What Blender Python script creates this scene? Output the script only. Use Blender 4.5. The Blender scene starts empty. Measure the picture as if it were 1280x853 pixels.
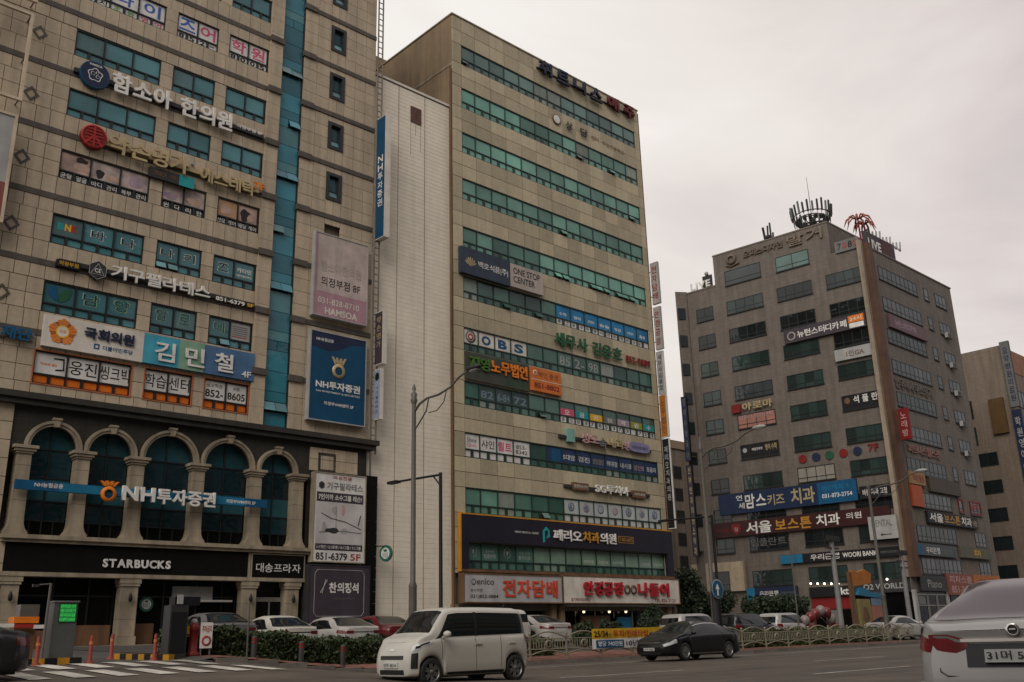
import bpy, math, random
import numpy as np
from mathutils import Vector, Matrix, noise
random.seed(11)
SC = bpy.context.scene
COL = SC.collection
R = math.radians

# ------------------------------------------------------------------ camera
cam = bpy.data.cameras.new('camera')
cam.sensor_width = 36.0
cam.lens = 36.0 * 1190.0 / 1280.0
cam.clip_start = 0.1
cam.clip_end = 3000
camo = bpy.data.objects.new('camera', cam)
COL.objects.link(camo)
PITCH, ROLL = R(17.3395), R(-1.4701)
_cp, _sp, _cr, _sr = math.cos(PITCH), math.sin(PITCH), math.cos(ROLL), math.sin(ROLL)
_f = Vector((0, _cp, _sp)); _u = Vector((0, -_sp, _cp)); _r = Vector((1, 0, 0))
_rr = _cr * _r + _sr * _u; _uu = -_sr * _r + _cr * _u
camo.matrix_world = Matrix(((_rr.x, _uu.x, -_f.x, 0.0), (_rr.y, _uu.y, -_f.y, 0.0), (_rr.z, _uu.z, -_f.z, 1.0), (0, 0, 0, 1)))
SC.camera = camo

# ------------------------------------------------------------------ sky, sun, exposure
SUN_AZ, SUN_EL = R(196.0), R(40.0)          # sun behind the cloud deck, high over the camera's shoulder
wd = bpy.data.worlds.new("World"); SC.world = wd; wd.use_nodes = True
nt = wd.node_tree; N = nt.nodes; Lk = nt.links
for n in list(N): N.remove(n)
def nd(t, **k):
    n = N.new(t)
    for a, b in k.items(): setattr(n, a, b)
    return n
out = nd('ShaderNodeOutputWorld'); bg = nd('ShaderNodeBackground')
sky = nd('ShaderNodeTexSky', sky_type='NISHITA', sun_disc=False)
sky.sun_elevation = SUN_EL; sky.sun_rotation = SUN_AZ
sky.air_density = 1.6; sky.dust_density = 3.0
tc = nd('ShaderNodeTexCoord')
sd = Vector((math.sin(SUN_AZ) * math.cos(SUN_EL), math.cos(SUN_AZ) * math.cos(SUN_EL), math.sin(SUN_EL)))
# overcast deck: brighter overhead than at the horizon, thinner towards the left of the street, broken by soft cloud
mp = nd('ShaderNodeMapping'); mp.inputs['Scale'].default_value = (1.0, 1.0, 2.4); mp.inputs['Location'].default_value = (.6, .2, .1)
n1 = nd('ShaderNodeTexNoise'); n1.inputs['Scale'].default_value = 2.1; n1.inputs['Detail'].default_value = 6; n1.inputs['Roughness'].default_value = 0.52
n1.inputs['Distortion'].default_value = 0.6
Lk.new(tc.outputs['Generated'], mp.inputs['Vector']); Lk.new(mp.outputs['Vector'], n1.inputs['Vector'])
dot = nd('ShaderNodeVectorMath', operation='DOT_PRODUCT'); dot.inputs[1].default_value = Vector((-.62, .30, .42))
Lk.new(tc.outputs['Generated'], dot.inputs[0])
ad = nd('ShaderNodeMath', operation='MULTIPLY_ADD'); ad.inputs[1].default_value = 0.85
Lk.new(n1.outputs['Fac'], ad.inputs[0])
mr2 = nd('ShaderNodeMath', operation='MULTIPLY_ADD'); mr2.inputs[1].default_value = 0.62; mr2.inputs[2].default_value = 0.035
Lk.new(dot.outputs['Value'], mr2.inputs[0]); Lk.new(mr2.outputs[0], ad.inputs[2])
cr = nd('ShaderNodeValToRGB')
e = cr.color_ramp.elements
e[0].position = 0.10; e[0].color = (0.36, 0.35, 0.37, 1)
e[1].position = 0.92; e[1].color = (0.99, 0.955, 0.90, 1)
m_ = cr.color_ramp.elements.new(0.38); m_.color = (0.56, 0.51, 0.505, 1)
m_ = cr.color_ramp.elements.new(0.52); m_.color = (0.74, 0.66, 0.635, 1)
m_ = cr.color_ramp.elements.new(0.68); m_.color = (0.88, 0.81, 0.76, 1)
Lk.new(ad.outputs[0], cr.inputs['Fac'])
# Background strength stays in the Nishita range (0.1); the cloud deck is scaled up to match it
up = nd('ShaderNodeVectorMath', operation='SCALE'); up.inputs['Scale'].default_value = 10.0
Lk.new(cr.outputs['Color'], up.inputs[0])
mixw = nd('ShaderNodeMix', data_type='RGBA'); mixw.inputs['Factor'].default_value = 0.93
Lk.new(sky.outputs['Color'], mixw.inputs['A']); Lk.new(up.outputs['Vector'], mixw.inputs['B'])
Lk.new(mixw.outputs['Result'], bg.inputs['Color']); bg.inputs['Strength'].default_value = 0.1
Lk.new(bg.outputs['Background'], out.inputs['Surface'])

sl = bpy.data.lights.new('sun', 'SUN'); sl.energy = 1.5; sl.angle = R(40); sl.color = (1.0, 0.94, 0.86)
so = bpy.data.objects.new('sun', sl); COL.objects.link(so)
so.rotation_euler = (-sd).to_track_quat('-Z', 'Y').to_euler()
SC.view_settings.view_transform = 'Standard'; SC.view_settings.look = 'None'
SC.view_settings.gamma = 1.0; SC.view_settings.exposure = 0.0

# ------------------------------------------------------------------ helpers: frames, meshes, materials
A0 = R(43.1)                     # direction of the street
class Frame:
    """x along the facade, y into the building, z up"""
    def __init__(s, x, y, a, z=0.0): s.o = Vector((x, y, z)); s.a = a; s.m = Matrix.Rotation(a, 3, 'Z')
    def w(s, p): return s.o + s.m @ Vector(p)
    def thing(s, name, label, cat, at, group=None, rot=0.0):
        o = bpy.data.objects.new(name, None); COL.objects.link(o); o.empty_display_size = 0.2
        o.location = s.w(at); o.rotation_euler = (0, 0, s.a + rot)
        o['label'] = label; o['category'] = cat
        if group: o['group'] = group
        o['off'] = (at[0], at[1], at[2]) if rot == 0.0 else (0.0, 0.0, 0.0)
        return o
ST = Frame(0, 0, A0)
FM = Frame(-3.3, 57.0, A0)
CX, CY = 35.324, 88.385
RBR = Frame(CX, CY, A0)
RBL = Frame(CX, CY, R(-40.8))
def stw(s, p, z=0.0): return ST.w((s, p, z))

class MB:
    def __init__(s): s.v = []; s.f = []; s.mi = []; s.sm = []
    def add(s, vs, fs, mi=0, smooth=False):
        b = len(s.v); s.v.extend([tuple(v) for v in vs])
        for f in fs: s.f.append(tuple(b + i for i in f)); s.mi.append(mi); s.sm.append(smooth)
        return s
    def box(s, x0, x1, y0, y1, z0, z1, mi=0):
        return s.add([(x0, y0, z0), (x1, y0, z0), (x1, y1, z0), (x0, y1, z0), (x0, y0, z1), (x1, y0, z1), (x1, y1, z1), (x0, y1, z1)],
                     [(0, 3, 2, 1), (4, 5, 6, 7), (0, 1, 5, 4), (1, 2, 6, 5), (2, 3, 7, 6), (3, 0, 4, 7)], mi)
    def cbox(s, c, d, mi=0):
        return s.box(c[0] - d[0] / 2, c[0] + d[0] / 2, c[1] - d[1] / 2, c[1] + d[1] / 2, c[2] - d[2] / 2, c[2] + d[2] / 2, mi)
    def frame(s, x0, x1, z0, z1, w, y0, y1, mi=0):
        s.box(x0, x1, y0, y1, z1 - w, z1, mi); s.box(x0, x1, y0, y1, z0, z0 + w, mi)
        s.box(x0, x0 + w, y0, y1, z0 + w, z1 - w, mi); s.box(x1 - w, x1, y0, y1, z0 + w, z1 - w, mi); return s
    def prism(s, pts, y0, y1, mi=0):           # outline in x,z extruded along y
        n = len(pts); vs = [(a, y0, b) for a, b in pts] + [(a, y1, b) for a, b in pts]
        fs = [tuple(range(n)), tuple(range(2 * n - 1, n - 1, -1))] + [(i, i + n, (i + 1) % n + n, (i + 1) % n) for i in range(n)]
        return s.add(vs, fs, mi)
    def tube(s, path, r, n=8, mi=0, caps=True):
        P = [Vector(p) for p in path]; rs = r if isinstance(r, (list, tuple)) else [r] * len(P)
        vs = []; up = None
        for i, p in enumerate(P):
            d = (P[min(i + 1, len(P) - 1)] - P[max(i - 1, 0)]).normalized()
            if up is None: up = Vector((0, 0, 1)) if abs(d.z) < .9 else Vector((1, 0, 0))
            a = d.cross(up).normalized(); b = a.cross(d).normalized(); up = b
            for k in range(n):
                t = 2 * math.pi * k / n; vs.append(p + rs[i] * (math.cos(t) * a + math.sin(t) * b))
        fs = []
        for i in range(len(P) - 1):
            for k in range(n): fs.append((i * n + k, i * n + (k + 1) % n, (i + 1) * n + (k + 1) % n, (i + 1) * n + k))
        s.add(vs, fs, mi, True)
        if caps:
            m = (len(P) - 1) * n
            s.add(vs[:n], [tuple(range(n))[::-1]], mi); s.add(vs[m:], [tuple(range(n))], mi)
        return s
    def lathe(s, c, prof, n=16, mi=0, ax='z'):
        vs = []
        for r, h in prof:
            for k in range(n):
                t = 2 * math.pi * k / n; q = (r * math.cos(t), r * math.sin(t), h)
                if ax == 'y': q = (q[0], q[2], q[1])
                elif ax == 'x': q = (q[2], q[0], q[1])
                vs.append((c[0] + q[0], c[1] + q[1], c[2] + q[2]))
        fs = []
        for i in range(len(prof) - 1):
            for k in range(n):
                a, b = i * n + k, i * n + (k + 1) % n
                fs.append((a, b, b + n, a + n) if ax != 'y' else (a, a + n, b + n, b))
        return s.add(vs, fs, mi, True)
    def disc(s, c, r, y0, y1, n=24, mi=0):     # flat cylinder facing -y
        return s.prism([(c[0] + r * math.cos(2 * math.pi * k / n), c[1] + r * math.sin(2 * math.pi * k / n)) for k in range(n)], y0, y1, mi)
    def ball(s, c, r, n=12, mi=0, sq=(1, 1, 1)):
        prof = [(max(1e-4, r * math.sin(math.pi * i / (n // 2 + 1))), -r * math.cos(math.pi * i / (n // 2 + 1))) for i in range(n // 2 + 2)]
        b = len(s.v); s.lathe((0, 0, 0), prof, n, mi)
        for i in range(b, len(s.v)):
            v = s.v[i]; s.v[i] = (c[0] + v[0] * sq[0], c[1] + v[1] * sq[1], c[2] + v[2] * sq[2])
        return s
    def mesh(s, name, mats, off=(0, 0, 0)):
        me = bpy.data.meshes.new(name)
        ox, oy, oz = off
        me.from_pydata([(x - ox, y - oy, z - oz) for x, y, z in s.v], [], s.f)
        for m in (mats if isinstance(mats, (list, tuple)) else [mats]): me.materials.append(m)
        if any(s.mi): me.polygons.foreach_set('material_index', s.mi)
        if any(s.sm): me.polygons.foreach_set('use_smooth', s.sm)
        me.update(); return me

def off(o): return tuple(o['off']) if 'off' in o.keys() else (0, 0, 0)
def part(par, name, mb, mats, label=None, kind=None):
    o = bpy.data.objects.new(name, mb.mesh(name, mats, off(par))); COL.objects.link(o); o.parent = par
    o['off'] = off(par)
    if label: o['label'] = label
    if kind: o['kind'] = kind
    return o
def single(fr, name, mb, mats, label=None, cat=None, group=None, kind=None, at=(0, 0, 0)):
    o = bpy.data.objects.new(name, mb.mesh(name, mats, at)); COL.objects.link(o)
    o.location = fr.w(at); o.rotation_euler = (0, 0, fr.a)
    for k, v in (('label', label), ('category', cat), ('group', group), ('kind', kind)):
        if v: o[k] = v
    return o
_bx = {}
def boxmesh(name, dx, dy, dz, mat):
    k = (name, round(dx, 3), round(dy, 3), round(dz, 3), mat.name)
    if k not in _bx: _bx[k] = MB().box(-dx / 2, dx / 2, -dy / 2, dy / 2, -dz / 2, dz / 2).mesh(name, mat)
    return _bx[k]
def boxpart(par, name, x0, x1, y0, y1, z0, z1, mat, rnd=0.0):
    o = bpy.data.objects.new(name, boxmesh(name, x1 - x0, y1 - y0, z1 - z0, mat)); COL.objects.link(o); o.parent = par
    a = off(par); o.location = ((x0 + x1) / 2 - a[0], (y0 + y1) / 2 - a[1], (z0 + z1) / 2 - a[2])
    if rnd: o.rotation_euler = (rnd, 0, 0)
    return o
def copy_tree(o, parent=None):
    c = o.copy(); COL.objects.link(c); c.parent = parent
    for ch in list(o.children): copy_tree(ch, c)
    return c

_mats = {}
def mat(name, col, rough=.6, metal=0.0, var=.08, scale=3.0, isl=0.0, streak=0.0, spec=.5, bump=0.0, emit=None, es=1.0, coat=0.0, grid=None, dirt=0.0):
    if name in _mats: return _mats[name]
    m = bpy.data.materials.new(name); m.use_nodes = True; _mats[name] = m
    nt = m.node_tree; b = nt.nodes['Principled BSDF']; L = nt.links
    def nn(t, **k):
        n = nt.nodes.new(t)
        for a, v in k.items(): setattr(n, a, v)
        return n
    b.inputs['Roughness'].default_value = rough; b.inputs['Metallic'].default_value = metal
    b.inputs['Specular IOR Level'].default_value = spec; b.inputs['Coat Weight'].default_value = coat
    b.inputs['Coat Roughness'].default_value = .05
    b.inputs['Base Color'].default_value = (*col, 1)
    if emit: b.inputs['Emission Color'].default_value = (*emit, 1); b.inputs['Emission Strength'].default_value = es
    geo = nn('ShaderNodeNewGeometry')
    fac = None
    def mul(a, bb):
        q = nn('ShaderNodeMath', operation='MULTIPLY')
        L.new(a, q.inputs[0]); L.new(bb, q.inputs[1]); return q.outputs[0]
    def rng(src, lo, hi, a=.3, c=.7):
        q = nn('ShaderNodeMapRange'); q.inputs['From Min'].default_value = a; q.inputs['From Max'].default_value = c
        q.inputs['To Min'].default_value = lo; q.inputs['To Max'].default_value = hi; L.new(src, q.inputs['Value']); return q.outputs['Result']
    if var:
        n = nn('ShaderNodeTexNoise'); n.inputs['Scale'].default_value = scale; n.inputs['Detail'].default_value = 6
        L.new(geo.outputs['Position'], n.inputs['Vector']); fac = rng(n.outputs['Fac'], 1 - var, 1 + var)
    if isl:
        oi = nn('ShaderNodeObjectInfo'); a = nn('ShaderNodeMath', operation='ADD')
        L.new(oi.outputs['Random'], a.inputs[0]); L.new(geo.outputs['Random Per Island'], a.inputs[1])
        fr = nn('ShaderNodeMath', operation='FRACT'); L.new(a.outputs[0], fr.inputs[0])
        q = rng(fr.outputs[0], 1 - isl, 1 + isl, 0, 1); fac = mul(fac, q) if fac else q
    if streak:
        mpn = nn('ShaderNodeMapping'); mpn.inputs['Scale'].default_value = (1.3, 1.3, .09)
        L.new(geo.outputs['Position'], mpn.inputs['Vector'])
        n = nn('ShaderNodeTexNoise'); n.inputs['Scale'].default_value = 1.6; n.inputs['Detail'].default_value = 5
        L.new(mpn.outputs['Vector'], n.inputs['Vector']); q = rng(n.outputs['Fac'], 1 - streak, 1 + streak * .3, .35, .6); fac = mul(fac, q) if fac else q
    if dirt:
        n = nn('ShaderNodeTexNoise'); n.inputs['Scale'].default_value = .5; n.inputs['Detail'].default_value = 8; n.inputs['Roughness'].default_value = .65
        L.new(geo.outputs['Position'], n.inputs['Vector']); q = rng(n.outputs['Fac'], 1 - dirt, 1 + dirt * .4, .35, .62); fac = mul(fac, q) if fac else q
    cur = None
    if fac:
        sc = nn('ShaderNodeVectorMath', operation='SCALE'); sc.inputs[0].default_value = col; L.new(fac, sc.inputs['Scale'])
        L.new(sc.outputs['Vector'], b.inputs['Base Color']); cur = sc.outputs['Vector']
    if grid:     # fine tile joints too small to pick apart: (width, height, joint colour factor, angle)
        tcn = nn('ShaderNodeTexCoord'); sx = nn('ShaderNodeSeparateXYZ'); L.new(tcn.outputs['Object'], sx.inputs[0])
        gx, gz, gk = grid
        def line(srcs, period, w):
            a = nn('ShaderNodeMath', operation='DIVIDE'); L.new(srcs, a.inputs[0]); a.inputs[1].default_value = period
            f = nn('ShaderNodeMath', operation='FRACT'); L.new(a.outputs[0], f.inputs[0])
            c = nn('ShaderNodeMath', operation='LESS_THAN'); L.new(f.outputs[0], c.inputs[0]); c.inputs[1].default_value = w; return c.outputs[0]
        sm = nn('ShaderNodeMath', operation='ADD'); L.new(sx.outputs[0], sm.inputs[0]); L.new(sx.outputs[1], sm.inputs[1])
        a = line(sm.outputs[0], gx, .06); c = line(sx.outputs[2], gz, .07)
        mx = nn('ShaderNodeMath', operation='MAXIMUM'); L.new(a, mx.inputs[0]); L.new(c, mx.inputs[1])
        mi = nn('ShaderNodeMix', data_type='RGBA'); L.new(mx.outputs[0], mi.inputs['Factor'])
        if cur: L.new(cur, mi.inputs['A'])
        else: mi.inputs['A'].default_value = (*col, 1)
        mi.inputs['B'].default_value = (*[c_ * gk for c_ in col], 1)
        L.new(mi.outputs['Result'], b.inputs['Base Color'])
    if bump:
        n = nn('ShaderNodeTexNoise'); n.inputs['Scale'].default_value = scale * 6; n.inputs['Detail'].default_value = 4
        L.new(geo.outputs['Position'], n.inputs['Vector'])
        bp = nn('ShaderNodeBump'); bp.inputs['Strength'].default_value = bump; bp.inputs['Distance'].default_value = .02
        L.new(n.outputs['Fac'], bp.inputs['Height']); L.new(bp.outputs['Normal'], b.inputs['Normal'])
    return m
def glass(name, col, rough=.05, isl=.25, spec=.55, wav=.07, var=.28, scale=.35):
    m = mat(name, col, rough, var=var, scale=scale, isl=isl, spec=spec)
    if wav and 'wv' not in m:
        m['wv'] = 1; nt = m.node_tree; b = nt.nodes['Principled BSDF']
        g = nt.nodes.new('ShaderNodeNewGeometry'); n = nt.nodes.new('ShaderNodeTexNoise'); n.inputs['Scale'].default_value = 1.2
        nt.links.new(g.outputs['Position'], n.inputs['Vector'])
        bp = nt.nodes.new('ShaderNodeBump'); bp.inputs['Strength'].default_value = wav; bp.inputs['Distance'].default_value = .3
        nt.links.new(n.outputs['Fac'], bp.inputs['Height']); nt.links.new(bp.outputs['Normal'], b.inputs['Normal'])
    return m
def paint(name, col, rough=.45, **k):
    k.setdefault('streak', .10); k.setdefault('spec', .28); k.setdefault('var', .12); k.setdefault('scale', 1.4); return mat(name, col, rough, **k)

M_STONE = mat('beige_stone', (.45, .366, .262), .75, var=.07, scale=5, isl=.08, streak=.16, bump=.1, dirt=.06)
M_JOINT = mat('stone_joint', (.17, .14, .105), .9)
M_BAND = mat('dark_band_stone', (.085, .07, .057), .6, streak=.25)
M_BROWN = mat('brown_stone', (.03, .026, .021), .6, var=.2, scale=2, isl=.2)
M_TRIM = mat('trim_stone', (.325, .268, .19), .7, streak=.3, dirt=.2)
M_BLACK = mat('black_stone', (.006, .006, .005), .5, var=.2, spec=.15)
M_FRAME = mat('window_frame_dark', (.012, .014, .015), .4)
M_GREENF = mat('window_frame_green', (.012, .035, .028), .4)
M_GLT = glass('teal_glass', (.072, .20, .225))
M_GLT2 = glass('teal_glass_dark', (.022, .075, .092), spec=.35)
M_GLS = glass('bright_teal_glass', (.036, .18, .235), isl=.35)
M_GLG = glass('green_glass', (.135, .285, .225), isl=.35)
M_GLG2 = glass('green_glass_dark', (.055, .125, .10), isl=.45)
M_BLIND = paint('window_blind', (.23, .27, .235), .5, isl=.25)
M_GLD = glass('shop_glass', (.005, .005, .005), isl=.2, spec=.12)
M_WHITE = paint('sign_white', (.70, .68, .65), dirt=.10)
M_CREAM = paint('sign_cream', (.67, .62, .55), dirt=.12)
M_INK = paint('ink_black', (.012, .012, .014), .5)
M_LETW = paint('letter_white', (.74, .72, .68), .5)
M_GOLD = paint('letter_gold', (.46, .36, .20), .4, metal=.2)
M_ORNG = paint('orange', (.72, .20, .02), .5)
M_YELL = paint('yellow', (.75, .42, .02), .5)
M_RED = paint('red', (.38, .03, .025), .5)
M_DRED = paint('dark_red', (.20, .015, .015), .5)
M_BLUE = paint('sign_blue', (.008, .085, .19), .45)
M_BLUE2 = paint('sign_blue_light', (.015, .16, .29), .45)
M_NAVY = paint('navy', (.016, .025, .06), .45)
M_GREY = paint('mid_grey', (.16, .16, .155), .6)
M_LGREY = paint('light_grey', (.36, .355, .345), .6)
M_DKGREY = paint('charcoal', (.035, .036, .038), .5)
M_METAL = mat('brushed_metal', (.36, .34, .31), .42, metal=.8, var=.1)
M_POLE = mat('grey_pole_paint', (.105, .095, .082), .5, var=.12)
M_PINK = paint('pink_film', (.50, .30, .30), .5)
M_GREEN = paint('green_paint', (.02, .10, .045), .5)
M_TEALP = paint('teal_paint', (.02, .30, .32), .45)
M_BRWN = paint('brown_wood', (.16, .085, .045), .6, streak=.3)
M_PURP = paint('plum_print', (.055, .042, .055), .55)

# ------------------------------------------------------------------ lettering
_tx = {}
def glyph(s, bold, ext, dx=0.0):
    k = (s, bold, ext)
    if k in _tx: return _tx[k]
    c = bpy.data.curves.new('lettering', 'FONT'); c.body = s; c.size = 1; c.offset = bold; c.resolution_u = 3; c.extrude = ext
    o = bpy.data.objects.new('lettering', c); me = bpy.data.meshes.new_from_object(o)
    bpy.data.objects.remove(o); bpy.data.curves.remove(c)
    n = len(me.vertices)
    if n == 0: _tx[k] = (me, 0, 0, 0, 0); return _tx[k]
    a = np.empty(n * 3, np.float32); me.vertices.foreach_get('co', a); a = a.reshape(-1, 3)
    x0, x1, y0, y1 = float(a[:, 0].min()), float(a[:, 0].max()), float(a[:, 1].min()), float(a[:, 1].max())
    a[:, 0] -= x0; me.vertices.foreach_set('co', a.ravel()); me.update()
    me.materials.append(None); me.name = 'lettering'
    _tx[k] = (me, x1 - x0, y0, y1, 0); return _tx[k]
def _place(par, name, me, loc, sx, sz, dep, m, slant=0.0):
    o = bpy.data.objects.new(name, me); COL.objects.link(o); o.parent = par; a = off(par)
    o.location = (loc[0] - a[0], loc[1] - a[1], loc[2] - a[2]); o.rotation_euler = (math.pi / 2, 0, slant)
    o.scale = (sx, sz, dep if dep else 1.0)
    o.material_slots[0].link = 'OBJECT'; o.material_slots[0].material = m
    return o
def text(par, s, x0, x1, z0, z1, y, m, bold=.015, dep=0.0, each=False, name=None, fit=True, slant=0.0):
    """lettering in the box x0..x1, z0..z1 on the plane y (front faces -y)"""
    ext = .5 if dep else 0.0
    if not each:
        me, w, a, b, _ = glyph(s, bold, ext)
        if w == 0: return None
        sz = (z1 - z0) / (b - a); sx = (x1 - x0) / w
        if not fit: sx = min(sx, sz * 1.02)
        return _place(par, name or 'lettering', me, (x0, y - dep / 2, z0 - a * sz), sx, sz, dep, m, slant)
    gl = [glyph(c, bold, ext) if c != ' ' else None for c in s]
    lo = min(g[2] for g in gl if g); hi = max(g[3] for g in gl if g); gap = .10
    tot = sum((g[1] + gap) if g else .35 for g in gl) - gap
    k = (x1 - x0) / tot; sz = (z1 - z0) / (hi - lo); x = x0
    mm = m if isinstance(m, (list, tuple)) else [m] * len(s)
    for c, g, mt in zip(s, gl, mm):
        if not g: x += .35 * k; continue
        _place(par, name or 'letter', g[0], (x, y - dep / 2, z0 - lo * sz), k, sz, dep, mt, slant); x += (g[1] + gap) * k
def sign(fr, name, label, x0, x1, z0, z1, m, y0=-.18, y1=-.01, cat='sign', group=None, rim=None, board='board', rw=.06):
    t = fr.thing(name, label, cat, ((x0 + x1) / 2, y1, z0), group)
    t['y'] = y0
    part(t, board, MB().box(x0, x1, y0, y1, z0, z1), m)
    if rim: part(t, 'rim', MB().frame(x0 - .02, x1 + .02, z0 - .02, z1 + .02, rw, y0 - .03, y1 - .02), rim)
    return t
def disc_part(par, name, x, z, r, y0, y1, m, n=28): return part(par, name, MB().disc((x, z), r, y0, y1, n), m)
# ------------------------------------------------------------------ terrain, road, pavement
def smooth(a, b, x):
    t = min(1.0, max(0.0, (x - a) / (b - a))); return t * t * (3 - 2 * t)
KP = 27.0
def zroad(s, p):
    wl = smooth(19.5, 12.0, s) if s < 19.5 else 0.0
    wl = 1 - smooth(12.0, 19.5, s)
    z = wl * .60 * min(1.0, max(0.0, (p - 14.5) / 12.5))
    return z + .003 * max(0.0, s - 25) * smooth(5, 25, p)
def ztop(s): return 1.12 + (.62 + .004 * max(0, s - 40) - 1.12) * smooth(33, 38, s)
def zside(s, p):
    k = .15 * smooth(12.6, 13.4, s) if s > 3 else .15 * (1 - smooth(2.5, 3.2, s))
    a = zroad(s, KP) + k
    return a + (ztop(s) - a) * min(1.0, max(0.0, (p - KP) / (43.7 - KP)))
def zt(s, p): return zroad(s, p) if p < KP else zside(s, p)
def sheet(name, ss, ps, zf, m, dz=0.0, kind='structure'):
    mb = MB(); n = len(ps)
    mb.add([(s, p, zf(s, p) + dz) for s in ss for p in ps],
           [(i * n + j, (i + 1) * n + j, (i + 1) * n + j + 1, i * n + j + 1) for i in range(len(ss) - 1) for j in range(n - 1)], 0, True)
    return single(ST, name, mb, m, kind=kind)
def lin(a, b, n): return [a + (b - a) * i / n for i in range(n + 1)]
M_ASPH = mat('asphalt', (.082, .064, .049), .8, var=.2, scale=1.2, bump=.45, dirt=.3)
M_ASPH2 = mat('asphalt_apron', (.062, .055, .050), .8, var=.2, scale=2, bump=.25, dirt=.2)
M_GRND = mat('ground_dust', (.09, .08, .07), .9, var=.2, scale=.3)
M_PAVE = mat('red_paver', (.19, .082, .058), .8, var=.15, isl=.22, scale=4, dirt=.15)
M_MARK = mat('road_marking_white', (.50, .47, .42), .7, var=.2, scale=6, dirt=.45)
M_MARKB = mat('road_marking_blue', (.10, .30, .40), .7, var=.2, scale=6, dirt=.4)
M_KERB = mat('kerb_stone', (.17, .145, .125), .8, var=.15, scale=4, isl=.15)
S_NEAR = lin(-40, 3, 10) + lin(4, 24, 40)[0:] + lin(25, 60, 20) + lin(64, 140, 14)
sheet('ground', [-900, -300, -100] + S_NEAR + [220, 400, 1400], [-900, -200, -60, -14, 8, 12, 16, 20, 23, 25, 27, 30, 35, 40, 43.7, 60, 120, 300, 1400], lambda s, p: zt(s, p) - .03 - (.1 if 24 < p < 29 else 0), M_GRND)
nt = M_ASPH.node_tree; b_ = nt.nodes['Principled BSDF']; src = b_.inputs['Base Color'].links[0].from_socket
g_ = nt.nodes.new('ShaderNodeNewGeometry'); m1 = nt.nodes.new('ShaderNodeMapping'); m1.inputs['Rotation'].default_value = (0, 0, -A0); m0 = nt.nodes.new('ShaderNodeMapping'); m0.inputs['Scale'].default_value = (.03, .75, 1)
n_ = nt.nodes.new('ShaderNodeTexNoise'); n_.inputs['Scale'].default_value = 1.0; n_.inputs['Detail'].default_value = 4
r_ = nt.nodes.new('ShaderNodeMapRange'); r_.inputs['From Min'].default_value = .35; r_.inputs['From Max'].default_value = .65; r_.inputs['To Min'].default_value = .72; r_.inputs['To Max'].default_value = 1.2
s_ = nt.nodes.new('ShaderNodeVectorMath'); s_.operation = 'SCALE'
for a_, c_ in ((g_.outputs['Position'], m1.inputs['Vector']), (m1.outputs['Vector'], m0.inputs['Vector']), (m0.outputs['Vector'], n_.inputs['Vector']), (n_.outputs['Fac'], r_.inputs['Value']), (src, s_.inputs[0]), (r_.outputs['Result'], s_.inputs['Scale'])): nt.links.new(a_, c_)
nt.links.new(s_.outputs['Vector'], b_.inputs['Base Color'])
sheet('road', S_NEAR, [-14, -6, 0, 4, 8, 12, 16, 20, 23, 25, 27.02], zroad, M_ASPH)
sheet('pavement', [s for s in S_NEAR if s > 13.2], lin(27.2, 43.7, 12), zside, M_ASPH2)
sheet('driveway', [s for s in S_NEAR if 2.6 < s < 13.2] + [13.25], [27.0, 28, 29, 30, 33, 36, 40, 43.7], zside, M_ASPH2)
def strip(pts, w, m, name, dz=.008, along='s', zf=zroad):
    """thin painted sheet following the ground; pts in street coordinates"""
    mb = MB(); vs = []
    for s, p in pts:
        if along == 's': vs += [(s, p - w / 2, zf(s, p - w / 2) + dz), (s, p + w / 2, zf(s, p + w / 2) + dz)]
        else: vs += [(s - w / 2, p, zf(s - w / 2, p) + dz), (s + w / 2, p, zf(s + w / 2, p) + dz)]
    for i in range(len(pts) - 1):
        q = (2 * i, 2 * i + 2, 2 * i + 3, 2 * i + 1); mb.add(vs, [], 0); break
    mb = MB(); mb.add(vs, [(2 * i, 2 * i + 2, 2 * i + 3, 2 * i + 1) for i in range(len(pts) - 1)])
    return single(ST, name, mb, m, kind='structure')
strip([(s, 25.3) for s in lin(19, 120, 50)], .14, M_MARK, 'edge_line')
strip([(s, 26.5) for s in lin(14.2, 16.2, 4)], .28, M_MARKB, 'edge_line_blue')
strip([(s, 26.5) for s in lin(16.25, 17.6, 4)], .28, M_MARK, 'edge_line')
strip([(s, 26.5) for s in lin(17.65, 22, 6)], .28, M_MARKB, 'edge_line_blue')
for p, st, ln in ((18.0, 6, 5), (12.9, 1.5, 5), (8.9, -4, 5)):
    for k in range(9):
        s0 = st + k * 12.2 + (0 if p != 12.9 else 8)
        if p == 8.9: s0 += 7.6
        strip([(s, p) for s in lin(s0, s0 + ln, 4)], .13, M_MARK, 'lane_dash')
# crossing over the driveway mouth: two rows of bars
for row, (pa, pb) in enumerate(((22.7, 24.9), (25.6, 27.9))):
    for k in range(9):
        s0 = 5.3 + k * .95 + row * .55
        if s0 > 13.0: continue
        strip([(s0, pp) for pp in lin(pa, pb, 5)], .48, M_MARK, 'crossing_bar', along='p', zf=zt, dz=.02)
strip([(4.4, pp) for pp in lin(20.6, 22.2, 3)], .9, M_MARKB, 'edge_line_blue', along='p', dz=.015)
# kerb stones along the road edge, each about a metre
kb = ST.thing('kerb', 'grey stone kerb along the far edge of the road', 'kerb', (13.3, KP, 0)); kb['kind'] = 'structure'
for i in range(95):
    s0 = 13.3 + i * 1.0; z0 = zroad(s0 + .5, KP)
    boxpart(kb, 'kerb_stone', s0 + .006, s0 + .994, KP - .02, KP + .2, z0 - .05, z0 + .155, M_KERB)
del kb['label'], kb['category']
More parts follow.
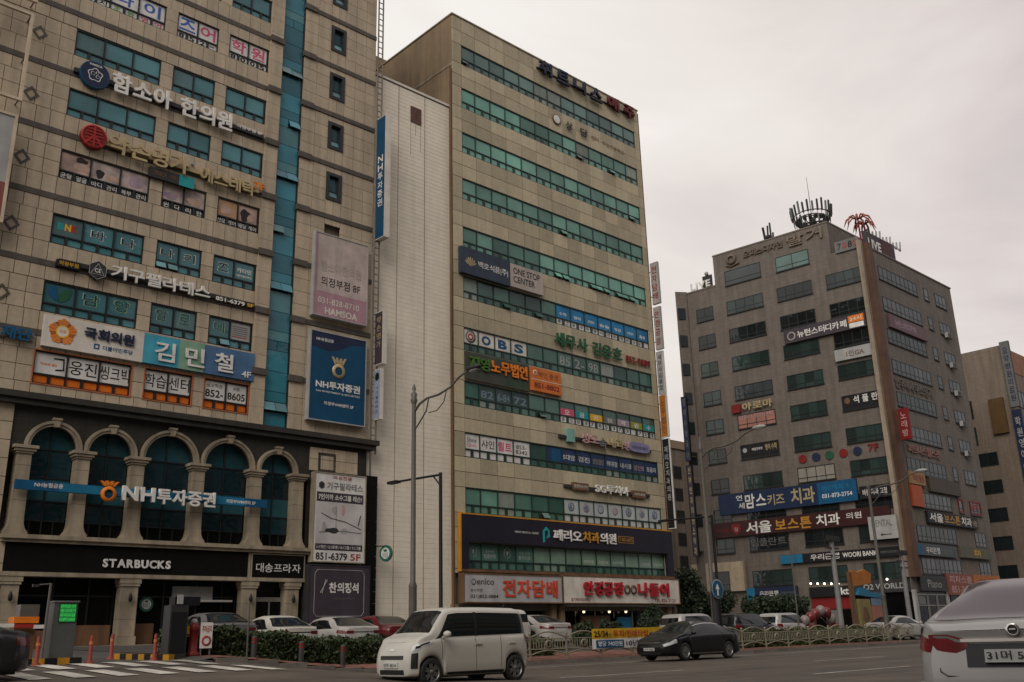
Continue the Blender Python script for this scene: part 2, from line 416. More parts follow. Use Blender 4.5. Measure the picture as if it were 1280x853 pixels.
# red pavers of the footway beside the hedges
pv = ST.thing('paving', 'x', 'x', (13.3, KP, 0)); del pv['label'], pv['category']; pv['kind'] = 'structure'
big = MB(); cnt = 0
def tile(s0, s1, p0, p1):
    z = zside((s0 + s1) / 2, p0); z1 = zside((s0 + s1) / 2, p1)
    return [(s0, p0, z - .02), (s1, p0, z - .02), (s1, p1, z1 - .02), (s0, p1, z1 - .02), (s0, p0, z + .018), (s1, p0, z + .018), (s1, p1, z1 + .018), (s0, p1, z1 + .018)]
BF = [(4, 5, 6, 7), (0, 1, 5, 4), (1, 2, 6, 5), (2, 3, 7, 6), (3, 0, 4, 7)]
for i in range(60):
    for j in range(5):
        s0 = 13.4 + i * .74; p0 = 27.24 + j * .62
        big.add(tile(s0, s0 + .725, p0, p0 + .605), BF)
part(pv, 'paver', big, M_PAVE, kind='stuff')

# facing row added behind the camera, sized to shade lower storeys; shows in glass
OPP = MB(); gl_ = MB()
for s0, s1, h in ((-70, -38, 34), (-37, -14, 44), (-13, 14, 38), (15, 38, 48), (39, 66, 36), (67, 95, 42), (96, 130, 32)):
    OPP.box(s0, s1, -36, -18, -.5, h)
    for k in range(int(h / 3.4) - 1): gl_.box(s0 + 1.2, s1 - 1.2, -18, -17.9, 3.6 + k * 3.4, 5.3 + k * 3.4)
single(ST, 'street_backdrop', OPP, mat('facing_render', (.22, .18, .14), .8, var=.15, scale=.2), kind='structure')
single(ST, 'street_backdrop_windows', gl_, M_GLT2, kind='structure')
# ------------------------------------------------------------------ building with the arched front (t from -28 to -6.7)
ZT = [43.74, 40.40, 37.07, 33.76, 30.40, 27.07, 23.74, 20.42, 17.08, 13.76]
L0 = FM.thing('office_building', 'tall beige stone office building with arched windows over a black cafe front', 'building', (-17, 0, 1.1))
XL, XR, ZTOP = -31.0, -6.7, 46.0
CA, CB, CC = (-24.45, -20.15), (-19.5, -17.15), (-16.5, -14.12)
# core behind the stone skin
w = MB()
w.box(XL, XR, .30, 16, 11.2, ZTOP); w.box(XL, XR, 2.6, 16, .9, 11.2)
part(L0, 'core_wall', w, M_JOINT)
skin = []
def fill(x0, x1, z0, z1, dx=.66, dz=.83):
    nx = max(1, round((x1 - x0) / dx)); nz = max(1, round((z1 - z0) / dz))
    for i in range(nx):
        for j in range(nz):
            skin.append((x0 + (x1 - x0) * i / nx, x0 + (x1 - x0) * (i + 1) / nx, z0 + (z1 - z0) * j / nz, z0 + (z1 - z0) * (j + 1) / nz))
bands = MB(); jw = MB()
PIL0, PIL1, ST1 = -14.05, -13.28, -11.8
for k, zt_ in enumerate(ZT):
    b0 = zt_ - 1.5; nxt = zt_ - 3.33
    for (x0, x1) in ((XL, CA[0]), (CA[1], CB[0]), (CB[1], CC[0]), (CC[1], PIL0)):
        if x1 - x0 > .1: fill(x0, x1, b0, zt_, .72)
    if k < len(ZT) - 1:
        zb = nxt + .66
        fill(XL, PIL0, zb + .28, b0, .66, .9); fill(XL, PIL0, nxt, zb, .66, .7)
        bands.box(XL, PIL0, -.03, .06, zb, zb + .28)
        # the stair tower side with its small windows
        fill(ST1, -10.0, zb + .28, zb + 3.33, .88); fill(-8.95, XR, zb + .28, zb + 3.33, .78)
        fill(-10.0, -8.95, zb + .28, zb + 1.2, .6, .9); fill(-10.0, -8.95, zb + 2.97, zb + 3.33, .6, .9)
        bands.box(ST1, XR, -.05, .06, zb, zb + .28); bands.box(ST1 - .08, ST1 + .75, -.12, .06, zb - .03, zb + .31)
        bands.box(PIL0 - .06, PIL1 + .06, -.26, -.141, zb - .03, zb + .31)
    else:
        fill(XL, PIL0, 11.75, b0, .66, .6)
        fill(ST1, XR, 11.75, nxt + 3.33 + .66, .88)
part(L0, 'stone_band', bands, M_BAND)
part(L0, 'wall_face', MB().box(XL, XR, .085, .30, ZT[0], ZTOP), M_STONE)
pil = MB()
for k in range(36):
    z0 = 11.75 + k * .93
    pil.box(PIL0, PIL1, -.14, .1, z0, z0 + .915)
pil.box(PIL0 - .12, PIL1 + .12, -.24, .1, 11.5, 11.745); part(L0, 'pilaster', pil, M_STONE)
# lower side bay and the far end of the facade
fill(-10.35, -7.35, 9.75, 11.0, .75, .62)
fill(XL, -24.97, 5.7, 11.2, .85, .8); fill(XL, -24.62, 1.0, 5.36, .8, .85)
fill(-10.45, -7.35, 1.2, 2.1, .8, .9)
cx_, cy_ = 36.6 - 0, 43.8
skin.sort(key=lambda q: ((q[0] + q[1]) / 2 + 36.6) ** 2 + 43.8 ** 2 + ((q[2] + q[3]) / 2) ** 2 - (500 if q[2] > 11 else 0))
inview = lambda q: q[3] < 41 and q[1] > -28
sk_p = [q for q in skin if inview(q)][:290]; ids = set(map(id, sk_p)); sk_s = [q for q in skin if id(q) not in ids]
for q in sk_p: boxpart(L0, 'stone_panel', q[0] + .015, q[1] - .015, 0, .09, q[2] + .015, q[3] - .015, M_STONE)
mb = MB()
for q in sk_s: mb.box(q[0] + .012, q[1] - .012, 0, .09, q[2] + .012, q[3] - .012)
part(L0, 'stone_panels_rest', mb, M_STONE, kind='stuff')
part(L0, 'joint_backing', MB().box(XL, PIL0, .2, .299, ZT[-1] - 2, ZTOP - .1), M_JOINT)

# windows: group of panes over small vents
M_SKIN1 = mat('massage_photo_film', (.40, .27, .22), .5, var=.5, scale=1.1)
M_SKIN2 = mat('massage_photo_film_b', (.42, .33, .30), .5, var=.45, scale=1.6)
M_SKIN3 = mat('massage_photo_film_c', (.45, .26, .14), .5, var=.4, scale=1.0)
rgl = random.Random(8); M_BLT = paint('teal_blind', (.10, .175, .185), .35, isl=.2)
def window(x0, x1, zt_, n, par=L0, gl=None, vents=None, films=None, ft=None, open_=()):
    """n panes wide; films/vents: list of materials or None per pane"""
    z0 = zt_ - 1.5; fm = ft or M_FRAME
    f = MB(); fw = .055
    f.frame(x0, x1, z0, zt_, fw, .05, .24); zm = z0 + .45
    f.box(x0 + fw, x1 - fw, .05, .24, zm - .035, zm + .035)
    p = (x1 - x0) / n
    for i in range(1, n): f.box(x0 + i * p - .03, x0 + i * p + .03, .05, .24, z0 + fw, zt_ - fw)
    for i in range(n): f.box(x0 + (i + .5) * p - .06, x0 + (i + .5) * p + .06, .06, .24, z0 + fw, zm - .035)
    wd_ = part(par, 'window', f, fm)
    for i in range(n):
        g = (films[i] if films and films[i] else gl) or (M_BLT if rgl.random() < .14 else M_GLT)
        boxpart(wd_, 'pane', x0 + i * p + .04, x0 + (i + 1) * p - .04, .12, .15, zm + .04, zt_ - fw, g)
        for j in (0, 1):
            v = (vents[2 * i + j] if vents and vents[2 * i + j] else None) or gl or M_GLT
            xa = x0 + (i + .5 * j) * p + (.045 if j == 0 else .065); xb = x0 + (i + .5 * j + .5) * p - (.065 if j == 0 else .045)
            o = boxpart(wd_, 'vent_pane', xa, xb, .12, .15, z0 + fw, zm - .04, v)
            if (2 * i + j) in open_: o.rotation_euler = (-.5, 0, 0); o.location.y -= .14
    return wd_
def pane_text(wd_, x0, x1, n, i, s, z0, z1, m, fx=.6, dx=0.0, bold=.02, y=.112, **k):
    p = (x1 - x0) / n; c = x0 + (i + .5 + dx) * p
    return text(wd_, s, c - p * fx / 2, c + p * fx / 2, z0, z1, y, m, bold, **k)
def vent_text(wd_, x0, x1, n, i, s, zt_, m, fx=.5, bold=.01):
    p = (x1 - x0) / n / 2; c = x0 + (i + .5) * p; z0 = zt_ - 1.5
    return text(wd_, s, c - p * fx / 2, c + p * fx / 2, z0 + .1, z0 + .37, .112, m, bold)
M_PINKL = paint('letter_pink', (.62, .10, .18), .5); M_BLUEL = paint('letter_blue', (.05, .12, .42), .5)
M_GRN1 = paint('letter_green', (.16, .36, .12), .5)
COLS = (CA, 3), (CB, 2), (CC, 2)
for k, zt_ in enumerate(ZT):
    if k in (3, 6, 7, 8, 9): continue
    for (c, n) in COLS: window(c[0], c[1], zt_, n)
# row with white lettered panes (english school)
z3 = ZT[3]
a = window(*CA, z3, 3, films=[M_WHITE] * 3, vents=[M_WHITE] * 6); b = window(*CB, z3, 2, films=[M_WHITE] * 2, vents=[M_WHITE] * 4); c = window(*CC, z3, 2, films=[M_WHITE] * 2, vents=[M_WHITE] * 4)
for i, s in enumerate('토라이'): pane_text(a, *CA, 3, i, s, z3 - .9, z3 - .15, M_BLUEL, .62)
for i, s in enumerate('영지초등영어'): vent_text(a, *CA, 3, i, s, z3, (M_INK, M_INK, M_GRN1, M_GRN1, M_PINKL, M_PINKL)[i], .55, .02)
pane_text(b, *CB, 2, 0, '즈', z3 - .9, z3 - .15, M_BLUEL, .75); pane_text(b, *CB, 2, 1, '어', z3 - .9, z3 - .15, M_PINKL, .75)
for i, s in enumerate('852-'): vent_text(b, *CB, 2, i, s, z3, M_INK, .5, .03) if s != '-' else text(b, s, CB[1] - .45, CB[1] - .2, z3 - 1.28, z3 - 1.23, .112, M_INK)
for i, s in enumerate('학원'): pane_text(c, *CC, 2, i, s, z3 - .9, z3 - .15, M_PINKL, .72)
for i, s in enumerate('8005'): vent_text(c, *CC, 2, i, s, z3, M_INK, .5, .03)
# row with massage photographs
z6 = ZT[6]
a = window(*CA, z6, 3, films=[M_SKIN1, M_SKIN2, M_SKIN2], vents=[M_DKGREY] * 6); b = window(*CB, z6, 2, films=[M_SKIN2, M_SKIN2], vents=[M_DKGREY] * 4); c = window(*CC, z6, 2, films=[M_SKIN3, M_SKIN1], vents=[M_DKGREY] * 4)
for i, s in enumerate(('균형', '얼굴', '바디', '관리', '복부', '관리')): vent_text(a, *CA, 3, i, s, z6, M_LETW, .7)
for i, s in enumerate(('윈', '다', '리', '한')): vent_text(b, *CB, 2, i, s, z6, M_LETW, .5)
for i, s in enumerate(('산모', '케어', '웨딩', '케어')): vent_text(c, *CC, 2, i, s, z6, M_LETW, .8)
def blob(par, x, z, rx, rz, m, name='printed_picture', y=.112, k=9, wob=.12, dz=0.0):
    pts = []
    for i in range(k * 2):
        t = math.pi * i / k; q = 1 + wob * math.sin(3 * t + x * 5) + wob * .6 * math.cos(5 * t + z)
        pts.append((x + rx * q * math.cos(t), z + rz * q * math.sin(t)))
    return part(par, name, MB().prism(pts, y, y + .006), m)
M_HAIR = paint('print_dark_hair', (.03, .025, .025), .5); M_SKN = paint('print_skin', (.52, .36, .28), .5, var=.2); M_LILAC = paint('print_lilac', (.38, .28, .34), .5, var=.2)
blob(a, -23.4, z6 - .62, .42, .2, M_SKN); blob(a, -23.45, z6 - .28, .28, .15, M_HAIR, y=.108); blob(a, -22.55, z6 - .68, .2, .24, M_HAIR); blob(a, -21.95, z6 - .75, .35, .15, M_SKN)
blob(a, -20.8, z6 - .55, .35, .34, M_LILAC); blob(b, -19.0, z6 - .72, .4, .2, M_LILAC); blob(b, -17.7, z6 - .7, .42, .22, M_SKN)
blob(c, -15.95, z6 - .6, .36, .25, M_SKN); blob(c, -14.85, z6 - .62, .3, .36, M_HAIR); blob(c, -14.55, z6 - .72, .2, .2, M_SKN, y=.108)
# children's class row: black letters with pale outline
z7 = ZT[7]
a = window(*CA, z7, 3); b = window(*CB, z7, 2, open_=(0, 1)); c = window(*CC, z7, 2)
def outlined(wd_, cc, n, i, s, zt_, mi, mo, fx=.46, h=.5):
    pane_text(wd_, *cc, n, i, s, zt_ - .8, zt_ - .8 + h, mo, fx * 1.12, bold=.028, y=.114); pane_text(wd_, *cc, n, i, s, zt_ - .775, zt_ - .825 + h, mi, fx, bold=.008, y=.108)
outlined(a, CA, 3, 1, '바', z7, M_INK, M_LETW); outlined(a, CA, 3, 2, '나', z7, M_INK, M_LETW)
outlined(b, CB, 2, 0, '나', z7, M_INK, M_LETW, .55); outlined(b, CB, 2, 1, '키', z7, M_INK, M_LETW, .48); outlined(c, CC, 2, 0, '즈', z7, M_INK, M_LETW, .48)
pane_text(a, *CA, 3, 0, 'B', z7 - .72, z7 - .36, M_TEALP, .2, -.2, .05); pane_text(a, *CA, 3, 0, 'N', z7 - .72, z7 - .36, M_YELL, .2, .02, .05); pane_text(a, *CA, 3, 0, 'K', z7 - .72, z7 - .36, M_RED, .2, .24, .05)
pane_text(c, *CC, 2, 1, '카타민', z7 - .62, z7 - .35, M_LETW, .7); pane_text(c, *CC, 2, 1, '어린이놀이학교', z7 - .86, z7 - .72, M_LETW, .75)
# aloe shop row
z8 = ZT[8]
a = window(*CA, z8, 3); b = window(*CB, z8, 2); c = window(*CC, z8, 2, films=[M_GLT, M_LGREY], open_=(1,))
M_OUTG = paint('letter_pale_green', (.30, .46, .30), .5)
for wd_, cc, n, i, s in ((a, CA, 3, 1, '남'), (a, CA, 3, 2, '양'), (b, CB, 2, 0, '알'), (b, CB, 2, 1, '로'), (c, CC, 2, 0, '에')): outlined(wd_, cc, n, i, s, z8, M_GLT2, M_OUTG, .5, .62)
part(a, 'leaf_mark', MB().prism([(-24.2, z8 - .2), (-23.85, z8 - .2), (-23.82, z8 - .55), (-23.72, z8 - .86), (-23.95, z8 - .8), (-24.2, z8 - .55)], .1, .112), M_BLUE)
part(a, 'leaf_mark', MB().prism([(-23.78, z8 - .55), (-23.5, z8 - .3), (-23.2, z8 - .2), (-23.25, z8 - .6), (-23.45, z8 - .82), (-23.7, z8 - .9)], .1, .112), M_GREEN)
for q in range(6): part(c, 'printed_lines', MB().box(-15.15, -14.3, .108, .114, z8 - .3 - q * .11, z8 - .26 - q * .11), M_RED if q == 5 else M_GREY)
# learning centre row: white panes, orange vents
z9 = ZT[9]
M_ORF = paint('window_frame_orange', (.42, .13, .05), .5); M_OV = paint('vent_orange', (.66, .15, .012), .5)
a = window(*CA, z9, 3, films=[M_WHITE] * 3, vents=[M_OV] * 6); b = window(*CB, z9, 2, films=[M_WHITE] * 2, vents=[M_OV] * 4); c = window(*CC, z9, 2, films=[M_WHITE] * 2, vents=[M_OV] * 4)
for wd_, (c0, c1) in ((a, CA), (b, CB), (c, CC)): part(wd_, 'orange_border', MB().frame(c0 - .05, c1 + .05, z9 - 1.55, z9 + .05, .05, -.03, .04), M_ORF)
pane_text(a, *CA, 3, 1, '웅진', z9 - .85, z9 - .2, M_INK, .85, bold=.005); pane_text(a, *CA, 3, 2, '씽크빅', z9 - .85, z9 - .2, M_INK, .95, bold=.005)
pane_text(b, *CB, 2, 0, '학습', z9 - .85, z9 - .2, M_INK, .88, bold=.005); pane_text(b, *CB, 2, 1, '센터', z9 - .85, z9 - .2, M_INK, .88, bold=.005)
pane_text(c, *CC, 2, 0, '금오학원', z9 - .38, z9 - .18, M_INK, .7, bold=0); pane_text(c, *CC, 2, 1, '4층', z9 - .38, z9 - .18, M_INK, .3, bold=0)
pane_text(c, *CC, 2, 0, '852-', z9 - .88, z9 - .5, M_INK, .8); pane_text(c, *CC, 2, 1, '8605', z9 - .88, z9 - .5, M_INK, .8)
pane_text(a, *CA, 3, 0, 'THINK BIG', z9 - .62, z9 - .5, M_ORNG, .5, -.05); part(a, 'box_mark', MB().prism([(-23.6, z9 - .22), (-23.15, z9 - .2), (-23.12, z9 - .75), (-23.5, z9 - .8), (-23.5, z9 - .74), (-23.18, z9 - .7), (-23.2, z9 - .27), (-23.6, z9 - .28)], .1, .112), M_INK)

# teal glass strip between the pilaster and the stair tower
strp = MB(); strp.box(PIL1, ST1, .20, .299, 11.3, ZTOP)
for x in (PIL1, ST1 - .06): strp.box(x, x + .06, .05, .199, 11.4, ZTOP)
cw = part(L0, 'curtain_wall', strp, M_FRAME)
z = 11.45; k = 0
hs = (1.15, .55, .55, 1.1)
while z < 44:
    h = hs[k % 4]; zz0, zz1 = z, z + h - .03
    gm = (M_GLS, M_GLS, M_GLT, M_GLS)[(k * 7 // 3) % 4]
    if k % 4 == 1:
        for j in (0, 1):
            x0 = PIL1 + .07 + j * .68; o = boxpart(cw, 'vent_pane', x0, x0 + .65, .13, .16, zz0, zz1, gm)
            if (k // 4 + j) % 3 == 0 or k % 8 == 1: o.rotation_euler = (-.42, 0, 0); o.location.y -= .13; o.location.z += .0
    else: boxpart(cw, 'pane', PIL1 + .07, ST1 - .07, .13, .16, zz0, zz1, gm)
    z += h; k += 1
# small stair windows in grey surrounds
for k in range(9):
    zb = ZT[k] - 3.33 + .66
    if k in (5, 6, 7, 8): 
        if k != 5: continue
    f = MB().frame(-10.0, -8.95, zb + 1.2, zb + 2.97, .2, -.05, .2); f.frame(-9.8, -9.15, zb + 1.4, zb + 2.77, .05, .1, .25); f.box(-9.75, -9.2, .1, .25, zb + 1.8, zb + 1.86)
    wd_ = part(L0, 'stair_window', f, M_DKGREY); boxpart(wd_, 'pane', -9.78, -9.17, .18, .2, zb + 1.85, zb + 2.74, M_GLT2); o = boxpart(wd_, 'vent_pane', -9.74, -9.21, .14, .16, zb + 1.45, zb + 1.8, M_GLT)
    o.rotation_euler = (-.3, 0, 0); o.location.y -= .06
# diamonds set in the stone
for zz in (42.8, 39.45, 36.1, 32.75, 29.4, 26.06, 22.74, 19.4, 16.1, 12.8):
    p_ = [(0, .40), (.36, 0), (0, -.40), (-.36, 0)]; q_ = [(a_ * .62, b_ * .62) for a_, b_ in p_]
    mb = MB(); cxx = -26.1 + (.0 if zz > 20 else -.05)
    for i in range(4):
        j = (i + 1) % 4
        mb.prism([(cxx + p_[i][0], zz + p_[i][1]), (cxx + p_[j][0], zz + p_[j][1]), (cxx + q_[j][0], zz + q_[j][1]), (cxx + q_[i][0], zz + q_[i][1])], -.03, .01)
    part(L0, 'diamond_ornament', mb, M_BAND)
# projecting dark ledge above the arches
led = MB(); led.box(XL, -6.2, -.42, .3, 11.45, 11.72); led.box(XL, -6.35, -.28, .3, 11.2, 11.449)
part(L0, 'ledge', led, mat('ledge_dark', (.03, .026, .02), .6, streak=.3))

# ---- arched front
M_GLT3 = glass('arch_glass_dark', (.008, .026, .034), isl=.35)
ARCH = [(-23.2, .97), (-20.72, .97), (-17.93, 1.20), (-14.95, 1.20), (-12.22, .94)]
SPR = 9.45
ap = MB(); edges = [-24.97]
def archwall(x0, x1, cx, r, z0, z1, y0, y1, mb):
    n = 20; arc = [(cx + r * math.cos(math.pi * i / n), SPR + r * math.sin(math.pi * i / n)) for i in range(n + 1)]   # right to left
    left = [(x0, z0), (cx - r, z0)] ; 
    pts_f = []
    for i in range(n):
        a, b = arc[i], arc[i + 1]
        mb.add([(a[0], y0, a[1]), (b[0], y0, b[1]), (b[0], y0, z1), (a[0], y0, z1)], [(0, 1, 2, 3)])
        mb.add([(a[0], y0, a[1]), (b[0], y0, b[1]), (b[0], y1, b[1]), (a[0], y1, a[1])], [(3, 2, 1, 0)])
    for xa, xb in ((x0, cx - r), (cx + r, x1)):
        mb.add([(xa, y0, SPR - .3), (xb, y0, SPR - .3), (xb, y0, z1), (xa, y0, z1)], [(0, 1, 2, 3)])
xs = [-24.97, -21.95, -19.4, -16.45, -13.45, -10.4]
wl = MB()
for i, (cx, r) in enumerate(ARCH): archwall(xs[i], xs[i + 1], cx, r, 5.67, 11.2, .12, .55, wl)
wl.box(-10.4, XR, .12, .3, 5.0, 11.2); wl.box(XL, -24.97, .12, .3, .9, 11.2); wl.box(-10.45, XR, .12, 2.6, .9, 5.0)
part(L0, 'arch_wall', wl, mat('brown_tile', (.030, .026, .020), .5, var=.2, scale=3, grid=(.6, .32, .6)))
for i, (cx, r) in enumerate(ARCH):
    mb = MB(); n = 24
    for (ra, rb, ya) in ((r + .002, r + .12, -.02), (r + .12, r + .24, -.08)):
        for k in range(n):
            t0, t1 = math.pi * k / n, math.pi * (k + 1) / n
            P = [(cx + rr_ * math.cos(t), SPR + rr_ * math.sin(t)) for rr_, t in ((ra, t0), (rb, t0), (rb, t1), (ra, t1))]
            mb.prism(P, ya, .14)
    part(L0, 'arch_moulding', mb, M_TRIM)
    part(L0, 'keystone', MB().prism([(cx - .1, SPR + r - .04), (cx + .1, SPR + r - .04), (cx + .15, SPR + r + .27), (cx - .15, SPR + r + .27)], -.15, .1).box(cx - .19, cx + .19, -.18, .1, SPR + r + .271, SPR + r + .36), M_TRIM)
    # glazing
    f = MB(); yg = .5
    f.box(cx - .03, cx + .03, yg - .05, yg + .05, 5.67, SPR + r); f.box(cx - r, cx + r, yg - .05, yg + .05, SPR - .03, SPR + .03)
    for zz in (8.2, 7.2, 6.35): f.box(cx - r, cx + r, yg - .04, yg + .04, zz - .025, zz + .025)
    for xx in (-.5, .5): f.box(cx + xx * r - .025, cx + xx * r + .025, yg - .04, yg + .04, 5.67, 6.35)
    wd_ = part(L0, 'arch_window', f, M_FRAME)
    hp = MB(); hp.prism([(cx + r * math.cos(math.pi * k / 16), SPR + .02 + r * math.sin(math.pi * k / 16)) for k in range(17)], yg, yg + .03)
    part(wd_, 'arch_pane', hp, M_GLT2)
    for x0, x1 in ((cx - r, cx - .02), (cx + .02, cx + r)):
        boxpart(wd_, 'pane', x0, x1, yg, yg + .03, 8.22, SPR - .03, M_GLT3); boxpart(wd_, 'pane', x0, x1, yg, yg + .03, 7.22, 8.18, M_GLT2)
        boxpart(wd_, 'pane', x0, x1, yg, yg + .03, 6.37, 7.18, M_GLT3); boxpart(wd_, 'pane', x0, x1, yg, yg + .03, 5.67, 6.33, M_GLD)
COLX = [-24.35, -21.9, -19.42, -16.45, -13.4, -10.98]
for cx in COLX:
    w = .285; mb = MB()
    def col(w0, w1, z0, z1, d): mb.add([(cx - w0, d, z0), (cx + w0, d, z0), (cx + w0, .5, z0), (cx - w0, .5, z0), (cx - w1, d, z1), (cx + w1, d, z1), (cx + w1, .5, z1), (cx - w1, .5, z1)], [(0, 3, 2, 1), (4, 5, 6, 7), (0, 1, 5, 4), (1, 2, 6, 5), (2, 3, 7, 6), (3, 0, 4, 7)])
    col(.47, .47, 5.68, 5.80, -.12); col(.455, .36, 5.801, 5.93, -.1); col(.36, .305, 5.931, 6.1, -.085); col(.305, .285, 6.101, 6.355, -.07)
    
    for zz in (6.36, 7.11, 7.86, 8.61): mb.box(cx - w, cx + w, -.06, .5, zz, zz + (.735 if zz < 8.5 else .49))
    part(L0, 'column', mb, M_TRIM)
    part(L0, 'capital', MB().box(cx - .34, cx + .34, -.12, .5, 9.105, 9.2).box(cx - .42, cx + .42, -.18, .5, 9.201, 9.32).box(cx - .5, cx + .5, -.24, .5, 9.321, 9.45), M_TRIM)
cor = MB(); cor.box(-24.9, -10.3, -.34, .6, 5.50, 5.675); cor.box(-24.85, -10.3, -.22, .6, 5.36, 5.499); part(L0, 'cornice', cor, M_TRIM)
# black fascia over the shop and the rail under it
fa = L0
part(L0, 'fascia', MB().box(-24.6, -13.62, -.05, .5, 4.16, 5.35), M_BLACK)
part(L0, 'rail', MB().box(-24.75, -10.4, -.16, .5, 3.98, 4.155), M_TRIM)
part(L0, 'fascia_divider', MB().box(-13.6, -13.5, -.09, .5, 4.16, 5.35), M_TRIM)
# ground floor: piers, shop glazing behind them, floor and ceiling of the recess
for cx, wv in ((-24.25, .34), (-19.3, .38), (-13.45, .36), (-11.1, .36)):
    mb = MB(); mb.box(cx - wv - .06, cx + wv + .06, -.1, .5, 1.0, 1.5)
    for zz in (1.51, 2.22, 2.93): mb.box(cx - wv, cx + wv, -.06, .5, zz, zz + .70)
    mb.box(cx - wv - .05, cx + wv + .05, -.11, .5, 3.64, 3.76); mb.box(cx - wv - .1, cx + wv + .1, -.13, .5, 3.761, 3.975)
    part(L0, 'pier', mb, M_TRIM)
    lm = MB(); lm.lathe((cx, -.22, 2.95), [(.02, 0), (.08, .06), (.09, .22), (.05, .34), (.01, .42)], 8); lm.tube([(cx, -.05, 3.1), (cx, -.2, 3.35), (cx, -.22, 3.2)], .02, 6)
    part(L0, 'wall_lantern', lm, M_INK)
sf = MB()
for x in (-23.9, -22.3, -20.8, -19.7, -18.9, -17.4, -15.8, -14.5, -13.82): sf.box(x - .035, x + .035, .72, .85, 1.1, 3.97)
sf.box(-23.9, -13.8, .73, .84, 3.2, 3.27); sf.box(-23.9, -13.8, .73, .84, 1.1, 1.2)
shop = part(L0, 'shopfront', sf, M_FRAME)
for x0, x1 in ((-23.88, -22.3), (-22.28, -20.8), (-20.78, -19.7), (-18.9, -17.4), (-17.38, -15.8), (-15.78, -14.5), (-14.48, -13.82)):
    boxpart(shop, 'pane', x0 + .035, x1 - .035, .78, .8, 1.2, 3.97, M_GLD)
part(shop, 'wooden_counter', MB().box(-21.6, -19.75, .6, .72, 1.15, 2.0), M_BRWN); part(shop, 'wooden_counter', MB().box(-18.85, -17.8, .6, .72, 1.12, 2.05), M_BRWN)
part(shop, 'pale_blind', MB().box(-17.0, -15.0, .68, .76, 3.1, 3.72), M_LGREY); part(shop, 'canopy', MB().box(-16.2, -14.2, .2, .7, 3.0, 3.09), M_LGREY)
part(L0, 'recess_wall', MB().box(-24.6, -10.4, .86, 2.6, .9, 4.16), M_DKGREY)
part(L0, 'entrance_step', MB().box(-24.9, -10.3, -.35, .86, .6, 1.14), M_TRIM)
dr = MB(); dr.frame(-12.95, -11.45, 1.15, 3.1, .07, .3, .42); dr.box(-12.2, -12.12, .3, .42, 1.15, 3.1); dr.box(-13.0, -11.4, .31, .85, 3.101, 3.24)
d_ = part(L0, 'entrance_door', dr, M_METAL); boxpart(d_, 'pane', -12.88, -12.2, .34, .37, 1.2, 3.03, M_GLD); boxpart(d_, 'pane', -12.12, -11.52, .34, .37, 1.2, 3.03, M_GLD)
# side bay cladding: alternating dark and pale blocks
for k in range(14):
    z0 = 1.1 + k * .62
    part(L0, 'corner_block', MB().box(-7.34, -6.12, -.16, .3, z0, z0 + .60), M_BLACK) if k % 2 else part(L0, 'corner_block', MB().box(-7.34, -7.08, -.15, .3, z0, z0 + .60).box(-7.075, -6.12, -.16, .3, z0, z0 + .6, 1), [M_TRIM, M_BLACK])
f = MB().frame(-9.85, -8.75, 9.7, 10.75, .16, .0, .2); wd_ = part(L0, 'stair_window', f, M_DKGREY); boxpart(wd_, 'pane', -9.7, -8.9, .12, .16, 9.86, 10.6, M_GLT2)
# rain pipes / ladder at the corner
lad = MB()
for x in (-6.62, -6.28): lad.tube([(x, -.12, 11.0), (x, -.12, 45)], .05, 6)
z = 11.2
while z < 45: lad.box(-6.6, -6.3, -.14, -.1, z, z + .05); z += .42
part(L0, 'cat_ladder', lad, mat('ladder_brown', (.17, .135, .10), .6, var=.15))
part(L0, 'drain_pipe', MB().tube([(-6.6, -.1, 1.0), (-6.6, -.1, 11)], .06, 8), M_POLE)
# ------------------------------------------------------------------ signs on the arched building
GRP_L = 'signs on the arched stone building'
def letters_sign(name, label, s, x0, x1, z0, z1, m, rail=None, dep=.12, bold=.022, y=-.22, rm=None, group=None, fr=FM):
    t = fr.thing(name, label, 'sign', ((x0 + x1) / 2, 0, z0), group)
    text(t, s, x0, x1, z0, z1, y, m, bold, dep, each=True)
    zm = (z0 + z1) / 2
    part(t, 'rail', MB().box(rail[0] if rail else x0 - .1, rail[1] if rail else x1 + .1, -.2, -.02, zm - .16, zm + .06), rm or M_DKGREY)
    return t
t = letters_sign('lettered_sign', 'large pale channel letters with a round blue emblem on a dark rail', '함소아 한의원', -22.6, -16.15, 27.52, 28.62, M_LETW, rail=(-24.4, -14.2), bold=.024)
disc_part(t, 'emblem', -23.45, 28.05, .72, -.3, -.06, M_BLUE); disc_part(t, 'emblem_ring', -23.45, 28.05, .68, -.306, -.3, M_NAVY)
em = MB()
for k in range(26):
    a_, b_ = 2 * math.pi * k / 26, 2 * math.pi * (k + 1) / 26
    q = lambda a, r: (-23.45 + r * (1 + .12 * math.sin(5 * a)) * math.cos(a), 28.02 + r * (1 + .12 * math.sin(5 * a)) * math.sin(a))
    em.prism([q(a_, .34), q(b_, .34), q(b_, .30), q(a_, .30)], -.318, -.31)
for dx, dz, r in ((-.1, .05, .1), (.13, -.08, .08), (.1, .14, .07)): em.tube([(-23.45 + dx + r * math.cos(t_), -.314, 28.02 + dz + r * math.sin(t_)) for t_ in [k * .7 for k in range(9)]], .014, 4)
part(t, 'emblem_drawing', em, M_LETW)
text(t, 'HAMSOA', -23.75, -23.15, 28.5, 28.62, -.31, M_LETW, .02)
text(t, '의정부점 8F', -15.85, -14.3, 28.02, 28.25, -.22, M_LETW, .015)
t = letters_sign('lettered_sign', 'gold channel letters led by a round red emblem with cut-out strokes', '약손명가', -22.45, -18.35, 24.2, 25.2, M_GOLD, rail=(-23.6, -14.3), bold=.022, rm=M_GOLD)
